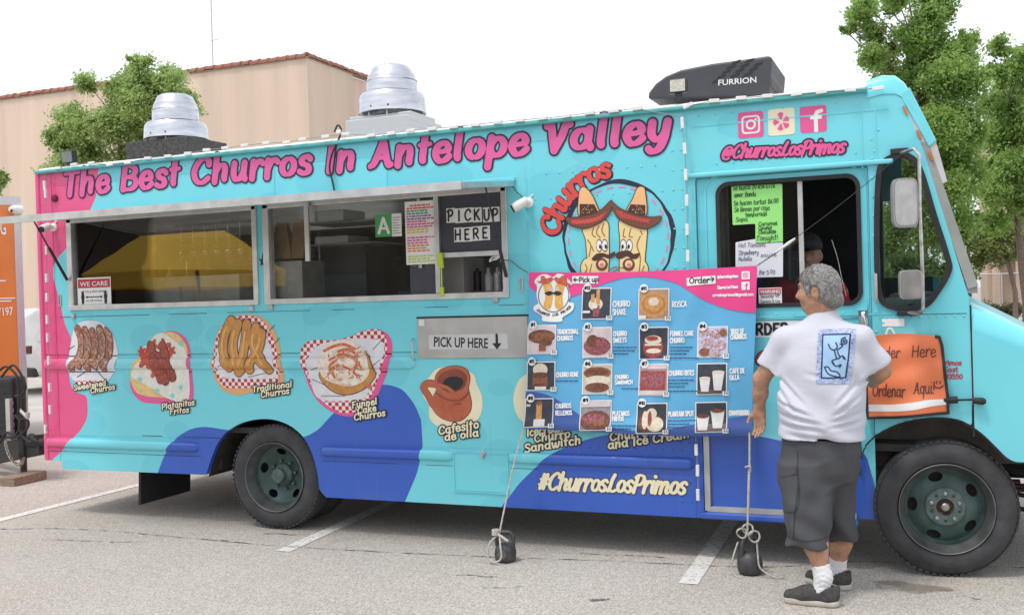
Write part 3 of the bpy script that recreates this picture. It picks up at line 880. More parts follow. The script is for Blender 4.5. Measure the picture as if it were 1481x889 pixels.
# ---- wheels
def make_wheel(name, cx, y0, steer, front):
    root = bpy.data.objects.new(name, None); COL.objects.link(root); root.parent = truck
    root.location = (cx, y0+.11, TYRE_R); root.rotation_euler = (0, 0, steer)
    def fin(mb, nm, m, smooth=35):
        o = mb.build(nm, m, None, smooth=smooth); o.parent = root; return o
    R0, w = TYRE_R, .215
    h = -w/2
    prof = [(.252, h+.022), (.262, h+.008), (.29, h-.002), (.318, h-.004), (.330, h+.0), (.334, h+.002), (.352, h+.010), (.368, h+.024), (.372, h+.027), (.3835, h+.042), (.386, h+.055), (.386, -.035), (.380, -.033), (.380, -.027), (.386, -.025), (.386, .025), (.380, .027), (.380, .033), (.386, .035), (.386, -h-.055), (.378, -h-.03), (.352, -h-.01), (.30, -h), (.255, -h-.02)]
    fin(MB().lathe(prof, (0,0,0), 'y', 72, cap0=False, cap1=False), 'tyre', m_tyre, 30)
    tl = MB()
    for i in range(64):
        t = 2*math.pi*i/64; m4 = Matrix.Rotation(-t, 4, 'Y') @ Matrix.Translation((.3765, h+.034, 0))
        tl.box(-.004, .006, -.016, .014, -.011, .011, mtx=m4)
    fin(tl, 'tread_lugs', m_tyre, 20)['kind'] = 'stuff'
    rim = [(.254, h+.018), (.2535, h+.004), (.248, h+.0), (.243, h+.006), (.240, h+.03), (.222, h+.05), (.216, h+.10 if not front else h+.075)]
    fin(MB().lathe(rim, (0,0,0), 'y', 56, cap0=False, cap1=False), 'rim', mat('wheel_rim_dirty', (.060, .068, .066), .6, var=.4, vscale=9), 40)
    fin(MB().tube([(.2525*math.cos(t), h+.001, .2525*math.sin(t)) for t in [2*math.pi*i/56 for i in range(57)]], .0028, 6), 'rim_lip', mat('worn_lip', (.22, .22, .21), .5, .5, var=.3), 60)
    yd = h+.075 if front else h+.145
    ff = Field(-.24, -.24, .24, .24, .006)
    ff.disc(0, 0, .222)
    ff.disc(0, 0, .06, op='s')
    for k in range(5):
        t = R((105 if front else 93)+72*k)
        c = (math.cos(t), math.sin(t)); e = (-math.sin(t), math.cos(t))
        ff.poly([(c[0]*(.172+.026*math.sin(q))+e[0]*.040*math.cos(q), c[1]*(.172+.026*math.sin(q))+e[1]*.040*math.cos(q)) for q in [2*math.pi*i/16 for i in range(16)]], op='s')
    def dish(x, z, y):
        rr = math.hypot(x, z)
        s_ = min(max((rr-.10)/.10, 0), 1)
        return (x, y + (.028*s_*s_ if front else -.045*s_*s_), z)
    fin(ff.mesh(MB(), 0, yd, .012, mapf=dish, maxrun=3), 'wheel_disc', m_wheel, 50)
    if not front:
        fin(MB().lathe([(.216, h+.10), (.216, h+.15)], (0,0,0), 'y', 40, cap0=False, cap1=False), 'barrel', m_wheel, 50)
    fin(MB().lathe([(.245, yd+.05), (.2, yd+.06), (.02, yd+.06)], (0,0,0), 'y', 32, cap0=False), 'brake_drum', m_under, 40)
    if front:
        fin(MB().lathe([(.108, yd+.004), (.108, yd-.010), (.102, yd-.014), (.048, yd-.014), (.044, yd+.01)], (0,0,0), 'y', 36, cap0=False, cap1=False), 'hub_plate', mat('worn_hub_paint', (.075, .115, .11), .55, var=.35, vscale=25), 30)
        fin(MB().lathe([(.046, yd-.004), (.040, yd+.012), (.002, yd+.012)], (0,0,0), 'y', 24, cap0=False), 'hub_seat', m_rust, 30)
        fin(MB().lathe([(.024, yd+.01), (.024, yd-.022), (.018, yd-.028), (.002, yd-.028)], (0,0,0), 'y', 8, cap0=False), 'hub_cap', mat('worn_steel', (.36, .34, .31), .45, .7, var=.3, vscale=40), 30)
        for k in range(10):
            t = R(90+36*k); rr = .078
            if k % 2 == 0:
                fin(MB().lathe([(.011, yd-.012), (.011, yd-.026), (.006, yd-.028), (.006, yd-.034), (.001, yd-.034)], (rr*math.cos(t), 0, rr*math.sin(t)), 'y', 6, cap0=False), 'wheel_nut', mat('worn_steel'), 20)
            else:
                fin(MB().lathe([(.008, yd-.0145), (.001, yd-.0145)], (rr*math.cos(t), 0, rr*math.sin(t)), 'y', 10, cap0=False), 'stud_hole', m_under, 20)
    else:
        fin(MB().lathe([(.085, yd+.01), (.08, yd-.03), (.055, yd-.055), (.052, yd-.095), (.045, yd-.10), (.001, yd-.10)], (0,0,0), 'y', 28, cap0=False), 'axle_hub', mat('worn_hub_paint'), 30)
        for k in range(8):
            t = R(45*k+10); rr = .105
            fin(MB().lathe([(.012, yd), (.012, yd-.03), (.001, yd-.03)], (rr*math.cos(t), 0, rr*math.sin(t)), 'y', 6, cap0=False), 'wheel_nut', mat('worn_hub_paint'), 20)
    return root
make_wheel('front_wheel', W_BASE, .005, R(7), True)
w2 = make_wheel('rear_wheel', 0.0, .01, 0, False)
for nm, x, y in (('rear_inner_tyre', 0, .30), ('rear_inner_tyre', 0, BW-.53), ('rear_far_tyre', 0, BW-.24), ('front_far_tyre', W_BASE, BW-.24)):
    src = [c for c in w2.children if c.name.startswith('tyre')][0]
    o = bpy.data.objects.new(nm, src.data); COL.objects.link(o); o.parent = truck; o.location = (x, y+.11, TYRE_R)

# ---- rub rails and pressed seams
def rail(x0, x1, z, h, d, name='rub_rail'):
    sec = [(.002, -h/2), (-d*.55, -h*.47), (-d*.9, -h*.3), (-d, 0), (-d*.9, h*.3), (-d*.55, h*.47), (.002, h/2)]
    rings = [[(x, y*k, z+q*(.55+.45*k)) for y, q in sec] for x, k in ((x0, .02), (x0+.012, .6), (x0+.04, 1), (x1-.04, 1), (x1-.012, .6), (x1, .02))]
    n = max(1, int((x1-x0)/.5))
    MB().loft(rings, closed=False, cap=False).build(name, PAINT, truck, smooth=50)
ZR = S(300, 647)[1]
rail(-2.19, S(287,650)[0], .590, .075, .03)
rail(S(464,652)[0], S(656,660)[0], .595, .075, .03)
rail(S(735,665)[0], 3.11, .595, .075, .03)
rail(-2.19, S(601,527)[0], 1.222, .085, .022)
mb = MB()
for x0, x1, z in ((-2.19, S(290,660)[0], .525), (-2.19, S(290,660)[0], .655), (S(466,660)[0], S(655,660)[0], .530), (S(466,660)[0], 3.11, .650), (S(738,660)[0], 3.11, .530), (-2.19, 1.22, 1.285), (-2.19, 1.22, 1.160), (-2.0, 2.02, 1.605), (3.16, 4.66, 1.49), (-2.17, 2.6, 2.66), (3.16, 4.28, 2.655)):
    mb.box(x0, x1, -.003, .002, z-.004, z+.004)
for x, z0, z1 in ((-2.05, .44, 2.76), (2.06, 1.2, 2.42), (S(560,280)[0], 2.40, 2.66), (.10, 2.40, 2.66), (3.115, .27, 2.74), (4.21, 1.0, 2.70), (S(1245,150)[0], 2.33, 2.7)):
    mb.box(x-.004, x+.004, -.0035, .002, z0, z1)
mb.build('panel_seam', PAINT, truck)
mb = MB()
for x0, x1, z in ((-2.17, 1.22, 1.2945), (-2.0, 2.02, 1.5985), (-2.17, S(290,660)[0], .519), (S(466,660)[0], S(655,660)[0], .524), (3.17, 4.66, 1.484), (-1.2, -.4, .664), (S(738,660)[0], 3.11, .524)):
    n_ = int((x1-x0)/.18)
    for i_ in range(n_):
        if rnd.random() < .8: mb.box(x0+(x1-x0)*i_/n_, x0+(x1-x0)*(i_+1)/n_-.004, -.0022, .002, z-rnd.uniform(.001, .0022), z+rnd.uniform(.001, .0024))
o = mb.build('joint_dirt', m_under, truck); o['kind'] = 'stuff'
# rear corner post and gutter
MB().box(-2.215, -2.17, -.012, .05, .44, 2.77).build('corner_trim', PAINT, truck, bev=.012)
mb = MB(); mb.box(-2.18, 4.17, -.046, .004, 2.757, 2.784); mb.build('rain_gutter', mat('gutter_paint', (.09, .40, .40), .4, var=.15, vscale=4), truck, bev=.008)
# rivet rows
mb = MB()
def rivet(x, z, y=0.0, r=.0078):
    mb.lathe([(r, .001), (r*.8, -.003), (r*.2, -.0045)], (x, y, z), 'y', 6, cap0=False)
for i in range(62): rivet(-2.1+i*.1, 2.715)
for i in range(20):
    for x in (3.03, 3.085): rivet(x, .36+i*.12)
for i in range(15):
    rivet(4.185, .95+i*.11)
    if not 1.45 < 1.0+i*.11 < 2.45: rivet(4.225, 1.0+i*.11)
for i in range(9): rivet(2.2+i*.09, 2.44); rivet(2.12+.105*i, 2.28)
for i in range(10): rivet(3.3+i*.1, 2.42, 0); rivet(4.24+i*.045, 1.47)
for i in range(8): rivet(3.34+i*.095, 1.50, .028)
for i in range(15): rivet(2.2+i*.06, .675); rivet(-2.15, .55+i*.14)
o = mb.build('rivets', PAINT, truck, smooth=60); o['kind'] = 'stuff'

# ---- serving windows
def win_frame(x0, z0, x1, z1, mull):
    mb = MB()
    mb.box(x0-.02, x1+.02, -.018, .05, z0-.028, z0+.012)
    mb.box(x0-.022, x0+.030, -.016, .05, z0, z1)
    mb.box(x1-.02, x1+.022, -.016, .05, z0, z1)
    mb.box(x0-.02, x1+.02, -.016, .05, z1-.03, z1+.012)
    fr_ = mb.build('serving_window', m_alu, truck, bev=.004)
    for x, w, y0 in mull:
        MB().box(x-w/2, x+w/2, -.008+y0, .05+y0, z0+.012, z1-.03).build('mullion', m_alu, fr_, bev=.003)
    return fr_
x_m1 = S(116,380)[0]
f1_ = win_frame(*W1, [(x_m1, .026, .035)])
MB().box(W1[0]+.03, W1[2]-.02, .018, .022, W1[1]+.012, W1[3]-.03).build('pane', m_glass, f1_)
xs1, xs2 = S(449,340)[0], S(632,340)[0]
f2_ = win_frame(*W2, [(S(594,340)[0]+.05, .03, .03), (xs2, .036, .0)])
MB().box(W2[0]+.03, S(594,340)[0]+.05, .018, .022, W2[1]+.012, W2[3]-.03).build('pane', glass('window_glass', (.90, .91, .90), .04), f2_)
# dark sign board and open hatch at the right of the second window
zo = S(690,366)[1]
MB().box(xs2+.02, W2[2]-.02, .020, .030, zo, W2[3]-.03).build('sign_board', mat('dark_blue_board', (.045, .047, .065), .5, var=.1), f2_)
MB().box(xs2+.02, W2[2]-.02, .0, .034, zo-.02, zo+.012).build('hatch_rail', m_alu, f2_)
MB().box(S(592,400)[0], xs2-.018, .012, .030, W2[1]+.012, S(600,388)[1]).build('lower_board', mat('dark_blue_board'), f2_)

# white letters on card: PICK UP / HERE
def card_word(word, p0, p1, hz, parent, y, inkm=m_ink):
    (x0, z0), (x1, z1) = S(*p0), S(*p1)
    n = len(word); w = (x1-x0)/n
    for i, ch in enumerate(word):
        if ch == ' ': continue
        zz = z0+(z1-z0)*(i+.5)/n
        j = rnd.uniform(-.004, .004)
        mb = MB(); mb.box(x0+i*w+.002, x0+(i+1)*w+.002, y-.001*(i % 3)-.002, y, zz-.012+j, zz+hz+.014+j)
        c = mb.build('letter_card', m_paper, parent)
        fdl = Field(x0+i*w-.03, zz-.06, x0+(i+1)*w+.05, zz+hz+.06, .0025)
        adv = GL[ch][0]; xh = hz/1.42
        write(fdl, ch, (x0+i*w+w*.5-adv*xh*.40, zz+j), xh, hz*.085, sx=.8, contrast=0)
        fdl.mesh(MB(), 0, y-.0062).build('letter', inkm, c)
card_word('PICK', (644,320), (695,318), .072, f2_, .018)
card_word('UP', (697,318), (721,316.5), .072, f2_, .018)
card_word('HERE', (655,347), (707,345), .070, f2_, .018)

# price list with coloured lines
def paper(x0, z0, x1, z1, y, name, m=m_paper, parent=truck):
    return MB().box(x0, x1, y-.001, y, z0, z1).build(name, m, parent)
(a0, b0), (a1, b1) = S(587,383), S(627,289)
pl = paper(a0, b0, a1, b1, .010, 'price_list', parent=f2_)
cols = {'r': (.70,.06,.05), 'g': (.08,.35,.15), 'p': (.30,.12,.45), 'k': (.72,.10,.34), 'y': (.72,.55,.06), 'o': (.75,.25,.06), 'l': (.50,.62,.08)}
seq = 'r r g g p p k k k y y . k k k o o o . l l l'.split()
for key, c in cols.items():
    mb = MB(); q = random.Random(3); any_ = False
    for i, s_ in enumerate(seq):
        zc = b1-.02-(i+.5)*(b1-b0-.03)/len(seq)
        l = q.uniform(.55, .92)
        if s_ == key:
            off = (1-l)/2 if i < 2 else .06
            xx = a0+(a1-a0)*off
            while xx < a0+(a1-a0)*min(off+l, .94):
                wd = q.uniform(.012, .035)
                mb.box(xx, min(xx+wd, a1-.008), .0075, .0088, zc-.0052, zc+.0052); xx += wd+.006
            any_ = True
    if any_: mb.build('price_text', mat('marker_'+key, c, .6, var=.1), pl)['kind'] = 'stuff'
# grade card: green with a white A, notice beside it
(a0, b0), (a1, b1) = S(542,343), S(565,309)
gc = paper(a0, b0, a1, b1, .013, 'grade_card', mat('grade_green', (.07, .36, .12), .5, var=.05), f2_)
fa = Field(a0, b0, a1, b1, .002); cx, cz = (a0+a1)/2, (b0+b1)/2
fa.stroke([(cx-.038, cz-.05), (cx, cz+.05), (cx+.038, cz-.05)], .011); fa.stroke([(cx-.022, cz-.02), (cx+.022, cz-.02)], .008)
fa.mesh(MB(), 0, .0105).build('grade_letter', m_paper, gc)
(a2, b2), (a3, b3) = S(566,342), S(579,308)
nc = paper(a2, b2, a3, b3, .013, 'notice_card', parent=f2_)
mb = MB()
for i in range(7): mb.box(a2+.008, a3-.008-.01*(i % 3), .0105, .0118, b3-.03-i*.018, b3-.026-i*.018)
mb.build('notice_text', mat('grey_ink', (.2, .2, .2), .6, var=.1), nc)
# WE CARE notice in the first window
(a0, b0), (a1, b1) = S(111,441), S(158,400)
wc = paper(a0, b0, a1, b1, .014, 'notice_sign', parent=f1_)
hz = b1-b0
MB().box(a0+.008, a1-.008, .0115, .0128, b1-hz*.38, b1-.012).build('red_band', mat('sign_red', (.50, .03, .05), .5, var=.05), wc)
put_sans(MB(), 'WE CARE', (a0+.03, b1-hz*.31), (a1-.03, b1-hz*.31), hz*.17, .0100, bold=.012).build('lettering', m_paper, wc)
mb = MB()
put_sans(mb, 'UP TO 6 FEET APART', (a0+.04, b0+hz*.44), (a1-.04, b0+hz*.44), hz*.08, .0105)
put_sans(mb, 'at all times', (a0+.09, b0+hz*.12), (a1-.09, b0+hz*.12), hz*.08, .0105)
fpz = Field(a0, b0, a1, b1, .003)
for x in (a0+.055, a1-.055):
    fpz.disc(x, b0+hz*.43, .013); fpz.stroke([(x, b0+hz*.33), (x, b0+hz*.26)], .017); fpz.stroke([(x-.006, b0+hz*.2), (x-.006, b0+.012)], .007); fpz.stroke([(x+.006, b0+hz*.2), (x+.006, b0+.012)], .007)
fpz.stroke([(a0+.09, b0+hz*.28), (a1-.09, b0+hz*.28)], .004)
for x, s_ in ((a0+.085, 1), (a1-.085, -1)): fpz.poly([(x, b0+hz*.28), (x+s_*.02, b0+hz*.28+.013), (x+s_*.02, b0+hz*.28-.013)])
fpz.mesh(mb, 0, .0105); mb.build('sign_print', m_ink, wc)

# ---- raised awning flap, seen nearly edge on, and its gas struts
ax0, ax1 = W1[0]-.03, S(742,268)[0]
hz_, oz, oy = 2.405, 2.322, -.80
mb = MB()
mb.add([(ax0, -.004, hz_), (ax1, -.004, hz_), (ax1, oy, oz), (ax0, oy, oz), (ax0, -.004, hz_-.020), (ax1, -.004, hz_-.020), (ax1, oy, oz-.020), (ax0, oy, oz-.020)], [(0,1,2,3),(7,6,5,4),(0,4,5,1),(1,5,6,2),(2,6,7,3),(3,7,4,0)])
aw = mb.build('awning_flap', mat('awning_underside', (.42, .42, .41), .5, .3, var=.15, vscale=4), truck)
mb = MB()
mb.bar((ax0-.005, oy-.008, oz-.012), (ax1+.005, oy-.008, oz-.012), .016, .05)
for x in (ax0, ax1): mb.bar((x, -.01, hz_-.012), (x, oy, oz-.012), .03, .035)
mb.build('awning_frame', m_alu, aw)
mb = MB(); mb.box(ax0, S(746,268)[0], -.022, -.002, hz_+.002, hz_+.030); mb.build('awning_hinge', PAINT, truck, bev=.005)
def strut(a, b, t=.45):
    a, b = Vector(a), Vector(b); m_ = a.lerp(b, t)
    s_ = MB().tube([a, m_], .012, 10).build('gas_strut', m_black, truck, smooth=40)
    MB().tube([m_, b], .006, 8).build('strut_rod', m_black, s_, smooth=40)
strut((W1[0]-.01, -.03, S(97,405)[1]), (W1[0]-.01, -.34, hz_-.055), .55)
strut((W2[2]+.012, -.03, S(735,400)[1]), (W2[2]+.0, -.30, hz_-.05), .45)
# square folding arm hanging in the second window
mb = MB(); xa = S(449,340)[0]; mb.box(xa-.018, xa+.018, -.05, -.03, S(449,378)[1], 2.37); mb.build('folding_arm', m_alu, f2_, bev=.003)

# ---- PICK UP HERE hatch
hx0, hz0 = S(606,517); hx1, hz1 = S(764,457)
hz0 = S(606,518)[1]
mb = MB(); mb.box(hx0, hx1, -.012, .0, hz0, hz1); hatch = mb.build('pickup_hatch', mat('hatch_steel', (.46, .45, .43), .42, .35, var=.12, vscale=5), truck, bev=.004)
MB().box(hx0-.008, hx1+.01, -.005, .001, hz1, hz1+.012).build('hatch_seal', m_rubber, hatch)
sx0, sz0 = S(622,504); sx1, sz1 = S(735,485)
MB().box(sx0, sx1, -.0135, -.0122, sz0-.005, sz1+.012).build('sticker', mat('pale_sticker', (.56, .56, .55), .5, var=.05), hatch)
mb = MB(); put_sans(mb, 'PICK UP HERE', S(629,500.5), S(707,503), .068, -.0148, bold=.018)
fa = Field(sx1-.16, sz0-.03, sx1+.06, sz1+.05, .0025); ax_, az_ = S(719.5,484); _, az2 = S(719.5,505)
fa.stroke([(ax_, az_), (ax_, az_-.07)], .009); fa.poly([(ax_-.034, az2+.042), (ax_+.034, az2+.042), (ax_, az2)]); fa.mesh(mb, 0, -.0148)
mb.build('hatch_lettering', m_ink, hatch)
for q in ((610,466),): 
    x, z = S(*q); MB().box(x-.015, x+.03, -.020, -.012, z-.025, z+.02).build('hinge', m_white, hatch, bev=.004)
x, z = S(598,500); mb = MB(); mb.tube([(x, -.002, z+.05), (x, -.03, z+.035), (x+.01, -.03, z-.08), (x+.01, -.002, z-.1)], .006, 8); mb.build('grab_handle', m_aludull, truck, smooth=50)
# small access door with latch
(c0, d0), (c1, d1) = S(657,708), S(735,655)
fc = Field(c0-.02, d0-.02, c1+.02, d1+.02, .006); fc.rrect(c0, d0, c1, d1, .01); fc.rrect(c0+.008, d0+.008, c1-.008, d1-.008, .008, op='s')
fc.mesh(MB(), 0, -.0055, .006).build('access_door', PAINT, truck)
x, z = S(699,655); mb = MB(); mb.lathe([(.018, 0), (.018, -.012), (.012, -.016), (.001, -.016)], (x, 0, z), 'y', 16, cap0=False); mb.box(x-.006, x+.006, -.026, -.004, z-.032, z+.004); mb.build('door_lock', m_aludull, truck)
mb = MB(); mb.box(c0, c1, -.010, .0, d0-.012, d0-.002); mb.build('door_ledge', PAINT, truck)
# small latches under the windows and on the pillars
for q in ((107,457),(365,446),(393,444),(718,433)):
    x, z = S(*q); MB().box(x-.018, x+.018, -.02, .0, z-.018, z+.018).build('latch', m_aludull, truck, bev=.004)
for q in ((87,434),(754,411)):
    x, z = S(*q); fz = Field(x-.06, z-.1, x+.06, z+.1, .004); fz.rrect(x-.016, z-.05, x+.016, z+.05, .016); fz.rrect(x-.008, z-.042, x+.008, z+.042, .008, op='s'); fz.mesh(MB(), 0, -.008, .008).build('pull_ring', m_aludull, truck)
# butterfly on the pillar between the windows: a small cross tie
x, z = S(379.5, 374); mb = MB(); mb.tube([(x-.012, -.004, z-.05), (x+.02, -.012, z+.05)], .004, 6); mb.tube([(x+.014, -.004, z-.05), (x-.018, -.012, z+.0)], .004, 6); mb.build('cable_tie', m_black, truck)

# ---- door furniture, mirrors
x, z = S(1267,413); mb = MB(); mb.box(x-.008, x+.012, -.004, .0, S(1267,437)[1], S(1267,392)[1]); mb.tube([(x, -.03, S(1267,432)[1]), (x, -.03, S(1267,397)[1])], .010, 8); mb.tube([(x, -.004, S(1267,432)[1]), (x, -.03, S(1267,432)[1])], .008, 8); mb.tube([(x, -.004, S(1267,397)[1]), (x, -.03, S(1267,397)[1])], .008, 8); mb.build('grab_handle', m_alu, truck, smooth=50)
x, z = S(1247,460); mb = MB(); mb.box(x-.02, x+.03, -.004, .03, z-.04, z+.045); mb.tube([(x+.004, -.012, z+.03), (x+.008, -.03, z+.0), (x+.016, -.012, z-.035)], .012, 8); mb.build('door_handle', m_chrome, truck, smooth=50)
MB().box(S(1276,472)[0], S(1308,472)[0], -.002, -.0005, S(1276,472)[1], S(1276,461)[1]).build('number_sticker', m_paper, truck)
arm = [S(*q, -.22) for q in ((1322,216),(1327,219),(1330,300),(1334,390),(1335,445))]
mb = MB()
mb.tube([(S(1303,222)[0], -.01, S(1303,222)[1]), (arm[0][0]-.03, -.18, arm[0][1]+.0), (arm[0][0], -.22, arm[0][1]+.004), (arm[1][0]+.008, -.22, arm[1][1]-.02)] + [(a_, -.22, b_) for a_, b_ in arm[2:4]] + [(arm[4][0], -.22, arm[4][1]), (arm[4][0]-.012, -.20, arm[4][1]-.03), (S(1318,452)[0], -.03, S(1318,452)[1]), (S(1306,452)[0], -.01, S(1306,452)[1])], .0100, 10)
marm = mb.build('mirror_arm', mat('worn_chrome', (.50, .49, .48), .3, .8, var=.3, vscale=25), truck, smooth=50)
mb = MB(); x, z = S(1303,453); mb.box(x-.02, x+.09, -.03, .0, z-.014, z+.014); mb.build('mirror_bracket', m_black, truck, bev=.004); x, z = S(1300,219); MB().box(x-.045, x+.05, -.02, .0, z-.014, z+.016).build('mirror_bracket', m_black, truck, bev=.004)
def mirror(px0, py0, px1, py1, yaw, y):
    (x0, z1), (x1, z0) = S(px0, py0, y), S(px1, py1, y)
    cx, cz, w, h = (x0+x1)/2, (z0+z1)/2, (x1-x0)/2/math.cos(yaw), (z1-z0)/2
    def ring(k, d):
        out = []
        for i in range(32):
            t = 2*math.pi*i/32
            c, s_ = math.cos(t), math.sin(t)
            e = .35
            u = math.copysign(abs(c)**e, c)*w*k; v = math.copysign(abs(s_)**e, s_)*h*(1-(1-k)*.6)
            out.append((cx+u*math.cos(yaw)-d*math.sin(yaw), y+u*math.sin(yaw)+d*math.cos(yaw), cz+v))
        return out
    mb = MB().loft([ring(1, -.012), ring(1.0, .03), ring(.9, .06), ring(.6, .085), ring(.2, .09)], cap=True)
    o = mb.build('mirror', mat('mirror_shell', (.30, .295, .29), .35, var=.12, vscale=8), marm, smooth=40)
    mb = MB().loft([ring(.86, -.016), ring(.86, -.013)]); mb.build('mirror_glass', mat('mirror_grey_glass', (.44, .43, .42), .22, .8, var=.25, vscale=9), o, smooth=30)
mirror(1290, 259, 1328, 328, R(18), -.24)
mirror(1300, 391, 1334, 432, R(12), -.24)

# ---- string of light modules along the gutter and down the pillars
mb = MB(); mods = []
px_path = [(66,242),(140,243),(254,226),(360,212),(480,197),(600,183),(700,174),(830,161),(930,152),(968,147)]
tops = [(84,243),(107,238),(132,236),(159,238),(185,235),(214,229),(243,226),(272,222),(299,217),(326,214),(354,210.5),(385,207),(415,206),(438,201.5),(471,197.5),(500,194),(537,196),(566,193),(594,189),(625,186.5),(656,183.5),(688,180.5),(720,176.5),(752,174),(785,171),(819,168),(853,163.5),(888,160.5),(922,157),(995,153),(1033,146),(1072,142),(1110,139),(1152,136),(1188,133),(1230,130),(1270,128)]
verts_ = [(67.5,362),(67.5,402),(68,430),(68.5,462),(69,488),(70.5,521),(72,560),(72.5,592),(66,280),(64.5,268),(66,620)]
verts_ += [(987,178),(990.5,215),(992,253),(993.5,290),(994,332),(995,370),(1007,650),(1009,680),(1009.5,715)]
str_ = MB()
def zig(lst, closed=False):
    pts = []
    for q in lst:
        x, z = S(*q, -.048); pts.append((x, -.048, z))
    str_.tube(pts, .0028, 5)
zig(tops[:29]); zig([(922,157),(945,162),(985,168)]); zig(tops[29:])
zig([(64.5,250),(66,280),(67.5,362),(68.5,462),(70.5,521),(72,592),(66,632)]); zig([(985,168),(990.5,215),(993.5,290),(995,372)]); zig([(1006,630),(1009,680),(1010,722)])
ls = str_.build('light_strip', mat('grey_wire', (.25, .26, .26), .5, var=.1), truck)
def module(x, z, w, h, ang):
    c, s_ = math.cos(ang), math.sin(ang)
    m4 = Matrix(((c, 0, -s_, x), (0, 1, 0, -.050), (s_, 0, c, z), (0, 0, 0, 1)))
    MB().box(-w/2, w/2, -.010, .010, -h/2, h/2, mtx=m4).build('light_module', m_white, ls, bev=.003)
for i, q in enumerate(tops):
    x, z = S(*q, -.05); module(x, z, .062, .022, rnd.uniform(-.06, .06)+(.35 if q[0] == 995 else 0))
for q in verts_:
    x, z = S(*q, -.05); module(x, z, .020 if q[0] > 100 else .018, .070, rnd.uniform(-.05, .05))

# ---- lamp, cable, security cameras
x, z = S(80,287); MB().lathe([(.030, 0), (.030, -.012), (.022, -.022), (.001, -.026)], (x, 0, z), 'y', 18, cap0=False).build('marker_lamp', mat('dark_red_lens', (.12, .01, .02), .25, var=.1), truck, smooth=40)
def seccam(q, tip, name='security_camera', ball=False):
    x, z = S(*q, -.06)
    root = MB().lathe([(.035, .06), (.035, .045), (.018, .04), (.016, .0), (.002, .0)], (x, -.06, z), 'y', 16, cap0=False).build(name, m_white, truck, smooth=40)
    d = Vector(tip).normalized(); p = Vector((x, -.07, z))
    MB().tube([p-d*.02, p-d*.015, p+d*.07, p+d*.085], [.02, .03, .032, .030], 16).build('camera_body', m_white, root, smooth=40)
    MB().tube([p+d*.083, p+d*.098], [.026, .024], 16).build('camera_lens', m_black, root, smooth=40)
    MB().tube([p+Vector((.0,.07,.02)), p+Vector((.03,.065,.05))], .008, 8).build('cable_gland', m_white, root)
seccam((760,292), (-1, -.35, -.55))
seccam((70,328), (.25, -1, -.35))
pts = [S(*q) for q in ((487,192),(492,182),(497,190),(492,205),(483,225),(480,245),(484,262),(487,277))]
mb = MB(); mb.tube([(a_, -.03, b_) for a_, b_ in catmull(pts, 5)], .007, 8); mb.build('power_cable', m_black, truck, smooth=60)
x, z = S(494,192); MB().box(x-.02, x+.02, -.045, -.01, z-.014, z+.014).build('cable_clip', m_white, truck, bev=.005)
mb = MB(); p0, p1 = S(741,268), S(757,285); mb.tube([(p0[0], -.012, p0[1]), ((p0[0]+p1[0])/2, -.012, (p0[1]+p1[1])/2-.01), (p1[0], -.012, p1[1])], .003, 5); mb.build('camera_wire', m_black, truck)

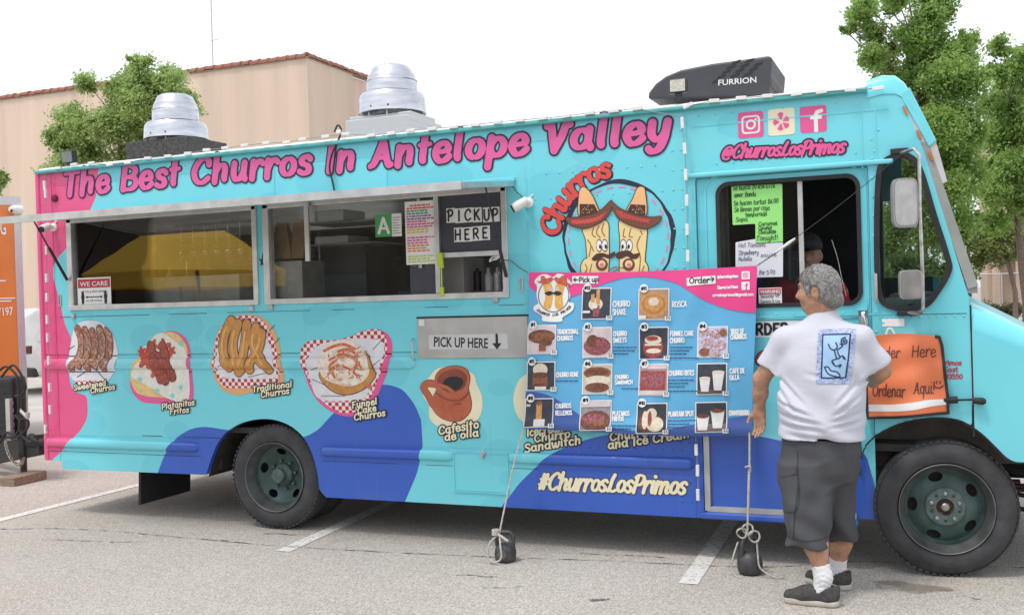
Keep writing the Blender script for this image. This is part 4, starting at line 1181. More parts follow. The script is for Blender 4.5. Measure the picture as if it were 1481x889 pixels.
# ---- roof gear: two exhaust fans, air conditioner, two flood lights
def fan(pxc, rings_px, base_px, Y, name, base_m, plate_top):
    # rings_px: (half width px, py)
    c = U(pxc, rings_px[0][1], Y)
    k = (U(pxc+100, rings_px[0][1], Y)-c).length/100.0*.985
    prof = [(hw*k, U(pxc, py, Y).z) for hw, py in rings_px]
    z0 = prof[-1][1]
    root = thing_part(name, (c.x, Y, 2.88))
    def fin(mb, nm, m, sm=35):
        return mb.build(nm, m, root, smooth=sm)
    i = [j for j, q in enumerate(rings_px) if len(q) > 2]
    return root, k, c
def thing_part(name, loc):
    o = bpy.data.objects.new(name, None); COL.objects.link(o); o.parent = truck; o.location = loc; return o
m_fan = mat('spun_aluminium', (.56, .57, .60), .24, .97, var=.18, vscale=5, stretch=(1, 1, 6))
def make_fan(pxc, Y, top, dome_w, dome_b, ring_w, ring_t, ring_b, base_b, base_hw, base_m):
    c = U(pxc, dome_b, Y); k = kpx(c)
    z = lambda py: U(pxc, py, Y).z
    root = thing_part('exhaust_fan', (c.x, Y, 2.88))
    o = (c.x, Y, 0)
    zt, zd, zm = z(top), z(dome_b), z(dome_b-(dome_b-top)*.42)
    dw, rw = dome_w*k, ring_w*k
    d = MB().lathe([(dw, zd), (dw*.985, zm), (dw*.955, zm+.01), (dw*.93, zm+.04), (dw*.83, zt-.05), (dw*.74, zt-.015), (dw*.60, zt), (.001, zt+.006)], o, 'z', 40, cap0=False).build('motor_dome', m_fan, root, smooth=30)
    MB().lathe([(dw*.99, zm-.006), (dw*1.01, zm), (dw*.99, zm+.006)], o, 'z', 40, cap0=False, cap1=False).build('dome_band', m_fan, d, smooth=30)
    MB().lathe([(dw*.93, zd-.03), (dw*.93, zd)], o, 'z', 32).build('dome_gap', m_black, root)
    zr, zb = z(ring_t), z(ring_b)
    MB().lathe([(dw*.95, zr+.022), (rw*.90, zr+.015), (rw*.95, zr), (rw*.985, zr-.03), (rw, zb+.012), (rw*1.015, zb), (rw*.98, zb-.004), (rw*.9, zb+.01)], o, 'z', 40, cap1=False).build('wind_band', m_fan, root, smooth=30)
    MB().lathe([(rw*.72, zb-.075), (rw*.72, zb-.02)], o, 'z', 28).build('fan_throat', mat('sooty_metal', (.07, .07, .07), .6, .3, var=.4), root)
    for i in range(8):
        t = 2*math.pi*i/8+.3
        MB().tube([(c.x+rw*.82*math.cos(t), Y+rw*.82*math.sin(t), zb-.08), (c.x+rw*.82*math.cos(t), Y+rw*.82*math.sin(t), zb)], .008, 6).build('stay_rod', m_alu, root)
    for i, t in enumerate((-1.75, -1.2)):
        MB().lathe([(.008, -.004), (.006, .006), (.001, .006)], (c.x+rw*.99*math.cos(t), Y+rw*.99*math.sin(t), zb+.03), 'z', 6).build('screw', m_black, root)
    bh = base_hw*k; zl = z(base_b)
    MB().box(c.x-bh, c.x+bh, Y-bh*.75, Y+bh*.75, 2.78, zl).build('roof_curb', base_m, root, bev=.006)
    return root
def plate_mat():
    m = bpy.data.materials.new('diamond_plate'); m.use_nodes = True
    t = m.node_tree; b = t.nodes['Principled BSDF']; b.inputs['Metallic'].default_value = .7; b.inputs['Roughness'].default_value = .35; b.inputs['Base Color'].default_value = (.55, .56, .57, 1)
    c = t.nodes.new('ShaderNodeTexCoord'); mp = t.nodes.new('ShaderNodeMapping'); mp.inputs['Rotation'].default_value = (0, R(45), R(0)); mp.inputs['Scale'].default_value = (38, 38, 38)
    ch = t.nodes.new('ShaderNodeTexChecker'); ch.inputs['Scale'].default_value = 1.0
    t.links.new(c.outputs['Object'], mp.inputs[0]); t.links.new(mp.outputs[0], ch.inputs[0])
    bp = t.nodes.new('ShaderNodeBump'); bp.inputs['Strength'].default_value = .9; bp.inputs['Distance'].default_value = .01
    t.links.new(ch.outputs['Fac'], bp.inputs['Height']); t.links.new(bp.outputs[0], b.inputs['Normal'])
    return m
PLATE = plate_mat()
make_fan(254.5, .62, 138, 33, 177, 45, 182, 203, 207, 56, mat('greasy_curb', (.055, .052, .05), .5, .2, var=.6, vscale=60))
make_fan(567, .62, 96.5, 37, 135, 48.5, 140, 166, 171, 50, PLATE)
MB().box(S(500,190,.35)[0], S(590,170,.35)[0], .35, .9, 2.78, S(545,170,.35)[1]).build('fan_deck', PLATE, truck, bev=.004)

ya = .55
prof = [S(*q, ya) for q in ((937,143),(938,134),(948,121),(963,110),(985,101),(1030,92),(1075,86),(1112,80.5),(1117,84),(1113,128),(1113,140))]
mb = MB(); mb.loft([[(x, ya, z) for x, z in prof], [(x+.0, ya+.66, z) for x, z in prof]])
ac = mb.build('air_conditioner', mat('charcoal_plastic', (.050, .051, .060), .5, var=.12, vscale=8), truck, bev=.015)
for r_ in range(5):
    for c_ in range(3):
        pyc = 88.5+r_*7.0-c_*2.0; x0p = 1057-r_*7+c_*19.5; 
        if r_ == 4 and c_ == 2: pass
        (u0, w0), (u1, w1) = S(x0p, pyc+5.4, ya), S(x0p+15-(0 if r_ < 4 else 4), pyc, ya)
        if pyc < 86: continue
        MB().add([(u0, ya-.002, w0), (u1-.01, ya-.002, w0+.01), (u1, ya-.002, w1+.012), (u0+.014, ya-.002, w1)], [(0,1,2,3)]).build('vent_slot', m_ink, ac)
put_sans(MB(), 'FURRION', S(1039,124,ya), S(1094,119.5,ya), .038, ya-.003, bold=.012).build('lettering', m_white, ac)
mb = MB()
for i in range(9):
    y = ya+.05+i*.07; mb.box(prof[9][0]-.005, prof[9][0]+.012, y, y+.018, prof[9][1]+.02, prof[8][1]-.05)
mb.build('coil_grille', mat('grille_grey', (.20, .19, .17), .6, var=.2), ac)
def flood(px0, py0, px1, py1, Y, tilt, lens):
    (x0, z0), (x1, z1) = S(px0, py1, Y), S(px1, py0, Y)
    m4 = Matrix.Translation(((x0+x1)/2, Y, (z0+z1)/2)) @ Matrix.Rotation(tilt, 4, 'X')
    w, h = (x1-x0)/2, (z1-z0)/2
    o = MB().box(-w, w, -.01, .04, -h, h, mtx=m4).build('flood_light', m_black, truck, bev=.006)
    MB().box(-w*.84, w*.84, -.0125, -.0102, -h*.84, h*.84, mtx=m4).build('lens', lens, o)
    mb = MB(); mb.box(-.02, .02, .0, .03, -h-.06, -h+.01, mtx=m4); mb.build('stand', m_black, o)
flood(90, 217, 106.5, 237, .02, R(6), mat('flood_lens_grey', (.20, .23, .22), .3, var=.1))
flood(968, 113, 993, 136, .03, R(-4), mat('flood_lens', (.52, .50, .42), .3, var=.25, vscale=90))

# ---- inside the kitchen
ins = thing_part('kitchen', (0, .1, .74))
m_bagw = mat('kraft_paper', (.36, .235, .14), .85, var=.15, vscale=12, bump=.2, bscale=30)
def inb(name, x0, x1, y0, y1, z0, z1, m, bev=.006):
    return MB().box(x0, x1, y0, y1, z0, z1).build(name, m, ins, bev=bev)
MB().box(-2.14, 3.0, 1.95, 1.98, .75, 2.74).build('back_wall', m_inside, ins)
mb = MB()
for x0, x1, y0, y1 in ((-2.14, -.46, .06, 2.15), (.46, 1.34, .06, 2.15), (2.11, 4.2, .06, 2.15), (-.46, .46, .06, .44), (-.46, .46, 1.78, 2.15), (1.34, 2.11, .06, .44), (1.34, 2.11, 1.78, 2.15)):  # ceiling left open under the added skylights
    mb.box(x0, x1, y0, y1, 2.70, 2.72)
mb.build('ceiling_panel', m_inside, ins)
MB().box(2.95, 2.98, .3, 2.15, .75, 2.70).build('bulkhead', m_inside, ins)
MB().box(2.99, 4.15, BW-.06, BW-.04, .75, 2.70).build('cab_lining', mat('black_lining', (.03, .03, .032), .7, var=.2), ins)
MB().box(4.155, 4.50, BW-.06, BW-.04, .75, 1.71).build('cab_lining', mat('black_lining'), ins)
inb('steel_counter', W1[0]+.35, S(326,400)[0], .16, .75, .80, S(250,400,.16)[1], mat('pale_counter', (.74, .72, .66), .45, .1, var=.18, vscale=9))
inb('side_counter', S(328,400,.3)[0], S(368,400,.3)[0], .30, .75, .80, S(345,398,.3)[1], m_bagw)
inb('wall_shelf', -1.7, .1, 1.55, 1.9, 2.02, 2.04, m_steel)
for i_ in range(13):
    x_ = -1.62+i_*.13; inb('supply_box', x_, x_+.10, 1.62, 1.85, 2.045, 2.12+.05*((i_*7) % 4), (m_white, m_bagw, mat('red_mat', (.28, .02, .02), .5, var=.1), m_steel)[i_ % 4])
for i_ in range(6):
    x_ = S(262+i_*17, 352, .55)[0]; MB().tube([(x_, .55, 2.32), (x_, .55, 2.10)], .006, 6).build('hanging_utensil', m_chrome, ins); MB().lathe([(.001, -.03), (.03, 0), (.034, .02)], (x_, .55, 2.08), 'z', 12).build('ladle_cup', m_chrome, ins, smooth=50)
MB().tube([(S(255,350,.55)[0], .55, 2.32), (S(365,350,.55)[0], .55, 2.32)], .01, 8).build('utensil_rail', m_chrome, ins)
inb('back_counter', -1.9, 1.9, 1.3, 1.9, .80, 1.72, m_steel)
inb('fryer', -1.9, W1[0]+.30, .3, .9, .8, 1.86, m_steel)
inb('range_hood', -1.9, .6, 1.0, 1.9, 2.25, 2.66, m_steel)
mb = MB(); x, z = S(270,385,.5); mb.tube([(x, .5, 1.80), (x, .5, 2.02), (x+.06, .42, 2.06), (x+.12, .38, 2.0)], .012, 8); mb.build('faucet', m_chrome, ins, smooth=50)
for q in ((183,375),(202,372),(245,378)):
    x, z = S(*q, .6); MB().lathe([(.035, -.08), (.035, .06), (.014, .085), (.012, .12), (.001, .12)], (x, .6, 1.86), 'z', 14).build('squeeze_bottle', m_white, ins, smooth=40)
inb('steel_cabinet', S(592,420,.22)[0], S(592,420,.22)[0]+.42, .24, .6, .8, S(600,375,.24)[1], mat('pale_cabinet', (.42, .41, .39), .5, var=.1))
inb('dark_fridge', S(437,400,.4)[0], S(528,400,.4)[0], .42, .9, .8, S(480,352,.42)[1], mat('dark_glass_door', (.10, .105, .11), .2, var=.1))
inb('shelf', S(440,320,.2)[0], S(545,320,.2)[0], .18, .6, S(480,320,.18)[1]-.012, S(480,320,.18)[1], m_steel)
inb('shelf', S(440,352,.2)[0], S(545,352,.2)[0], .18, .6, S(480,352,.18)[1]-.012, S(480,352,.18)[1], m_steel)
inb('white_crate', S(457,320,.2)[0], S(498,320,.2)[0], .19, .5, S(480,320,.18)[1]+.002, S(480,303,.18)[1], m_white)
inb('steel_tray', S(456,350,.2)[0], S(504,350,.2)[0], .19, .5, S(480,352,.18)[1]+.002, S(480,341,.18)[1], m_white)
inb('prep_table', S(396,400,.12)[0], S(437,400,.12)[0], .12, .8, .8, S(420,377,.12)[1], mat('pale_counter', (.74, .72, .66), .45, .1, var=.18, vscale=9))
inb('shelf_bowls', S(520,350,.5)[0], S(534,350,.5)[0], .5, .7, S(520,358,.5)[1], S(520,349,.5)[1], m_white, .02)
m_bag = mat('light_kraft_paper', (.50, .34, .21), .85, var=.15, vscale=12, bump=.2, bscale=30)
for i, (p0, p1, t) in enumerate((((393,374),(408,324),.05), ((408,375),(421,322),-.04), ((421,374),(438,318),.03))):
    (x0, z0), (x1, z1) = S(*p0, .13), S(*p1, .13)
    mb = MB(); mb.add([(x0, .13, z0), (x1, .12, z0), (x1+t, .12, z1), (x0+t, .13, z1+.01), (x0, .25, z0), (x1, .25, z0), (x1+t, .15, z1), (x0+t, .16, z1+.01)], [(0,1,2,3),(7,6,5,4),(0,4,5,1),(1,5,6,2),(2,6,7,3),(3,7,4,0)])
    mb.build('paper_bag', m_bag, ins)
# things by the open hatch
for i, q in enumerate((660,675,691,707,720)):
    x, _ = S(q, 410, .35); MB().lathe([(.028, 0), (.028, .10+.02*(i % 3)), (.012, .13), (.012, .16)], (x, .35, 1.70), 'z', 12).build('bottle', (m_black, m_steel, m_black, m_white, m_steel)[i], ins, smooth=40)
inb('counter_mat', S(640,425,.1)[0], S(730,425,.1)[0], .10, .6, 1.66, 1.69, mat('red_mat', (.28, .02, .02), .5, var=.1))
x, z = S(641,415); mb = MB(); mb.tube([(x, -.02, S(641,428)[1]), (x, -.02, S(641,415)[1])], .016, 10); mb.tube([(x, -.02, S(641,415)[1]), (x, -.02, S(640,388)[1])], .005, 6); mb.tube([(x, -.02, S(640,388)[1]), (x-.012, -.02, S(639,366)[1])], .022, 10); mb.build('yellow_green_clamp', mat('lime_plastic', (.50, .62, .04), .4, var=.08), truck, smooth=50)

# cab: seat, dashboard, rolls seen through the quarter window
cab = thing_part('cab_interior', (4.2, 1.1, .74))
def cb(name, m, *a, bev=.02): return MB().box(*a).build(name, m, cab, bev=bev)
cb('dashboard', mat('grey_dash', (.18, .19, .19), .6, var=.1), 4.24, 4.50, .45, 2.1, 1.25, 1.60)
cb('driver_seat', m_black, 3.5, 3.95, 1.35, 1.85, .9, 1.35); cb('seat_back', m_black, 3.42, 3.55, 1.35, 1.85, 1.35, 2.0)
m_mint = mat('mint_roll', (.42, .60, .52), .7, var=.08)
for x, z0, r_ in ((4.30, 1.42, .07), (4.44, 1.42, .07), (4.37, 1.54, .06)):
    MB().lathe([(r_, 0), (r_, .16), (r_*.3, .16), (r_*.3, .12)], (x, .22, z0), 'z', 18).build('paper_roll', m_mint, cab, smooth=40)
mb = MB(); mb.tube([(4.25+.19*math.cos(t)*.35, 1.6+.19*math.sin(t), 1.5+.19*math.cos(t)*.8) for t in [2*math.pi*i/24 for i in range(25)]], .014, 8); mb.build('steering_wheel', m_black, cab)
# notes on the door window
(a0, b0), (a1, b1) = S(1056,351), S(1131,268)
fn = Field(a0-.02, b0-.1, a1+.02, b1+.02, .006)
fn.poly([S(1056,268.5), S(1130,265), S(1131,349), S(1091,351), S(1091,323), S(1058,325)])
gn = fn.mesh(MB(), 0, .040, .001).build('green_note', mat('neon_green_paper', (.30, .74, .20), .7, var=.05), truck)
fi = Field(a0-.02, b0-.1, a1+.02, b1+.02, .0025)
q = random.Random(5)
for txt, px, py, w, xh in (('Se busca 20.456.0726', 1058, 275, 62, .022), ('amor. Banda', 1060, 285, 32, .022), ('Se hacen tortas $6.00', 1059, 297, 66, .022), ('Se llevan por caja', 1060, 306, 52, .022), ('temporada', 1076, 313, 32, .02), ('Sopa', 1062, 320, 18, .02), ('Caramel', 1095, 326, 28, .017), ('Coconut', 1095, 332, 20, .017), ('Chocolate', 1095, 338, 26, .017), ('Tonight!', 1092, 348, 32, .024)):
    p = S(px, py); write(fi, txt, p, xh*.9, .0019, slant=.1, dirv=(1, .0), fit=(S(px+w, py)[0]-p[0]), contrast=0, wob=.002)
fi.mesh(MB(), 0, .0375).build('handwriting', mat('green_black_ink', (.03, .10, .03), .6, var=.1), gn)
(a0, b0), (a1, b1) = S(1063,401), S(1131,350)
fn = Field(a0-.02, b0-.02, a1+.02, b1+.06, .006); fn.poly([S(1062,350), S(1091,345), S(1091,352), S(1131,350), S(1131,400), S(1062,402)])
wn = fn.mesh(MB(), 0, .0425, .001).build('white_note', mat('white_note_paper', (.70, .71, .76), .75, var=.04), truck)
fi = Field(a0-.02, b0-.02, a1+.02, b1+.05, .0025)
for txt, px, py, w, xh in (('Hot Tamales', 1066, 358, 40, .022), ('Strawberry', 1066, 369, 30, .022), ('Nutella', 1066, 377, 20, .02), ('sauce', 1098, 372, 24, .018), ('for 5.00', 1096, 397, 24, .02)):
    p = S(px, py); write(fi, txt, p, xh*.9, .0016, slant=.1, fit=(S(px+w, py)[0]-p[0]), contrast=0, wob=.003)
fi.mesh(MB(), 0, .0405).build('handwriting', mat('grey_ink2', (.12, .13, .2), .6, var=.1), wn)
# warning sticker
(a0, b0), (a1, b1) = S(1096,441), S(1129,415.5)
wsn = paper(a0, b0, a1, b1, .0425, 'warning_sticker')
MB().box(a0+.005, a1-.005, .0385, .0405, b1-.038, b1-.005).build('red_band', mat('sign_red'), wsn)
put_sans(MB(), 'WARNING', (a0+.01, b1-.033), (a1-.01, b1-.033), .022, .0375, bold=.02).build('lettering', m_paper, wsn)
mb = MB(); put_sans(mb, 'Security VP', (a0+.012, b0+.042), (a1-.012, b0+.042), .020, .039, bold=.01); put_sans(mb, 'Cameras In Use', (a0+.01, b0+.012), (a1-.01, b0+.012), .018, .039, bold=.01); mb.build('sticker_print', m_ink, wsn)
# ORDER HERE letters on white, partly hidden
(a0, b0), (a1, b1) = S(1086,488), S(1210,464)
wo_ = MB().box(a0, a1, .0265, .0275, b0, S(1086,465)[1]).build('order_sign', m_paper, truck)
fi = Field(a0-.05, b0-.05, a1+.05, b1+.05, .003); write(fi, 'ORDER', S(1078,484.5), .046, .0080, sx=.82, gap=.12, contrast=0)
fi.mesh(MB(), 0, .0245).build('lettering', m_ink, wo_)
# ================================================================== PAINT AND PRINT ON THE TRUCK'S SIDE
def two(name, a, b, scale=20.0, thr=.5, soft=.06, rough=.5, stretch=None, kind='noise'):
    if name in MATS: return MATS[name]
    m = bpy.data.materials.new(name); m.use_nodes = True
    t = m.node_tree; p = t.nodes['Principled BSDF']; p.inputs['Roughness'].default_value = rough
    c = t.nodes.new('ShaderNodeTexCoord'); mp = t.nodes.new('ShaderNodeMapping'); mp.inputs['Scale'].default_value = stretch or (1, 1, 1)
    t.links.new(c.outputs['Object'], mp.inputs[0])
    if kind == 'check':
        n = t.nodes.new('ShaderNodeTexChecker'); n.inputs['Scale'].default_value = scale; fac = n.outputs['Fac']
        t.links.new(mp.outputs[0], n.inputs['Vector'])
    else:
        n = t.nodes.new('ShaderNodeTexNoise'); n.inputs['Scale'].default_value = scale; n.inputs['Detail'].default_value = 8.0; n.inputs['Roughness'].default_value = .68
        t.links.new(mp.outputs[0], n.inputs['Vector'])
        r = t.nodes.new('ShaderNodeMapRange'); r.inputs['From Min'].default_value = thr-soft; r.inputs['From Max'].default_value = thr+soft
        t.links.new(n.outputs[0], r.inputs['Value']); fac = r.outputs[0]
    t.links.new(mix_col(t, fac, tuple(a), tuple(b)), p.inputs['Base Color'])
    MATS[name] = m
    return m
c_pink = mat('title_pink', (.70, .115, .33), .4, var=.05, vscale=4)
c_pink2 = mat('decal_pink', (.74, .10, .30), .4, var=.05, vscale=4)
c_cream = mat('decal_cream', (.80, .74, .52), .45, var=.05)
c_red = mat('logo_red', (.66, .07, .06), .4, var=.05)
def px_field(x0, y0, x1, y1, h=.004, Y=0.0):
    a = [S(*q, Y) for q in ((x0, y0), (x1, y0), (x0, y1), (x1, y1))]
    return Field(min(q[0] for q in a), min(q[1] for q in a), max(q[0] for q in a), max(q[1] for q in a), h)
def P2(pts, Y=0.0): return [S(*q, Y) for q in pts]
def C2(pts, Y=0.0, n=4): return catmull(P2(pts, Y), n, closed=True)

def side_map(x, z, y):
    # print follows the half-round upper rail
    h, d = .085, .022; q = (z-1.222)/(h/2)
    return (x, y-(d*math.sqrt(max(0.0, 1-q*q))*1.04+.0012 if abs(q) < 1 and x < S(601,527)[0] else 0.0), z)
# ---- headline
p0, p1 = S(90,285.5), S(984,205.5)
fd = Field(p0[0]-.1, min(p0[1], p1[1])-.14, p1[0]+.12, max(p0[1], p1[1])+.30, .0045)
L = math.hypot(p1[0]-p0[0], p1[1]-p0[1])
write(fd, 'The Best Churros In Antelope Valley', (p0[0]+.01, p0[1]+.012), .126, .0270, slant=.15, dirv=(p1[0]-p0[0], p1[1]-p0[1]), fit=L-.07, contrast=.46, gap=.13, plain=True)
mb = MB(); fd.mesh(mb, .0115, -.0046, mi=0); fd.mesh(mb, 0.0, -.0058, mi=1)
mb.build('headline_lettering', [m_navy, c_pink], truck)

def two_tone(name, lines, fillm, outm, grow, y=-.003, h=.0025, contrast=.3, slant=.18, parent=truck, rk=.19, plain=False):
    mb = MB()
    for txt, a, b, caph in lines:
        a, b = S(*a), S(*b)
        xh = caph/1.42
        fd = Field(min(a[0], b[0])-.05, min(a[1], b[1])-.6*xh-.02, max(a[0], b[0])+.07, max(a[1], b[1])+caph+.03, h)
        write(fd, txt, a, xh, xh*rk, slant=slant, dirv=(b[0]-a[0], b[1]-a[1]), fit=math.hypot(b[0]-a[0], b[1]-a[1])-xh*.1, contrast=contrast, gap=.08 if plain else -.02, plain=plain)
        fd.mesh(mb, grow, y, mi=0); fd.mesh(mb, 0, y-.0013, mi=1); y -= .0004
    return mb.build(name, [outm, fillm], parent)
two_tone('social_lettering', [('@ChurrosLosPrimos', (1043,230), (1222,221), .078)], c_pink2, m_navy, .010, h=.0028, slant=.32, rk=.16)
two_tone('hashtag_lettering', [('#ChurrosLosPrimos', (777,707), (993,714), .108)], c_cream, mat('decal_brown', (.10, .055, .03), .5, var=.1), .0045, y=-.004, h=.003, slant=.32, rk=.15)
lab = dict(fillm=c_cream, outm=m_ink, grow=.008, rk=.18, plain=True)
two_tone('dish_name', [('Sweetened', (108,564), (155,557), .040), ('Churros', (132,568.5), (168,562), .040)], y=-.008, **lab)
two_tone('dish_name', [('Platanitos', (235,592), (283,585), .042), ('Fritos', (247,599), (275,595.5), .040)], y=-.008, **lab)
two_tone('dish_name', [('Traditional', (366,567), (424,559), .042), ('Churros', (378,574.5), (420,568.5), .042)], y=-.008, **lab)
two_tone('dish_name', [('Funnel', (510,590), (547,584), .043), ('Cake', (518,598), (546,593.5), .043), ('Churros', (513,607.5), (559,600.5), .043)], y=-.008, **lab)
two_tone('dish_name', [('Cafesito', (635,628), (694,618), .052), ('de olla', (644,637), (694,630), .050)], y=-.006, **lab)
two_tone('dish_name', [('Icecream', (762,631), (820,622), .050), ('Churro', (773,639), (826,631.5), .050), ('Sandwitch', (759,654), (842,641), .052)], y=-.004, **lab)
two_tone('dish_name', [('Churro', (882,637), (938,630), .050), ('and Ice Cream', (880,649), (999,632), .052)], y=-.004, **lab)
# red address on the cab, mostly behind the delivery bag
mb = MB(); rd = mat('address_red', (.45, .04, .07), .45, var=.05)
for txt, x0, x1, y in (('Churros Los Primos', 1306, 1391, 528), ('3111 Ave S6 East', 1312, 1386, 537.5), ('Palmdale CA 93550', 1308, 1393, 547.5)):
    fd = px_field(x0-4, y-14, x1+6, y+6, .0025); a, b = S(x0, y), S(x1, y-.5); write(fd, txt, a, .019, .0031, fit=b[0]-a[0], contrast=.1); fd.mesh(mb, 0, -.0022)
mb.build('address_lettering', rd, truck)
# red smudge of script beside the man
mb = MB(); fd = px_field(1085, 505, 1115, 535, .003); write(fd, 'Chu', S(1091,527), .05, .009, slant=.25); fd.mesh(mb, .006, .0262, mi=0); fd.mesh(mb, 0, .0250, mi=1); mb.build('door_script', [m_navy, c_red], truck)

# ---- three social badges
def badge(x0, y0, x1, y1, base, draw, inkm, name):
    (ax, az), (bx_, bz_) = S(x0, (y0+y1)/2), S(x1, (y0+y1)/2)
    s_ = (bx_-ax)/2; cx, cz = (ax+bx_)/2, S((x0+x1)/2, (y0+y1)/2)[1]
    f = Field(cx-s_-.02, cz-s_-.02, cx+s_+.02, cz+s_+.02, .004); f.rrect(cx-s_, cz-s_*1.03, cx+s_, cz+s_*1.03, s_*.22)
    g = Field(cx-s_-.02, cz-s_-.02, cx+s_+.02, cz+s_+.02, .0025); draw(g, cx, cz, s_)
    mb = MB(); f.mesh(mb, 0, -.002, mi=0); g.clip(f_resample(f, g)); g.mesh(mb, 0, -.0034, mi=1); mb.build(name, [base, inkm], truck)
def f_resample(f, g):
    r = Field(0, 0, 1, 1, 1); r.x0, r.z0, r.h, r.nx, r.nz = g.x0, g.z0, g.h, g.nx, g.nz
    X = np.clip(((g.x0+np.arange(g.nx)*g.h)-f.x0)/f.h, 0, f.nx-1.001); Z = np.clip(((g.z0+np.arange(g.nz)*g.h)-f.z0)/f.h, 0, f.nz-1.001)
    i, j = X.astype(int), Z.astype(int); u, v = (X-i)[None, :], (Z-j)[:, None]
    d = f.d
    r.d = (d[np.ix_(j, i)]*(1-u)*(1-v)+d[np.ix_(j, i+1)]*u*(1-v)+d[np.ix_(j+1, i)]*(1-u)*v+d[np.ix_(j+1, i+1)]*u*v)
    return r
def d_ig(g, x, z, s):
    g.rrect(x-s*.72, z-s*.72, x+s*.72, z+s*.72, s*.3); g.rrect(x-s*.58, z-s*.58, x+s*.58, z+s*.58, s*.22, op='s')
    g.disc(x, z, s*.40); g.disc(x, z, s*.24, op='s'); g.disc(x+s*.38, z+s*.38, s*.09)
def d_burst(g, x, z, s):
    for a, l in ((95, .62), (25, .5), (-40, .55), (-100, .55), (180, .5)):
        c, q = math.cos(R(a)), math.sin(R(a)); o = .16*s
        g.poly([(x+c*o, z+q*o), (x+c*l*s-q*.19*s, z+q*l*s+c*.19*s), (x+c*(l+.1)*s, z+q*(l+.1)*s), (x+c*l*s+q*.19*s, z+q*l*s-c*.19*s)], grow=.003)
def d_f(g, x, z, s):
    x += s*.2
    g.stroke([(x, z-s*1.1), (x, z+s*.3), (x+s*.10, z+s*.52), (x+s*.42, z+s*.60)], s*.15); g.rrect(x-s*.42, z-s*.02, x+s*.45, z+s*.24, s*.02)
badge(1067.5, 162, 1104.5, 199, c_pink2, d_ig, mat('badge_white', (.80, .78, .74), .4, var=.03), 'social_badge')
badge(1111, 158, 1149.5, 195, c_cream, d_burst, c_pink2, 'social_badge')
badge(1157, 154, 1195.5, 191, c_pink2, d_f, mat('badge_white'), 'social_badge')

# ---- round logo: two churros with sombreros and moustaches
def Z7(pts): return [(740+x/3.7025, 220+y/3.7025) for x, y in pts]
def L7(pts, n=4): return C2(Z7(pts), 0, n)
lc = S(893,345); lr = (S(972,345)[0]-S(814,345)[0])/2
def lf(h=.003): return Field(lc[0]-lr-.08, lc[1]-lr-.1, lc[0]+lr+.08, lc[1]+lr+.12, h)
logo = MB(); lm = []
def layer(f, m, y, lev=0.0):
    if m not in lm: lm.append(m)
    f.mesh(logo, lev, y, mi=lm.index(m))
f = lf(.004); f.stroke([(lc[0]+lr*(1+.008*math.sin(9*R(t))+.006*math.sin(23*R(t)))*math.cos(R(t)), lc[1]+lr*(1+.008*math.sin(9*R(t)))*math.sin(R(t))) for t in range(0, 361, 4)], [.011+.005*math.sin(5*R(t)+1) for t in range(0, 361, 4)]); layer(f, m_navy, -.0020)
f = lf(.003)
for k in range(26):
    a0 = R(k*360/26); f.stroke([(lc[0]+lr*.91*math.cos(a0+q), lc[1]+lr*.91*math.sin(a0+q)) for q in (-.055, 0, .055)], .0055)
layer(f, mat('dash_pink', (.70, .22, .45), .4, var=.05), -.0020)
tan, dough, brown, dbrown = mat('hat_tan', (.80, .46, .22), .5, var=.05), mat('churro_cream', (.80, .62, .30), .5, var=.06), mat('hat_brown', (.17, .055, .035), .5, var=.1), mat('moustache_brown', (.07, .025, .018), .5, var=.1)
bodyL = L7([(385,405),(398,470),(404,540),(408,600),(398,660),(408,720),(520,720),(518,640),(522,560),(520,470),(516,380),(470,365)])
bodyR = L7([(580,365),(582,470),(580,560),(580,640),(582,720),(700,720),(712,640),(714,560),(722,470),(720,405),(660,380)])
armL = L7([(400,570),(380,590),(372,625),(385,665),(420,680),(420,590)]); armR = L7([(700,580),(724,600),(732,640),(715,670),(690,670),(690,600)])
f = lf()
for q in (armL, armR, bodyL, bodyR): f.poly(q)
layer(f, dbrown, -.0030, .006); layer(f, dough, -.0042)
f = lf(.0025)
for s_ in ([(440,405),(432,440),(450,455)],[(470,395),(455,430),(475,458)],[(495,380),(484,420),(500,450)],[(408,470),(425,500),(415,560)],[(430,600),(420,640)],[(395,600),(405,625),(390,650)],[(605,410),(598,450),(612,455)],[(640,410),(630,450),(648,455)],[(690,450),(672,500),(690,560),(684,640)],[(520,630),(560,615),(600,622)],[(530,650),(570,625)],[(710,610),(700,640)],[(430,505),(440,530)],[(690,420),(700,440)]):
    f.stroke(catmull(P2(Z7(s_)), 4), .0036)
layer(f, mat('churro_line', (.30, .15, .05), .5, var=.1), -.0052)
f = lf(.0025)
for x in (470, 500, 600, 632): c = S(*Z7([(x, 500)])[0]); f.disc(c[0], c[1], .017, rz=.034)
layer(f, dbrown, -.0052, .0035); layer(f, mat('badge_white'), -.0064)
f = lf(.0025)
for x in (476, 506, 596, 628): c = S(*Z7([(x, 506)])[0]); f.disc(c[0], c[1], .008, rz=.014)
layer(f, m_navy, -.0076)
f = lf(.0025)
f.poly(L7([(430,572),(455,545),(490,540),(520,548),(553,532),(550,560),(520,570),(495,562),(470,575),(445,582)])); f.poly(L7([(557,545),(590,530),(630,528),(655,545),(688,540),(675,568),(645,572),(620,558),(590,570),(565,568)]))
layer(f, dbrown, -.0064)
f = lf(.0025)
for x in (484, 628):
    c = S(*Z7([(x, 602)])[0]); f.disc(c[0], c[1], .040); f.disc(c[0], c[1]+.004, .024, op='s')
layer(f, brown, -.0053)
f = lf(.0025)
for x in (484, 630): c = S(*Z7([(x, 603)])[0]); f.disc(c[0], c[1], .014, rz=.011)
layer(f, mat('tongue_pink', (.75, .16, .28), .5, var=.05), -.0066)
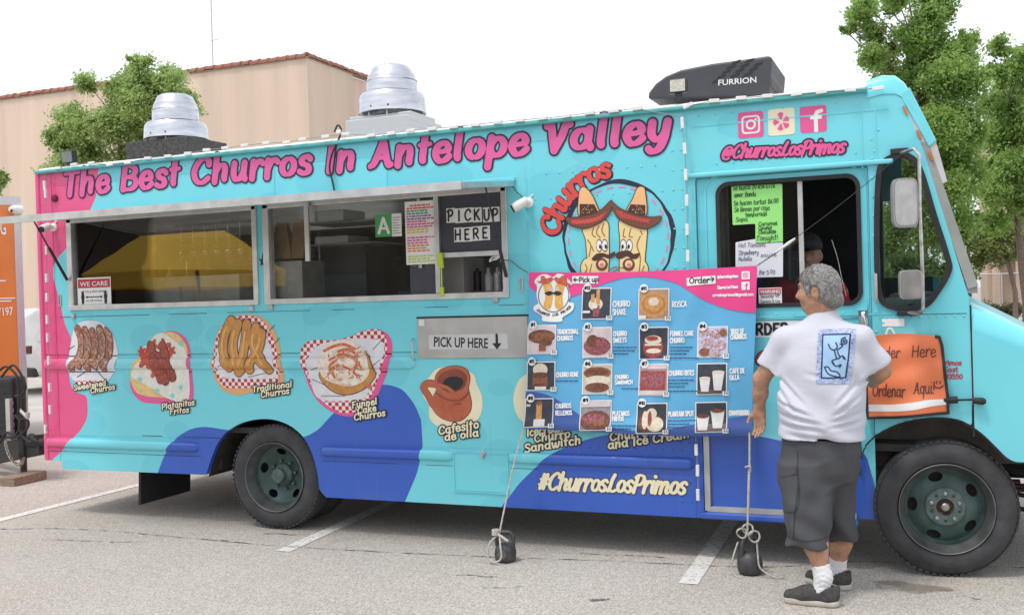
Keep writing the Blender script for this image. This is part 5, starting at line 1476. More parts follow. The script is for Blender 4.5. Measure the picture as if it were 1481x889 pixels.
crownL, crownR = L7([(366,345),(363,235),(372,198),(388,188),(402,196),(432,232),(462,300),(466,325)]), L7([(616,330),(650,255),(672,200),(690,187),(706,190),(716,215),(718,345)])
brimL = C2(Z7([(293,353),(330,352),(375,348),(440,332),(490,305),(537,260),(533,310),(508,350),(470,380),(430,398),(390,408),(340,398),(308,380)]), 0, 4)
brimR = C2(Z7([(538,270),(580,302),(640,328),(700,345),(760,350),(803,346),(790,376),(755,398),(715,410),(660,398),(600,372),(560,335)]), 0, 4)
f = lf()
for q in (crownL, crownR): f.poly(q)
layer(f, dbrown, -.0076, .006); layer(f, tan, -.0088)
f = lf(); f.poly(P2(Z7([(366,278),(445,280),(470,330),(366,350)]))); f.poly(P2(Z7([(640,280),(718,284),(718,348),(612,330)]))); layer(f, dbrown, -.0100)
f = lf(.002)
for i in range(16):
    x, y = rnd.uniform(376, 450), rnd.uniform(285, 330)
    for xx in (x, 1084-x): c = S(*Z7([(xx, y)])[0]); f.disc(c[0], c[1], .0028)
layer(f, tan, -.0110)
f = lf()
for q in (brimL, brimR): f.poly(q)
layer(f, dbrown, -.0110, .005); layer(f, brown, -.0122)
f = lf(.0025)
for k in range(3):
    f.stroke(P2(Z7([(325+i*10, 368+7*k-(i/20)**3*14*4+(4 if i % 2 else -4)) for i in range(19-k)])), .0042); f.stroke(P2(Z7([(565+i*10, 318+12*k+i*1.9+(4 if i % 2 else -4)) for i in range(20-k)])), .0042)
g = lf(.0025); g.poly(brimL, grow=-.012); g.poly(brimR, grow=-.012); f.clip(g)
layer(f, mat('hat_red', (.55, .07, .06), .5, var=.1), -.0134)
logo.build('round_logo', lm, truck)
# curved red word over the logo
mb = MB(); fd = Field(lc[0]-lr-.22, lc[1]-.15, lc[0]+.12, lc[1]+lr+.28, .003)
write(fd, 'Churros', (0, 0), .088, .0165, slant=.05, arc=(lc[0], lc[1], lr*1.10, R(174), 1), fit=R(80)*lr*1.10, contrast=.35)
fd2 = Field(fd.x0, fd.z0, fd.x0+(fd.nx-1)*fd.h, fd.z0+(fd.nz-1)*fd.h, fd.h); fd2.d = np.minimum(np.roll(np.roll(fd.d, -2, 0), 2, 1)-.006, fd.d-.003)
fd2.mesh(mb, 0, -.002, mi=0); fd.mesh(mb, 0, -.0034, mi=1); mb.build('curved_lettering', [m_navy, c_red], truck)

# ---- dish pictures
chk = two('red_check', (.50, .03, .05), (.76, .74, .72), 36.0, kind='check', stretch=(1, .0001, 1))
ppr = two('crinkled_paper', (.62, .62, .68), (.74, .74, .76), 9, .5, .15)
sug = two('sugared_churro', (.26, .085, .035), (.62, .44, .38), 48, .56, .10)
fry = two('fried_dough', (.36, .14, .03), (.66, .33, .09), 16, .48, .22, stretch=(1, 1, .5))
fry2 = two('golden_dough', (.60, .30, .08), (.78, .48, .17), 18, .5, .25)
def picture(name, layers, y0=-.003):
    mb = MB(); ms = []
    for i, (f, lev, m) in enumerate(layers):
        if m not in ms: ms.append(m)
        f.mesh(mb, lev, y0-.0011*i, mi=ms.index(m), mapf=side_map)
    return mb.build(name, ms, truck)
shadow_br = mat('print_dark_brown', (.09, .035, .015), .5, var=.1)
# sweetened churros
B = (90, 455, 180, 565)
f0 = px_field(*B); f0.poly(C2([(104,490),(110,470),(128,463.5),(147,467),(163,483),(170.5,507),(168,532),(157,550),(148,557),(116,557),(104,546),(99,527)]))
f1 = px_field(*B); f1.poly(P2([(106,550),(150,550),(146,558),(112,558)])); f1.clip(f_resample(f0, f1))
f2 = px_field(*B, h=.003); f3 = px_field(*B, h=.003)
for i in range(5):
    st = catmull(P2([(112.5+10.6*i, 475+(i % 3)*2), (118+10.4*i, 492), (116+10.6*i, 512), (105+11.6*i, 532-(i % 2)*3)]), 6); f2.stroke(st, .0335); f3.stroke(st, .0285)
f2.clip(f_resample(f0, f2)); f3.clip(f_resample(f0, f3))
f4 = px_field(*B, h=.003)
for s_ in (((140,535),(158,555)),((112,545),(125,537)),((100,505),(108,500))): f4.stroke(P2(s_), .003)
picture('dish_picture', [(f0, 0, ppr), (f1, 0, chk), (f4, 0, m_ink), (f2, 0, shadow_br), (f3, 0, sug)])
# platanitos
B = (183, 472, 285, 592)
f0 = px_field(*B); f0.poly(C2([(188,556),(200,577),(220,583),(262,582),(279,578),(278,540),(274,500),(262,483),(240,479),(215,500),(195,530)]))
f1 = px_field(*B); f1.poly(C2([(189,548),(196,565),(210,572),(240,575),(262,575),(272,560),(272,520),(270,500),(258,484),(240,480),(222,490),(205,512),(192,530)]))
f2 = px_field(*B); f2.poly(C2([(196,530),(190,543),(204,552),(222,562),(240,574),(262,582),(274,575),(274,540),(268,505),(252,492),(236,481),(222,486),(216,497),(206,503),(208,518)]))
f3 = px_field(*B, h=.003)
for p in ((262,560),(228,565),(203,548),(250,572),(218,488),(262,497),(240,555)): c = S(*p); f3.poly([(c[0]-.03, c[1]), (c[0], c[1]+.022), (c[0]+.028, c[1]+.004), (c[0]+.004, c[1]-.022)])
f4 = px_field(*B, h=.003); f5 = px_field(*B, h=.003)
for p, r_ in (((214,518),.07),((238,503),.06),((226,534),.06),((206,508),.035),((249,507),.035),((222,500),.045),((236,520),.06),((244,534),.05)): f4.poly([(S(*p)[0]+r_*(1+.35*math.sin(5*t+p[0]))*math.cos(t), S(*p)[1]+r_*(1+.35*math.sin(5*t+p[0]))*math.sin(t)) for t in [2*math.pi*i/24 for i in range(24)]])
for s_ in (((219,500),(233,548)),((236,500),(250,545)),((228,520),(240,550)),((222,512),(245,528))): f5.stroke(P2(s_), .034)
wh = two('cream_sheet', (.66, .66, .58), (.74, .72, .66), 14)
picture('dish_picture', [(f0, 0, c_pink2), (f1, 0, two('plantain_yellow', (.66, .44, .16), (.72, .56, .26), 12)), (f2, 0, wh), (f3, 0, mat('print_aqua', (.22, .62, .62), .4, var=.05)), (f4, 0, two('jam_red', (.40, .045, .035), (.55, .10, .06), 40)), (f5, .005, shadow_br), (f5, 0, two('jam_dark', (.20, .035, .025), (.38, .09, .06), 60))])
# traditional churros
B = (300, 445, 420, 580)
f0 = px_field(*B); f0.poly(C2([(310,500),(318,475),(336,459),(362,454.5),(385,463),(400,485),(408,520),(411,550),(404,566),(375,565),(345,571),(322,563),(309,540)]))
f1 = px_field(*B); f1.poly(C2([(311,500),(319,476),(337,460),(360,456),(380,464),(394,486),(403,520),(404,548),(398,558),(340,561),(322,557),(311,535)]))
f2 = px_field(*B); f2.poly(C2([(316,500),(325,480),(342,469),(366,466),(384,484),(394,510),(400,538),(394,547),(340,547),(320,543),(314,525)]))
f3 = px_field(*B, h=.003); f4 = px_field(*B, h=.003); f6 = px_field(*B, h=.003)
for s_ in (((379,482),(376,500),(367,518),(362,533)),((335,464),(325,486),(324,510),(332,530)),((371,474),(367,497),(377,518),(390,533)),((358,469),(355,495),(352,516),(349,534)),((345,468),(338,494),(340,516),(346,537))):
    st = catmull(P2(s_), 6); f3.stroke(st, .043); f4.stroke(st, .037); f6.stroke([(x-.009, z+.004) for x, z in st[3:-3]], .009)
f5 = px_field(*B, h=.003)
for s_ in (((318,530),(335,520)),((395,500),(405,488)),((360,545),(390,538)),((320,500),(326,492)),((398,470),(388,480))): f5.stroke(P2(s_), .0022)
picture('dish_picture', [(f0, 0, mat('print_peach', (.70, .38, .17), .45, var=.05)), (f1, 0, chk), (f2, 0, ppr), (f5, 0, m_ink), (f3, 0, shadow_br), (f4, 0, fry), (f6, 0, fry2)])
# funnel cake
B = (428, 470, 575, 608)
f0 = px_field(*B); f0.poly(C2([(436,515),(442,497),(458,491),(480,492),(505,488),(530,478),(552,478),(566,491),(566,520),(556,548),(546,572),(530,594),(505,602),(478,594),(458,577),(444,550)]))
f1 = px_field(*B); f1.poly(C2([(435,514),(441,497),(458,491),(480,492),(505,487),(530,477),(550,477),(559,490),(559,515),(548,545),(536,575),(520,592),(500,597),(480,590),(460,573),(447,550)]))
f2 = px_field(*B); f2.poly(C2([(446,520),(460,500),(500,490),(540,490),(556,500),(548,540),(530,572),(520,577),(465,578),(450,552)]))
f3 = px_field(*B, h=.003); f3.disc(*S(503,534), .215, rz=.165); f3.poly(C2([(466,550),(470,535),(540,535),(534,556),(510,569),(486,567)]))
f4 = px_field(*B, h=.003); f4.poly(C2([(463,530),(466,506),(482,495),(503,491),(524,503),(535,523),(532,545),(510,558),(482,553),(468,545)]))
f5 = px_field(*B, h=.003); q = random.Random(4)
for s_ in (((470,507),(485,500),(500,498),(515,505)),((480,520),(495,512),(515,518),(525,530)),((476,540),(490,528),(505,532),(520,545)),((490,508),(505,505),(520,515)),((485,545),(480,530),(490,520)),((512,535),(520,525),(515,512))): f5.stroke(catmull(P2(s_), 5), .0105)
for i in range(60): f5.disc(*S(q.uniform(474,524), q.uniform(505,550)), q.uniform(.002, .008))
f5.disc(*S(535,558), .018)
f6 = px_field(*B, h=.003)
for s_ in (((540,505),(556,488)),((450,535),(465,530)),((465,572),(500,572)),((540,530),(552,520)),((452,548),(470,556))): f6.stroke(P2(s_), .0022)
f8 = px_field(*B, h=.003)
for i in range(26):
    x_, y_ = q.uniform(470, 530), q.uniform(500, 556); f8.stroke(catmull(P2([(x_, y_), (x_+q.uniform(-8, 8), y_+q.uniform(-5, 5)), (x_+q.uniform(-12, 12), y_+q.uniform(-6, 6))]), 4), .004)
f7 = px_field(*B); f7.poly(P2([(474,582),(515,582),(520,592),(500,598),(484,593)]))
picture('dish_picture', [(f0, 0, c_pink2), (f1, 0, chk), (f2, 0, ppr), (f6, 0, m_ink), (f3, .006, shadow_br), (f3, 0, fry), (f4, 0, two('whipped_cream', (.74, .60, .46), (.78, .74, .66), 30)), (f5, 0, two('syrup_red', (.55, .09, .04), (.62, .20, .10), 50)), (f8, 0, two('cake_crumb', (.40, .18, .06), (.70, .55, .40), 40))])
# clay mug of coffee
B = (605, 520, 705, 622)
f0 = px_field(*B); f0.poly(C2([(612,556),(622,544),(634,532),(660,530),(684,540),(690,555),(698,575),(696,598),(684,612),(660,614),(635,616),(622,605),(620,585),(612,572)]))
f1 = px_field(*B, h=.003); f1.poly(C2([(630,545),(640,533),(660,529),(675,534),(680,546),(678,562),(682,580),(680,595),(668,607),(652,608.5),(636,602),(626,590),(625,578),(632,562)]))
f2 = px_field(*B, h=.003); f2.stroke(catmull(P2([(634,556),(620,554),(613,560),(620,572),(626,584)]), 6), .022)
f3 = px_field(*B, h=.003); f3.poly(C2([(633,548),(643,537),(660,533),(672,538),(676,548),(670,562),(652,567),(638,560)]))
f4 = px_field(*B, h=.003); f4.poly(C2([(642,552),(650,545),(664,545),(671,551),(666,561),(654,565),(644,560)]))
f5 = px_field(*B, h=.003); f5.stroke(P2([(632,555),(648,560),(656,566)]), .012)
f6 = px_field(*B, h=.003); f6.stroke(catmull(P2([(632,568),(650,578),(668,577),(679,566)]), 5), .004); f6.stroke(P2([(657,584),(667,583)]), .004)
clay = two('clay', (.36, .075, .03), (.54, .15, .075), 7, .5, .2); clay2 = two('clay_dark', (.16, .035, .018), (.30, .08, .04), 10, .5, .2)
picture('dish_picture', [(f0, 0, c_cream), (f1, .004, clay2), (f2, .004, clay2), (f2, 0, clay), (f1, 0, clay), (f3, 0, clay2), (f4, 0, m_ink), (f5, 0, clay), (f6, 0, clay2)])
# edge of the next cream blob showing beside the banner
B = (735, 525, 850, 625)
f0 = px_field(*B); f0.poly(C2([(743,582),(746,560),(755,545),(775,535),(800,535),(830,560),(835,590),(810,612),(775,614),(752,606)]))
f1 = px_field(*B); f1.poly(C2([(760,578),(775,560),(805,560),(820,580),(805,600),(775,600)]))
picture('dish_picture', [(f0, 0, c_cream), (f1, 0, clay2)])
# ================================================================== GROUND
def ground_mat():
    m = bpy.data.materials.new('bleached_asphalt'); m.use_nodes = True
    t = m.node_tree; b = t.nodes['Principled BSDF']; b.inputs['Roughness'].default_value = .92; b.inputs['Specular IOR Level'].default_value = .2
    c = t.nodes.new('ShaderNodeTexCoord')
    def noise(s, d=4.0, r=.5):
        n = t.nodes.new('ShaderNodeTexNoise'); n.inputs['Scale'].default_value = s; n.inputs['Detail'].default_value = d; n.inputs['Roughness'].default_value = r
        t.links.new(c.outputs['Object'], n.inputs['Vector']); return n.outputs[0]
    def ramp(src, p0, p1, a, b_):
        r = t.nodes.new('ShaderNodeValToRGB'); r.color_ramp.elements[0].position = p0; r.color_ramp.elements[1].position = p1
        r.color_ramp.elements[0].color = tuple(a)+(1,); r.color_ramp.elements[1].color = tuple(b_)+(1,); t.links.new(src, r.inputs[0]); return r.outputs[0]
    col = ramp(noise(.55, 6), .3, .72, (.445, .410, .370), (.51, .48, .44))
    v = t.nodes.new('ShaderNodeTexVoronoi'); v.inputs['Scale'].default_value = 125.0; t.links.new(c.outputs['Object'], v.inputs['Vector'])
    st = ramp(v.outputs['Color'], .25, .9, (.62, .62, .62), (1.34, 1.32, 1.29))
    mm = t.nodes.new('ShaderNodeMix'); mm.data_type = 'RGBA'; mm.blend_type = 'MULTIPLY'; mm.inputs['Factor'].default_value = .8
    ii = [q for q in mm.inputs if q.type == 'RGBA']; t.links.new(col, ii[0]); t.links.new(st, ii[1])
    col = [q for q in mm.outputs if q.type == 'RGBA'][0]
    dark = ramp(noise(2.2, 8, .62), .58, .80, (0, 0, 0), (.42, .42, .42))
    col = mix_col(t, dark, col, (.235, .222, .205))
    spot = ramp(noise(17, 3), .72, .78, (0, 0, 0), (.4, .4, .4))
    col = mix_col(t, spot, col, (.16, .15, .14))
    t.links.new(col, b.inputs['Base Color'])
    bp = t.nodes.new('ShaderNodeBump'); bp.inputs['Strength'].default_value = .55; bp.inputs['Distance'].default_value = .006
    t.links.new(v.outputs['Distance'], bp.inputs['Height']); t.links.new(bp.outputs[0], b.inputs['Normal'])
    return m
mb = MB(); mb.add([(-300,-200,0),(300,-200,0),(300,400,0),(-300,400,0)], [(0,1,2,3)])
g = mb.build('ground', ground_mat()); tag(g, kind='structure')
def worn(name, col, cover, scale, rough=.9, soft=.08):
    m = bpy.data.materials.new(name); m.use_nodes = True
    t = m.node_tree; b = t.nodes['Principled BSDF']; b.inputs['Base Color'].default_value = tuple(col)+(1,); b.inputs['Roughness'].default_value = rough
    c = t.nodes.new('ShaderNodeTexCoord'); n = t.nodes.new('ShaderNodeTexNoise'); n.inputs['Scale'].default_value = scale; n.inputs['Detail'].default_value = 7; n.inputs['Roughness'].default_value = .65
    t.links.new(c.outputs['Object'], n.inputs['Vector'])
    r = t.nodes.new('ShaderNodeMapRange'); r.inputs['From Min'].default_value = 1-cover-soft; r.inputs['From Max'].default_value = 1-cover+soft
    t.links.new(n.outputs[0], r.inputs['Value']); t.links.new(r.outputs[0], b.inputs['Alpha'])
    return m
line_m = worn('worn_white_line', (.66, .65, .62), .63, 26)
for i, (xa, xb) in enumerate(((-2.41, -2.41), (.44, .36), (3.17, 3.12))):
    mb = MB(); n = 14
    for k in range(n):
        y0, y1 = -.52+k*.4, -.52+(k+1)*.4; e = lambda y: xa+(xb-xa)*(y+.5)/1.5
        mb.add([(e(y0)-.055, y0, .004), (e(y0)+.055, y0, .004), (e(y1)+.055, y1, .004), (e(y1)-.055, y1, .004)], [(0,1,2,3)])
    o = mb.build('parking_line', line_m); tag(o, kind='structure')
def on_ground(x, z, y): return (x, z, y)
# long seam between two paving passes, with a darker bead of tar
pts = [Gd(*q) for q in ((-60,763),(0,765),(130,766),(400,789),(640,802),(900,812),(1100,820),(1240,812),(1400,819),(1520,822))]
f = Field(-3, -1.3, 6, 1.0, .006); st = catmull([(p.x, p.y) for p in pts], 24); st = [(x, y+rnd.uniform(-.006, .006)) for x, y in st]
f.stroke(st, [rnd.uniform(.002, .009) for _ in st])
o = f.mesh(MB(), 0, .004, mapf=on_ground).build('paving_seam', worn('seam_tar', (.10, .09, .08), .52, 9)); tag(o, kind='structure')
f = Field(-3, -2.2, 6, 1.0, .006)
for a, b, w in (((660,832),(720,834),.008),((560,757),(580,758),.006),((380,772),(440,773),.010),((840,800),(960,806),.007),((855,868),(880,866),.02),((160,784),(200,783),.008),((60,780),(150,783),.006),((1390,862),(1420,866),.006),((300,780),(330,782),.01),((700,850),(760,848),.005)):
    a, b = Gd(*a), Gd(*b); k = catmull([(a.x, a.y), ((a.x*2+b.x)/3, (a.y*2+b.y)/3+rnd.uniform(-.02, .02)), ((a.x+b.x*2)/3, (a.y+b.y*2)/3+rnd.uniform(-.02, .02)), (b.x, b.y)], 6)
    f.stroke(k, [w*rnd.uniform(.3, 1) for _ in k])
o = f.mesh(MB(), 0, .0042, mapf=on_ground).build('tar_marks', worn('tar_scuff', (.13, .12, .11), .55, 20)); tag(o, kind='structure')
c = Gd(1312,849); f = Field(c.x-.6, c.y-.5, c.x+.6, c.y+.5, .02); f.poly([(c.x+.20*(1+.2*math.sin(3*t+1))*math.cos(t), c.y+.10*(1+.2*math.sin(4*t))*math.sin(t)) for t in [2*math.pi*i/30 for i in range(30)]])
o = f.mesh(MB(), 0, .0046, mapf=on_ground).build('oil_stain', worn('oil_brown', (.25, .21, .165), .47, 6, soft=.16)); tag(o, kind='structure')
# pale concrete apron behind the bays
mb = MB(); mb.add([(-60, 3.6, .004), (-2.6, 3.6, .004), (-2.6, 12.5, .004), (-60, 12.5, .004)], [(0,1,2,3)])
o = mb.build('pavement', mat('pale_concrete', (.46, .44, .41), .9, var=.1, vscale=1.5, bump=.1)); tag(o, kind='structure')

# ================================================================== BUILDINGS
def stucco(name, a, streak=.25):
    m = bpy.data.materials.new(name); m.use_nodes = True
    t = m.node_tree; b = t.nodes['Principled BSDF']; b.inputs['Roughness'].default_value = .9; b.inputs['Specular IOR Level'].default_value = .2
    c = t.nodes.new('ShaderNodeTexCoord'); mp = t.nodes.new('ShaderNodeMapping'); mp.inputs['Scale'].default_value = (1.4, 1.4, .10)
    n = t.nodes.new('ShaderNodeTexNoise'); n.inputs['Scale'].default_value = 1.0; n.inputs['Detail'].default_value = 7
    t.links.new(c.outputs['Object'], mp.inputs[0]); t.links.new(mp.outputs[0], n.inputs['Vector'])
    r = t.nodes.new('ShaderNodeValToRGB'); r.color_ramp.elements[0].position = .35; r.color_ramp.elements[1].position = .68
    r.color_ramp.elements[0].color = tuple(v*(1-streak) for v in a)+(1,); r.color_ramp.elements[1].color = tuple(v*1.08 for v in a)+(1,)
    t.links.new(n.outputs[0], r.inputs[0]); t.links.new(r.outputs[0], b.inputs['Base Color'])
    n2 = t.nodes.new('ShaderNodeTexNoise'); n2.inputs['Scale'].default_value = 30; t.links.new(c.outputs['Object'], n2.inputs['Vector'])
    bp = t.nodes.new('ShaderNodeBump'); bp.inputs['Strength'].default_value = .3; bp.inputs['Distance'].default_value = .01
    t.links.new(n2.outputs[0], bp.inputs['Height']); t.links.new(bp.outputs[0], b.inputs['Normal'])
    return m
YB = 16.8
cn_ = U(444, 84, YB); XB, ZB = cn_.x, cn_.z
bld = thing('stucco_building', (XB-14, YB+2, 0), 'tall peach stucco building with red tile coping behind the truck', 'building')
st_m = stucco('peach_stucco', (.66, .52, .415), .12)
mb = MB(); mb.box(XB-30, XB, YB, YB+2.3, 0, ZB); mb.build('wall', st_m, bld)
mb = MB(); mb.box(XB-29.9, XB-.05, YB+2.301, YB+3.7, 0, ZB-.05); mb.build('return_wall', stucco('rose_stucco', (.70, .53, .44), .12), bld)
tile_m = two('terracotta', (.19, .062, .038), (.36, .15, .095), 3.2, .5, .2, rough=.8)
th = MB()
L_, r0, r1 = .36, .14, .115
ringf = lambda x, r_: [(x, r_*math.cos(t), r_*math.sin(t)) for t in [math.pi*i/6 for i in range(7)]]
th.loft([ringf(0, r0), ringf(L_, r1)], closed=False, cap=False); th.add(ringf(0, r0), [tuple(range(7))])
tile0 = th.build('roof_tile', tile_m)
tile0.parent = bld; off = parent_origin(bld)
k = 0
for i in range(52):
    o = tile0 if k == 0 else tile0.copy()
    if k: COL.objects.link(o)
    k += 1
    o.location = Vector((XB-.02-i*.30, YB+.06, ZB+.03+rnd.uniform(-.012, .012)))-off; o.rotation_euler = (rnd.uniform(-.1, .1), rnd.uniform(-.03, .05), math.pi+rnd.uniform(-.04, .04))
for i in range(13):
    o = tile0.copy(); COL.objects.link(o)
    o.location = Vector((XB-.06, YB+.05+i*.28, ZB+.03+rnd.uniform(-.012, .012)))-off; o.rotation_euler = (rnd.uniform(-.1, .1), rnd.uniform(-.03, .05), math.pi/2+rnd.uniform(-.04, .04))
mb = MB(); mb.box(XB-30, XB+.03, YB-.04, YB+.14, ZB, ZB+.03); mb.box(XB-.14, XB+.03, YB+.14, YB+3.7, ZB, ZB+.03); mb.build('coping', mat('mortar', (.36, .28, .22), .9, var=.2), bld)
x = U(307, 60, YB+1)
ant = thing('antenna_mast', (x.x, YB+1, ZB+.0), 'thin antenna mast on the roof of the peach building', 'antenna')
mb = MB(); mb.tube([(x.x, YB+1, ZB-.02), (x.x, YB+1, ZB+3.5)], .018, 6); mb.build('pole', m_aludull, ant)
mb = MB(); z = U(307, 59, YB+1).z; mb.tube([(x.x-.05, YB+1, z), (x.x+.24, YB+1, z+.02)], .012, 5); mb.box(x.x-.10, x.x-.04, YB+.96, YB+1.04, ZB-.02, ZB+.35); mb.build('bracket', m_aludull, ant)
# beige building far to the right
Y2 = 74.0
a = U(1428, 420, Y2)
fb = thing('far_building', (a.x+14, Y2+5, 0), 'beige plastered building behind the fence with pillars and red roof', 'building')
bm_ = stucco('beige_plaster', (.52, .40, .31), .12)
mb = MB(); mb.box(a.x, a.x+30, Y2, Y2+10, 0, 12.2); mb.build('wall', bm_, fb)
mb = MB(); mb.add([(a.x-.6, Y2-.6, 12.2), (a.x+30.6, Y2-.6, 12.2), (a.x+30.6, Y2+10.6, 12.2), (a.x-.6, Y2+10.6, 12.2), (a.x+3, Y2+5, 14.6), (a.x+27, Y2+5, 14.6)], [(0,3,2,1),(0,1,5,4),(1,2,5),(2,3,4,5),(3,0,4)]); mb.build('roof', tile_m, fb)
for i in range(9):
    x = a.x+.3+i*1.5; MB().box(x, x+.5, Y2-.9, Y2-.4, 0, 3.6).build('pillar', bm_, fb)
mb = MB(); mb.box(a.x, a.x+14, Y2-1.0, Y2-.005, 3.6, 4.1); mb.build('canopy', bm_, fb)
for i in range(6):
    x = a.x+2+i*3.0; w_ = MB().box(x, x+1.4, Y2-.02, Y2+.03, 6.0, 8.0).build('window', m_white, fb); MB().box(x+.1, x+1.3, Y2-.035, Y2-.021, 6.1, 7.9).build('pane', mat('far_glass', (.06, .07, .08), .1, var=.1), w_)
# dark block added out of view so the windows mirror less bright sky
backdrop = thing('dark_backdrop', (-4, -34, 0), 'low dark shop block added out of view to darken the reflections in the truck windows', 'building')
mb = MB(); mb.box(-40, 22, -40, -34, 0, 6.5); mb.build('wall', stucco('brown_stucco', (.11, .085, .065), .2), backdrop)
mb = MB(); mb.box(-40.4, 22.4, -40.4, -33.3, 6.5, 6.9); mb.build('roof', m_under, backdrop)
for i in range(12):
    x = -37+i*5; w_ = MB().box(x, x+3, -34.0, -33.95, .3, 3.0).build('window', m_black, backdrop); MB().box(x+.1, x+2.9, -33.945, -33.93, .4, 2.9).build('pane', mat('far_glass'), w_)
# yellow pop-up canopy behind the photographer, mirrored in the first window
c = U(268, 360, 9.0)
tent = thing('canopy_tent', (c.x, -9.0, 0), 'yellow pop-up canopy mirrored in the dark serving window', 'canopy')
ze, zp, hw = U(292, 392, 9.0).z, U(292, 322, 9.0).z, 1.30
ty = mat('yellow_canopy', (.72, .44, .035), .7, var=.06, vscale=2)
mb = MB(); mb.add([(c.x-hw, -9-hw, ze), (c.x+hw, -9-hw, ze), (c.x+hw, -9+hw, ze), (c.x-hw, -9+hw, ze), (c.x-.35, -9.3, zp), (c.x+.35, -9.3, zp), (c.x+.35, -8.7, zp), (c.x-.35, -8.7, zp)], [(0,1,5,4),(1,2,6,5),(2,3,7,6),(3,0,4,7),(4,5,6,7)])
for (x0, y0), (x1, y1) in (((-hw,-hw),(hw,-hw)),((hw,-hw),(hw,hw)),((hw,hw),(-hw,hw)),((-hw,hw),(-hw,-hw))):
    mb.add([(c.x+x0, -9+y0, ze), (c.x+x1, -9+y1, ze), (c.x+x1, -9+y1, ze-.3), (c.x+x0, -9+y0, ze-.3)], [(0,1,2,3)])
mb.build('canopy', ty, tent)
for sx in (-1, 1):
    for sy in (-1, 1): MB().tube([(c.x+sx*hw, -9+sy*hw, 0), (c.x+sx*hw, -9+sy*hw, ze-.02)], .025, 8).build('leg', m_black, tent)

# ================================================================== FENCE, LAMP, LOW WALL AT THE FAR RIGHT
Y3 = 56.0
fx0, fx1 = U(1380, 400, Y3).x, U(1560, 400, Y3).x
fen_t = thing('chain_link_fence', ((fx0+fx1)/2, Y3, 0), 'grey chain-link fence with a top rail beyond the hood', 'fence')
zt = U(1440, 396, Y3).z
mb = MB(); mb.tube([(fx0, Y3, zt), (fx1, Y3, zt)], .035, 6); mb.build('top_rail', mat('fence_grey', (.42, .40, .44), .5, .3, var=.1), fen_t)
x = fx0+.2
while x < fx1:
    MB().tube([(x, Y3, 0), (x, Y3, zt+.05)], .04, 6).build('post', mat('fence_grey'), fen_t); x += 2.2
mb = MB(); s_ = .13
n = int((fx1-fx0)/s_)
for i in range(-int(zt/s_), n):
    for sg in (1, -1):
        xa, za = fx0+i*s_, 0.05; xb, zb = xa+zt, zt
        if xa < fx0: za += fx0-xa; xa = fx0
        if xb > fx1: zb -= xb-fx1; xb = fx1
        if sg < 0: xa, xb = fx1-(xa-fx0), fx1-(xb-fx0)
        mb.bar((xa, Y3, za), (xb, Y3+.01*sg, zb), .011, .011)
o = mb.build('wire_mesh', mat('fence_wire', (.16, .15, .14), .6, .3, var=.1), fen_t); o['kind'] = 'stuff'
kb = MB(); kb.box(fx0-4, fx1, Y3-4.2, Y3-3.9, 0, .18); o = kb.build('kerb', mat('pale_concrete')); tag(o, kind='structure')
mb = MB(); mb.add([(fx0-6, Y3-3.9, .12), (fx1+6, Y3-3.9, .12), (fx1+6, Y3+16, .12), (fx0-6, Y3+16, .12)], [(0,1,2,3)]); o = mb.build('dirt_bed', mat('dry_dirt', (.34, .25, .18), .95, var=.2, vscale=1.5, bump=.3)); tag(o, kind='structure')
Y4 = 44.0
lp = U(1401, 380, Y4)
lamp = thing('street_lamp', (lp.x, Y4, 0), 'dark street lamp post with a pale glass head beyond the windscreen', 'street lamp')
zl = U(1400, 338, Y4).z
mb = MB(); mb.lathe([(.20, 0), (.18, .5), (.10, .6), (.085, zl-.1), (.11, zl-.05), (.11, zl)], (lp.x, Y4, 0), 'z', 14); mb.build('post', mat('lamp_black_green', (.02, .025, .025), .5, var=.1), lamp, smooth=40)
MB().lathe([(.12, zl+.002), (.24, zl+.18), (.25, zl+.42), (.12, zl+.55), (.03, zl+.62)], (lp.x, Y4, 0), 'z', 14).build('globe', mat('lamp_globe', (.45, .44, .40), .3, var=.08), lamp, smooth=60)

# ================================================================== TREES AND SHRUBS
def leaf_mat(name, a, b):
    m = bpy.data.materials.new(name); m.use_nodes = True
    t = m.node_tree; t.nodes.clear()
    o = t.nodes.new('ShaderNodeOutputMaterial'); d = t.nodes.new('ShaderNodeBsdfPrincipled'); tr = t.nodes.new('ShaderNodeBsdfTranslucent'); mx = t.nodes.new('ShaderNodeMixShader')
    mx.inputs[0].default_value = .5; d.inputs['Roughness'].default_value = .5
    c = t.nodes.new('ShaderNodeTexCoord'); n = t.nodes.new('ShaderNodeTexNoise'); n.inputs['Scale'].default_value = 1.9; n.inputs['Detail'].default_value = 6; n.inputs['Roughness'].default_value = .75
    t.links.new(c.outputs['Object'], n.inputs['Vector'])
    r = t.nodes.new('ShaderNodeValToRGB'); r.color_ramp.elements[0].position = .32; r.color_ramp.elements[1].position = .66
    r.color_ramp.elements[0].color = tuple(a)+(1,); r.color_ramp.elements[1].color = tuple(b)+(1,)
    t.links.new(n.outputs[0], r.inputs[0])
    h = t.nodes.new('ShaderNodeHueSaturation'); h.inputs['Value'].default_value = 1.5
    t.links.new(r.outputs[0], d.inputs['Base Color']); t.links.new(r.outputs[0], h.inputs['Color']); t.links.new(h.outputs[0], tr.inputs['Color'])
    t.links.new(d.outputs[0], mx.inputs[1]); t.links.new(tr.outputs[0], mx.inputs[2]); t.links.new(mx.outputs[0], o.inputs['Surface'])
    return m
bark = mat('bark', (.16, .12, .09), .9, var=.3, vscale=14, bump=.5, bscale=30)
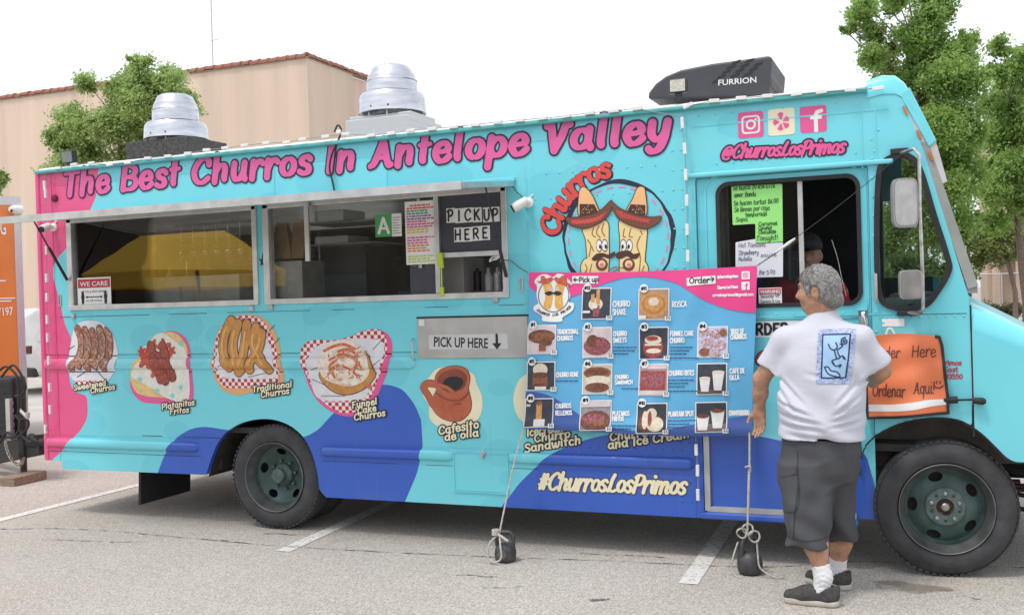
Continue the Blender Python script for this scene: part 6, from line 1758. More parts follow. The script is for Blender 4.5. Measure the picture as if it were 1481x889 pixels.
def leaves(pos, size, rng, aspect=.55):
    n = len(pos)
    nr = rng.normal(size=(n, 3)); nr[:, 2] = np.abs(nr[:, 2])*1.0+.25; nr /= np.linalg.norm(nr, axis=1)[:, None]
    tg = np.cross(nr, rng.normal(size=(n, 3))); tg /= np.linalg.norm(tg, axis=1)[:, None]; bt = np.cross(nr, tg)
    s_ = (size*rng.uniform(.45, 1.4, n))[:, None]
    a, c = pos-tg*s_*.5, pos+tg*s_*.5
    b, d = pos+bt*s_*aspect*.5-nr*s_*.1-tg*s_*.06, pos-bt*s_*aspect*.5-nr*s_*.1-tg*s_*.06
    V = np.stack([a, b, c, d], 1).reshape(-1, 3)
    return V
def quick_mesh(name, V, nq, m, parent, org):
    me = bpy.data.meshes.new(name)
    me.vertices.add(len(V)); me.vertices.foreach_set('co', (V-np.array(org)).astype(np.float32).ravel())
    # each leaf: two triangles folded along the midrib
    idx = np.arange(nq)[:, None]*4
    tri = np.concatenate([idx+np.array([[0, 1, 2]]), idx+np.array([[0, 2, 3]])], 1).reshape(-1)
    me.loops.add(len(tri)); me.loops.foreach_set('vertex_index', tri.astype(np.int32))
    np_ = len(tri)//3
    me.polygons.add(np_); me.polygons.foreach_set('loop_start', (np.arange(np_)*3).astype(np.int32))
    me.materials.append(m); me.update(calc_edges=True); me.validate()
    o = bpy.data.objects.new(name, me); COL.objects.link(o); o.parent = parent
    return o
def tree(base, clumps, leaf, per, m, label, cat='tree', trunk_r=.12, seed=1, name='tree', group=None, fork=.4):
    # clumps: (x, y, z, r) in metres around which twigs and leaves gather
    rng = np.random.default_rng(seed); q = random.Random(seed)
    root = thing(name, base, label, cat, group)
    base = Vector(base)
    cz = sum(c[2] for c in clumps)/len(clumps); cx = sum(c[0] for c in clumps)/len(clumps); cy = sum(c[1] for c in clumps)/len(clumps)
    zf = min(c[2] for c in clumps)*fork+.6
    mb = MB(); zmax = max(c[2] for c in clumps); top = Vector((cx, cy, cz+(zmax-cz)*.75))
    pts = [base+Vector((0, 0, -.02)), base+Vector((.02, .02, zf*.5)), Vector((base.x*.7+cx*.3, base.y*.7+cy*.3, zf)), Vector((cx, cy, cz*.8+zf*.2)), top]
    mb.tube(pts, [trunk_r, trunk_r*.85, trunk_r*.75, trunk_r*.45, trunk_r*.15], 8)
    twigs = []
    for x, y, z, r_ in clumps:
        e = Vector((x, y, z)); hd = math.hypot(x-cx, y-cy); zs = max(zf, z-.15-1.0*hd); t0 = min(max((zs-zf)/(top.z-zf+1e-6), 0), .97)
        s_ = pts[2].lerp(pts[4], t0); md = s_.lerp(e, .5)+Vector((q.uniform(-.1, .1), q.uniform(-.1, .1), q.uniform(.02, .2)*r_))
        mb.tube([s_, md, e], [trunk_r*.16, trunk_r*.11, trunk_r*.04], 5)
        for j in range(4):
            d = Vector((q.gauss(0, 1), q.gauss(0, 1), q.gauss(.3, .8))).normalized()*r_*q.uniform(.5, 1.0)
            mb.tube([md.lerp(e, q.uniform(.3, 1)), e+d*.5, e+d], [trunk_r*.08, trunk_r*.05, trunk_r*.02], 4, cap=False); twigs.append((e, e+d, r_))
    mb.build('trunk', bark, root, smooth=60)
    P = []
    for x, y, z, r_ in clumps:
        n = int(per*r_*r_*6.0)
        # sub-clusters inside each clump so that gaps remain
        sub = rng.normal(size=(max(3, n//22), 3)); sub = sub/np.linalg.norm(sub, axis=1)[:, None]*rng.uniform(.25, 1.0, (len(sub), 1))**.6*r_
        k_ = rng.integers(0, len(sub), n)
        P.append(np.array([x, y, z])+sub[k_]*np.array([1, 1, .85])+rng.normal(size=(n, 3))*r_*.22)
    for e, f_, r_ in twigs:
        n = max(6, int(per*r_*.4)); t = rng.uniform(.2, 1.08, (n, 1))
        P.append(np.array(e)+(np.array(f_)-np.array(e))*t+rng.normal(size=(n, 3))*r_*.09)
    P = np.concatenate(P)
    V = leaves(P, leaf, rng)
    quick_mesh('crown', V, len(P), m, root, tuple(base))
    return root
def px_clumps(lst, Y, dy, seed):
    q = random.Random(seed); out = []
    for px, py, rp in lst:
        p = U(px, py, Y); k = kpx(p)
        out.append((p.x, Y+q.uniform(-dy, dy), p.z, rp*k*1.22))
    return out
lf_a = leaf_mat('leaf_light', (.17, .25, .07), (.40, .51, .19))
lf_b = leaf_mat('leaf_mid', (.11, .19, .04), (.32, .46, .13))
lf_c = leaf_mat('leaf_yellow', (.11, .15, .035), (.25, .30, .10))
Y5 = 8.6
cl = px_clumps([(200,140,26),(160,170,26),(225,160,22),(125,175,18),(180,120,22),(100,230,16),(215,215,22),(215,98,16),(190,112,20),(238,112,20),(165,125,18),(262,125,16),(130,122,14),(208,130,24),(175,150,26),(238,145,20),(145,160,22),(205,165,24),(120,195,18),(95,200,14),(150,190,22),(185,190,24),(215,195,20),(108,215,16),(135,220,20),(170,225,24),(230,170,14),(88,228,10),(268,142,10),(140,250,26),(190,255,28),(110,260,20)], Y5, .55, 2)
b_ = U(185, 500, Y5); tree((b_.x, Y5, 0), cl, .066, 2300, lf_a, 'light green leafy tree rising behind the rear of the food truck', seed=3, trunk_r=.09)
Y6 = 7.6
cl = px_clumps([(-25,262,24),(-5,270,16),(6,256,9),(12,262,7),(-30,300,26),(-60,280,40)], Y6, .3, 4)
b_ = U(-50, 500, Y6); tree((b_.x, Y6, 0), cl, .085, 1500, lf_a, 'small tree whose branch tip shows above the orange trailer', seed=5, trunk_r=.08)
Y7 = 17.0
big = [(1245,10,18),(1262,40,18),(1230,40,9),(1223,50,7),(1300,15,16),(1286,5,12),(1340,30,24),(1362,8,20),(1325,60,24),(1275,75,20),(1262,90,18),(1300,45,14),(1352,70,28),(1385,90,24),(1395,60,14),(1408,52,10),(1370,120,30),(1330,105,28),(1290,115,26),(1400,130,22),(1345,150,30),(1385,165,28),(1310,160,30),(1290,190,30),(1360,195,30),(1405,190,20),(1340,230,32),(1385,235,28),(1375,280,28),(1345,290,30),(1405,260,20),(1300,240,30),(1310,300,30),(1390,320,24),(1350,345,26),(1290,330,30),(1275,365,26),(1300,385,28),(1325,405,26),(1350,400,24),(1285,410,24),(1340,-15,24),(1370,-30,22),(1250,-10,16),(1300,-25,16)]
cl = px_clumps(big, Y7, 1.0, 6)
b_ = U(1340, 500, Y7); tree((b_.x, Y7, 0), cl, .088, 1500, lf_b, 'tall full green tree directly behind the cab and visor of the food truck', seed=7, trunk_r=.16)
Y8 = 26.0
cl = px_clumps([(1445,75,14),(1437,95,10),(1475,92,16),(1480,70,8),(1450,120,18),(1432,110,12),(1470,130,20),(1495,110,26),(1435,150,18),(1460,165,22),(1440,200,24),(1475,205,24),(1500,180,30),(1430,240,20),(1465,245,24),(1500,240,28),(1435,280,22),(1470,290,22),(1440,320,20),(1500,300,26)], Y8, 1.2, 8)
b_ = U(1486, 500, Y8); tree((b_.x, Y8, 0), cl, .115, 1000, lf_b, 'loose green tree at the right edge with sky showing through its top', seed=9, trunk_r=.14)
Y9 = 40.0
cl = px_clumps([(1400,345,14),(1420,335,18),(1445,330,20),(1470,340,18),(1425,365,18),(1450,370,14),(1410,380,12),(1475,365,12),(1490,350,20),(1435,350,18),(1402,400,10)], Y9, 1.0, 10)
b_ = U(1469, 470, Y9); tree((b_.x, Y9, 0), cl, .15, 420, lf_c, 'small yellow-green street tree standing in front of the chain-link fence', seed=11, trunk_r=.11, fork=.95)
# shrubs by the fence
for i, (px, py, rp, lab_) in enumerate(((1422, 432, 14, 'low dry shrub at the foot of the fence next to the cab'), (1466, 436, 12, 'round dark shrub around the foot of the street tree'), (1440, 438, 10, 'small sparse shrub between two others by the fence'))):
    Ys = 47.0; p = U(px, py, Ys); k = kpx(p)
    rng = np.random.default_rng(20+i); root = thing('shrub', (p.x, Ys, 0), lab_, 'shrub', 'shrubs along the fence')
    P_ = np.array([p.x, Ys, .1+rp*k*.5])+rng.normal(size=(900, 3))*np.array([rp*k*.55, rp*k*.5, rp*k*.42]); P_[:, 2] = np.abs(P_[:, 2])+.02
    quick_mesh('foliage', leaves(P_, .16, rng), len(P_), (leaf_mat('leaf_dry%d' % i, (.06, .07, .03), (.17, .16, .085))), root, (p.x, Ys, 0))
    mb = MB()
    for j in range(6): mb.tube([(p.x, Ys, 0), (p.x+rng.normal()*rp*k*.4, Ys+rng.normal()*.2, rp*k*.8)], .03, 4)
    mb.build('stem', bark, root)

# ================================================================== ORANGE TRAILER, ITS TONGUE AND THE WHITE CAR
or_m = mat('orange_wrap', (.72, .21, .045), .4, var=.08, vscale=2, coat=.2)
Yt, at_ = 2.5, R(53)
P_ = U(35, 450, Yt); rv, nv = Vector((math.cos(at_), math.sin(at_), 0)), Vector((math.sin(at_), -math.cos(at_), 0))
zt, zb = U(34, 284, Yt).z, U(34, 545, Yt).z
org = Vector((P_.x, Yt, 0))
tr = thing('orange_trailer', tuple(org-rv*1.0-nv*1.5), 'orange wrapped food trailer with diamond-plate edges at the far left', 'trailer')
def TB(u0, u1, n0, n1, z0, z1, name, m, parent=tr, bev=0):
    o = org
    vs = [o+rv*u+nv*n+Vector((0, 0, z)) for z in (z0, z1) for u, n in ((u0, n0), (u1, n0), (u1, n1), (u0, n1))]
    return MB().add(vs, [(0,1,2,3),(4,5,6,7),(0,1,5,4),(1,2,6,5),(2,3,7,6),(3,0,4,7)]).build(name, m, parent, bev=bev)
body = TB(-2.1, -.002, -3.6, 0, zb-.35, zt, 'body', or_m)
TB(-2.1, 0, -.001, .008, zt-.10, zt+.002, 'top_trim', PLATE); TB(-.075, .003, -.10, .010, zb-.40, zt-.101, 'corner_trim', PLATE)
TB(-.055, .006, -.10, .012, zb-.60, zb+.10, 'lower_trim', m_aludull)
def tmap(u, z, y): p = org+rv*u+nv*(-y); return (p.x, p.y, z)
k = (U(135, 450, Yt)-U(35, 450, Yt)).length/100
zz = lambda py: U(20, py, Yt).z
mb = MB(); put_sans(mb, 'NG', (-.285, zz(340)), (-.160, zz(340)), .165, -.010, bold=.01, mapf=tmap); mb.build('lettering', m_paper, tr); mb = MB(); put_sans(mb, '-7197', (-.30, zz(456)), (-.115, zz(455)), .095, -.010, bold=.01, mapf=tmap); mb.build('lettering', m_paper, tr); mb = MB()
for py_, u0, u1 in ((407, -.34, -.18), (411, -.34, -.24), (432, -.34, -.09), (436, -.34, -.13)):
    mb.add([tmap(u0, zz(py_), -.010), tmap(u1, zz(py_), -.010), tmap(u1, zz(py_)+.014, -.010), tmap(u0, zz(py_)+.014, -.010)], [(0,1,2,3)])
mb.build('small_print', m_paper, tr)['kind'] = 'stuff'
f = Field(-.8, zz(420), -.1, zz(350), .006); f.rrect(-.75, zz(398), -.24, zz(362), .03); f.rrect(-.75+.02, zz(398)+.02, -.26, zz(362)-.02, .02, op='s'); f.mesh(MB(), 0, -.010, mapf=tmap).build('window_outline', m_paper, tr)
p = U(19, 303, Yt-.12); cm = MB().lathe([(.055, .10), (.055, .06), (.048, .0), (.03, -.04), (.001, -.045)], (p.x, p.y, p.z), 'y', 16).build('camera', m_white, tr, smooth=40); MB().lathe([(.018, -.046), (.016, -.055), (.001, -.055)], (p.x+.03, p.y, p.z-.02), 'y', 10).build('camera_lens', m_black, cm)
for s_ in (-2.0, -.15): MB().lathe([(.20, -.1), (.32, -.09), (.33, 0), (.32, .09), (.20, .1)], tuple(org+rv*s_-nv*2.0+Vector((0, 0, .33))), 'y', 28).build('wheel', m_tyre, tr, smooth=40)
# tongue with jack, battery box and hoses
J = Gd(36, 694)
tg = thing('trailer_tongue', (J.x, J.y, 0), 'black steel tongue with jack, battery box and hanging chain in front of the orange trailer', 'trailer hitch')
yj = J.y
Bq = lambda px, py, dy=0.0: tuple(U(px, py, yj+dy))
mb = MB(); mb.bar(Bq(62, 642), Bq(-60, 668, .3), .10, .20); mb.bar(Bq(40, 648, .1), Bq(-60, 640, 1.0), .08, .16); mb.build('beam', m_black, tg, bev=.01)
mb = MB(); mb.tube([Bq(64, 641), Bq(58, 640), Bq(44, 636)], [.035, .06, .07], 12); mb.build('coupler', m_black, tg, smooth=40)
mb = MB(); mb.tube([Bq(34.5, 682), Bq(33, 610)], .032, 12); mb.tube([Bq(33, 660), Bq(31, 575)], .045, 12); mb.build('jack', mat('jack_dark', (.05, .045, .04), .5, .4, var=.3), tg, smooth=40)
mb = MB(); c_ = Bq(35, 686); mb.lathe([(.09, -.004), (.10, .006), (.04, .016)], c_, 'z', 18); mb.build('jack_foot', m_rust, tg)
mb = MB(); (x0, _, z0), (x1, _, z1) = Bq(-40, 630, -.1), Bq(12, 545, -.1); mb.box(x0, x1, yj-.05, yj+.12, z0, z1); bt_ = mb.build('battery_box', m_black, tg, bev=.03)
mb = MB()
for i in range(7): z = z0+(z1-z0)*(.12+i*.12); mb.box(x0, x1+.006, yj-.062, yj-.05, z, z+.025)
mb.build('rib', m_rubber, bt_)
mb = MB()
for a_ in ([(2,545),(18,528),(30,540),(37,560),(30,572),(22,572)], [(0,535),(10,530),(25,545),(28,575),(26,600)], [(0,640),(10,625),(25,632),(40,618),(40,607),(32,606),(28,618),(34,632),(45,640)], [(22,600),(30,612),(22,630),(8,632)]):
    mb.tube([Bq(x, y, -.12) for x, y in catmull(a_, 5)], .012, 7)
mb.build('hose', m_rubber, tg, smooth=60)
mb = MB(); mb.box(Bq(22,640)[0], Bq(28,640)[0], yj-.1, yj-.05, Bq(25,635)[2], Bq(25,575)[2]); mb.tube([Bq(28,592,-.1), Bq(40,604,-.14)], .016, 8); mb.tube([Bq(40,604,-.14), Bq(40,596,-.14)], .022, 8); mb.build('jack_crank', m_aludull, tg, smooth=50)
mb = MB(); ch = catmull([Bq(8,640,-.12), Bq(12,655,-.12), Bq(20,668,-.12), Bq(30,671,-.12), Bq(34,664,-.1)], 5)
for i in range(len(ch)-1):
    a_, b_ = Vector(ch[i]), Vector(ch[i+1]); md = (a_+b_)/2; d = (b_-a_).normalized(); s_ = Vector((0, 1, 0)) if i % 2 else d.cross(Vector((0, 1, 0))).normalized()
    mb.tube([md+(d*math.cos(t)*.026+s_*math.sin(t)*.014) for t in [2*math.pi*j/10 for j in range(11)]], .0055, 5)
mb.build('chain', mat('old_chain', (.35, .32, .27), .5, .6, var=.3), tg)
wb = MB(); a0, a1 = Gd(10, 703), Gd(58, 692)
d = (a1-a0).normalized(); n_ = Vector((-d.y, d.x, 0))
vs = [a0+n_*s_*.09+Vector((0, 0, z))+(d*L2) for z in (.0, .085) for L2, s_ in ((0, -1), ((a1-a0).length, -1), ((a1-a0).length, 1), (0, 1))]
wb.add(vs, [(0,1,2,3),(4,5,6,7),(0,1,5,4),(1,2,6,5),(2,3,7,6),(3,0,4,7)])
o = wb.build('wood_block', mat('weathered_wood', (.27, .20, .14), .85, var=.3, vscale=5, stretch=(1, 8, 8), bump=.3), loc=(a0+a1)/2, bev=.008); o.location.z = 0.0
for v in o.data.vertices: pass
tag(o, 'weathered wooden block under the jack foot of the black tongue', 'wood block')

# white car behind
cp = Gd(47, 572); car = thing('parked_car', (cp.x-.75, cp.y+2, 0), 'white car parked in the distance between the trailer and the truck', 'car')
X0, Y0 = cp.x-.75, cp.y
wc_m = mat('white_car_paint', (.72, .72, .71), .25, var=.03, coat=.5)
def ring(y, w, z0, z1, r_=.1): return [(X0+sx*w*a_, Y0+y, z0+(z1-z0)*b_) for sx, a_, b_ in ((-1,.92,0),(-1,1,.2),(-1,1,.75),(-1,.9,1),(1,.9,1),(1,1,.75),(1,1,.2),(1,.92,0))]
mb = MB(); mb.loft([ring(0, .84, .42, .98), ring(.06, .9, .36, 1.08), ring(.9, .93, .30, 1.10), ring(3.2, .93, .30, 1.06), ring(4.3, .88, .32, .90), ring(4.45, .80, .4, .8)]); cb_ = mb.build('body', wc_m, car, smooth=50)
mb = MB(); mb.loft([ring(.10, .86, 1.02, 1.10), ring(.45, .74, 1.02, 1.70), ring(2.2, .74, 1.02, 1.74), ring(3.1, .86, 1.0, 1.08)]); mb.build('cabin', wc_m, car, smooth=50)
mb = MB(); mb.add([(X0-.68, Y0+.20, 1.15), (X0+.68, Y0+.20, 1.15), (X0+.60, Y0+.40, 1.60), (X0-.60, Y0+.40, 1.60)], [(0,1,2,3)]); mb.build('rear_window', mat('far_glass'), car)
for s_ in (-1, 1):
    mb = MB(); mb.add([(X0+s_*.845, Y0+.5, 1.14), (X0+s_*.845, Y0+2.6, 1.14), (X0+s_*.755, Y0+2.2, 1.62), (X0+s_*.755, Y0+.6, 1.62)], [(0,1,2,3)]); mb.build('side_window', mat('far_glass'), car)
    MB().box(X0+s_*.62-.16, X0+s_*.62+.16, Y0-.02, Y0+.05, .82, .98).build('tail_light', mat('tail_red', (.10, .02, .02), .2, var=.05), car, bev=.02)
    for y in (.85, 3.5): 
        w_ = MB().lathe([(.20, -.1), (.33, -.09), (.34, 0), (.33, .09), (.20, .1)], (X0+s_*.80, Y0+y, .34), 'x', 28).build('wheel', m_tyre, car, smooth=40)
        MB().lathe([(.20, -.105), (.19, .105)], (X0+s_*.80, Y0+y, .34), 'x', 20).build('rim', m_aludull, w_)
MB().box(X0+.18, X0+.62, Y0-.045, Y0-.02, .55, .70).build('number_plate', m_paper, car); MB().box(X0-.86, X0+.86, Y0-.035, Y0+.1, .36, .55).build('bumper', m_black, car, bev=.04)
# ================================================================== MENU BANNER tied in front of the logo
YBN = -.06
b_tl, b_tr, b_br, b_bl = (S(*q, YBN) for q in ((763,393.5),(1094.5,384),(1088,629),(761.5,618)))
bz1, bz0 = max(b_tl[1], b_tr[1]), min(b_bl[1], b_br[1])
def ban_y(x, z):
    t = (bz1-z)/(bz1-bz0); u = (x-b_tl[0])/(b_tr[0]-b_tl[0])
    y = -.034-.055*t
    y += .009*math.sin(9*u+5*t+.6)*(.3+t)+.006*math.sin(17*u-6*t)*(.25+.75*t)+.005*math.sin(4*u+11*t)
    y += .013*math.exp(-((u-.36-.25*t)/.035)**2)*t-.012*math.exp(-((u-.80+.3*t)/.04)**2)*(.4+.6*t)+.010*math.exp(-((u-.62-.1*t)/.03)**2)*t
    y -= .016*math.exp(-((t-.97)/.05)**2)
    return min(y, -.016)
def bmap(x, z, y): return (x, ban_y(x, z)+y, z)
ban = thing('menu_banner', ((b_bl[0]+b_br[0])/2, -.1, bz0), 'blue and pink printed menu banner with dish photos tied to the truck side', 'banner')
b_poly = P2([(763,393.5),(850,394),(930,392.5),(1010,389),(1094.5,384),(1093,450),(1090,540),(1088,629),(1010,629.5),(930,627),(840,622),(761.5,618),(762,540),(763.5,460)], YBN)
def bf(x0, y0, x1, y1, h=.004): return px_field(x0, y0, x1, y1, h, YBN)
m_bblue = mat('banner_blue', (.11, .40, .66), .55, var=.06, vscale=4)
m_bpink = mat('banner_pink', (.74, .055, .24), .55, var=.05, vscale=4)
m_bnavy = mat('banner_navy', (.045, .10, .33), .55, var=.06, vscale=4)
m_bwhite = mat('banner_white', (.76, .76, .76), .55, var=.03)
f0 = bf(755, 378, 1100, 636, .008); f0.poly(b_poly)
f0.mesh(MB(), 0, 0, mapf=bmap, maxrun=2).build('cloth', m_bblue, ban, smooth=60)
def blayer(name, f, m, lvl, lev=0.0, clip=True, parent=ban, maxrun=4):
    if clip: f.clip(f_resample(f0, f))
    return f.mesh(MB(), lev, -.0035-.0016*lvl, mapf=bmap, maxrun=maxrun).build(name, m, parent)
f = bf(755, 378, 1100, 460, .006); f.poly(P2([(755,380),(1100,376),(1100,453)], YBN)+catmull(P2([(1094,452.5),(1075,451),(1050,446),(1020,435),(995,420),(978,410),(955,403.5),(930,400),(905,401.5),(885,406),(862,414),(840,424),(822,429.5),(795,430),(776,424),(763,414),(755,410)], YBN), 4))
blayer('pink_swoosh', f, m_bpink, 0, maxrun=2)
f = bf(755, 560, 1100, 636, .006); f.poly(catmull(P2([(755,566),(775,566),(800,573),(825,588),(850,604),(895,618),(945,622),(1000,613),(1045,605),(1095,600)], YBN), 4)+P2([(1100,640),(750,640)], YBN))
blayer('navy_swoosh', f, m_bnavy, 0, maxrun=2)
def Z3(x, y): return (740+x/3.419, 380+y/3.419)
# dish photographs: (rect in close-up pixels, number, background, shapes)
k_ = lambda n, a, b, s=60, t=.5: two(n, a, b, s, t, .12)
dark = mat('photo_dark', (.035, .042, .06), .5, var=.3, vscale=20); wood = mat('photo_wood', (.10, .07, .06), .5, var=.3, vscale=20); pale = mat('photo_pale', (.60, .52, .54), .5, var=.1, vscale=20)
choc, red_, gold, crm, glassw = k_('ph_choc', (.09, .03, .02), (.22, .08, .05)), k_('ph_red', (.22, .02, .02), (.42, .09, .08)), k_('ph_gold', (.48, .22, .06), (.62, .34, .12)), k_('ph_cream', (.62, .52, .38), (.74, .68, .56)), mat('ph_white', (.70, .69, .68), .5, var=.08, vscale=40)
mixd = k_('ph_mixed', (.30, .10, .04), (.62, .58, .72), 75); berry = k_('ph_berry', (.12, .02, .03), (.42, .14, .16), 90); brn = k_('ph_brown', (.18, .06, .03), (.30, .12, .06))
def E(cx, cy, rx, ry): return [(cx+rx*math.cos(t), cy+ry*math.sin(t)) for t in [2*math.pi*i/20 for i in range(20)]]
def Bx(x0, y0, x1, y1): return [(x0, y0), (x1, y0), (x1, y1), (x0, y1)]
photos = [
 ((345,125,492,280), '12', dark, [(E(.48,.52,.24,.2), crm), (Bx(.40,.55,.62,.92), berry), (Bx(.32,.2,.44,.45), gold), (Bx(.5,.05,.62,.5), gold), (Bx(.05,.72,.3,.8), glassw), (E(.46,.6,.1,.06), glassw)]),
 ((625,128,778,283), '11', k_('ph_tan', (.34, .20, .12), (.46, .30, .20)), [(E(.5,.52,.46,.40), gold), (E(.5,.5,.38,.32), k_('ph_gold2', (.40, .16, .04), (.5, .24, .08))), (E(.5,.48,.30,.25), gold), (E(.5,.42,.17,.13), crm), (Bx(0,.85,.25,1), glassw)]),
 ((80,308,222,450), '1', pale, [(E(.5,.40,.48,.24), choc), (E(.55,.36,.42,.10), brn), (E(.45,.50,.40,.08), brn), (Bx(.42,.60,.66,.90), brn), (E(.7,.6,.18,.12), choc)]),
 ((352,318,497,470), '2', pale, [(E(.5,.62,.46,.30), berry), (E(.35,.45,.2,.2), choc), (E(.65,.5,.22,.16), berry), (Bx(0,.93,1,1), glassw)]),
 ((628,318,775,478), '3', dark, [(E(.48,.62,.34,.34), red_), (E(.48,.40,.28,.14), crm), (Bx(.2,.52,.76,.58), crm), (E(.5,.74,.25,.08), crm), (E(.45,.35,.2,.07), red_)]),
 ((918,315,1070,468), '4', k_('ph_lilac', (.40, .38, .55), (.66, .64, .78)), [(E(.22,.2,.18,.14), mixd), (E(.6,.25,.2,.15), mixd), (E(.35,.55,.22,.17), mixd), (E(.75,.6,.2,.16), mixd), (E(.25,.82,.18,.13), brn), (E(.6,.85,.2,.12), mixd), (E(.85,.2,.12,.12), brn)]),
 ((78,488,222,630), '5', dark, [(Bx(.22,.45,.74,.85), brn), (E(.48,.84,.26,.10), choc), (E(.48,.28,.26,.22), crm), (E(.48,.46,.28,.10), choc), (Bx(.3,.86,.7,1), glassw)]),
 ((352,500,498,648), '6', k_('ph_sand', (.46, .42, .36), (.6, .56, .5)), [(E(.5,.30,.46,.20), brn), (E(.52,.55,.44,.16), crm), (E(.5,.78,.40,.16), choc), (E(.5,.26,.36,.08), choc)]),
 ((630,500,778,655), '7', mat('photo_rose', (.42, .26, .25), .5, var=.1), [(Bx(.06,.22,.92,.82), red_), (E(.5,.5,.4,.26), berry), (Bx(0,.84,1,1), pale), (Bx(.1,.05,.95,.16), pale)]),
 ((918,495,1070,650), '', dark, [(Bx(0,.85,1,1), wood), ([(.10,.45),(.46,.45),(.40,.90),(.16,.90)], glassw), ([(.52,.26),(.92,.26),(.82,.86),(.58,.86)], glassw), (E(.28,.46,.17,.04), crm), (E(.72,.27,.19,.04), crm)]),
 ((75,668,215,808), '8', dark, [(Bx(.40,.15,.60,.78), gold), (E(.5,.16,.1,.08), brn), (Bx(.34,.72,.72,.98), glassw), (Bx(.05,.2,.2,.28), pale)]),
 ((345,678,498,825), '9', k_('ph_grey', (.22, .20, .22), (.34, .31, .33)), [(E(.5,.68,.48,.34), choc), (E(.45,.6,.36,.16), berry), (E(.6,.75,.2,.1), brn), (Bx(0,.0,1,.22), pale)]),
 ((625,690,778,838), '10', dark, [(E(.45,.62,.38,.34), choc), (E(.62,.70,.26,.24), crm), (E(.5,.35,.16,.18), crm), (E(.3,.55,.1,.3), crm), (E(.45,.5,.06,.25), red_)]),
 ((913,685,1070,835), '', dark, [(Bx(0,.72,1,1), mat('photo_mauve', (.16, .12, .13), .5, var=.2)), ([(.04,.45),(.44,.45),(.38,.92),(.10,.92)], glassw), ([(.48,.28),(.92,.28),(.84,.86),(.56,.86)], glassw), (E(.24,.46,.19,.07), choc), (E(.70,.29,.21,.07), choc)]),
]
for (x0, y0, x1, y1), num, bg, shapes in photos:
    a0, a1 = Z3(x0, y0), Z3(x1, y1); w, h = a1[0]-a0[0], a1[1]-a0[1]
    corner = [(a0[0], a0[1]), (a1[0], a0[1]-.8), (a1[0], a1[1]-.6), (a0[0], a1[1]+.2)]
    f = bf(a0[0]-2, a0[1]-3, a1[0]+2, a1[1]+3, .004); f.poly(P2(corner, YBN)); ph = blayer('dish_photo', f, m_bwhite, 1)
    g = bf(a0[0]-2, a0[1]-3, a1[0]+2, a1[1]+3, .003); g.poly(P2(corner, YBN), grow=-.0065); blayer('photo_background', g, bg, 2, parent=ph)
    for i, (sh, mt) in enumerate(shapes):
        q = bf(a0[0]-2, a0[1]-3, a1[0]+2, a1[1]+3, .0028)
        q.poly(P2([(a0[0]+u*w, a0[1]+v*h-.7*u) for u, v in sh], YBN)); q.clip(f_resample(g, q)) if False else None
        q.d = np.maximum(q.d, f_resample(g, q).d)
        blayer('photo_food', q, mt, 2.6+i*.5, parent=ph)
    if num:
        c = Z3(x0+28, y0-2); c = S(*c, YBN); q = Field(c[0]-.05, c[1]-.05, c[0]+.05, c[1]+.05, .003); q.disc(c[0], c[1], .027); blayer('number_disc', q, m_bwhite, 6.2, parent=ph)
        q = Field(c[0]-.05, c[1]-.05, c[0]+.05, c[1]+.05, .002); xh = .0165 if len(num) == 1 else .014; write(q, '#'+num, (c[0]-text_len('#'+num)*xh*.5, c[1]-.011), xh, .0030, contrast=0); blayer('number', q, m_ink, 6.9, parent=ph)
    t = Z3(x1-18, y1-14); t2 = Z3(x1+8, y1+14 if False else y1-1)
    q = bf(t[0]-4, t[1]-4, t2[0]+3, t2[1]+3, .003); q.poly(P2([(t[0]-1, t[1]-1.5), (t2[0], t[1]-2), (t2[0], t2[1]+1), (t[0]-1, t2[1]+1)], YBN)); blayer('price_tag', q, m_bwhite, 6.2, parent=ph)
    q = bf(t[0]-4, t[1]-4, t2[0]+3, t2[1]+3, .002); write(q, '$6', S(t[0]+.3, t2[1]-.8, YBN), .015, .0016, contrast=0); blayer('price', q, mat('grey_ink'), 6.9, parent=ph)
# dish names on the banner
f = bf(760, 425, 1098, 632, .0028)
for txt, x0, y, x1 in (('CHURRO',500,218,592),('SHAKE',500,258,572),('ROSCA',792,220,872),('TRADICIONAL',228,352,340),('CHURROS',228,384,312),('CHURRO',503,362,575),('SWEETS',503,394,573),('FUNNEL CAKE',782,362,908),('CHURRO',782,396,860),('TRAY OF',1083,352,1155),('CHURROS',1083,378,1168),('CHURRO KONE',226,563,342),('CHURRO',512,574,585),('SANDWICH',512,600,608),('CHURRO BITES',780,556,915),('CAFE DE',1083,545,1162),('OLLA',1083,577,1135),('CHURROS',226,716,308),('RELLENOS',226,750,313),('PLATANOS',503,755,595),('FRITOS',503,779,566),('PLANTAIN SPLIT',783,755,915),('CHAMPURRADO',1078,752,1186)):
    a, b = S(*Z3(x0, y), YBN), S(*Z3(x1, y-3), YBN); hh = .036 if y < 300 else (.029 if y not in (574, 600, 779) else .024)
    write(f, txt, a, hh/1.42, .0029, fit=(b[0]-a[0])*.94, contrast=.1, dirv=(b[0]-a[0], b[1]-a[1]))
blayer('dish_names', f, m_bwhite, 1.5)
f = bf(760, 470, 1098, 632, .0028); q = random.Random(8)
for x, y, n, w in ((503,418,3,110),(784,418,3,108),(780,470,1,130),(226,582,1,95),(545,620,1,65),(780,578,3,115),(780,632,1,130),(503,800,2,110),(783,775,3,125)):
    for i in range(n):
        xx = x
        while xx < x+w*(1-.18*i):
            l = q.uniform(8, 22); a, b = S(*Z3(xx, y+i*16), YBN), S(*Z3(xx+l, y+i*16-.5), YBN); f.stroke([a, b], .0030); xx += l+6
blayer('small_print', f, mat('banner_ink', (.02, .05, .16), .5, var=.1), 1.5)
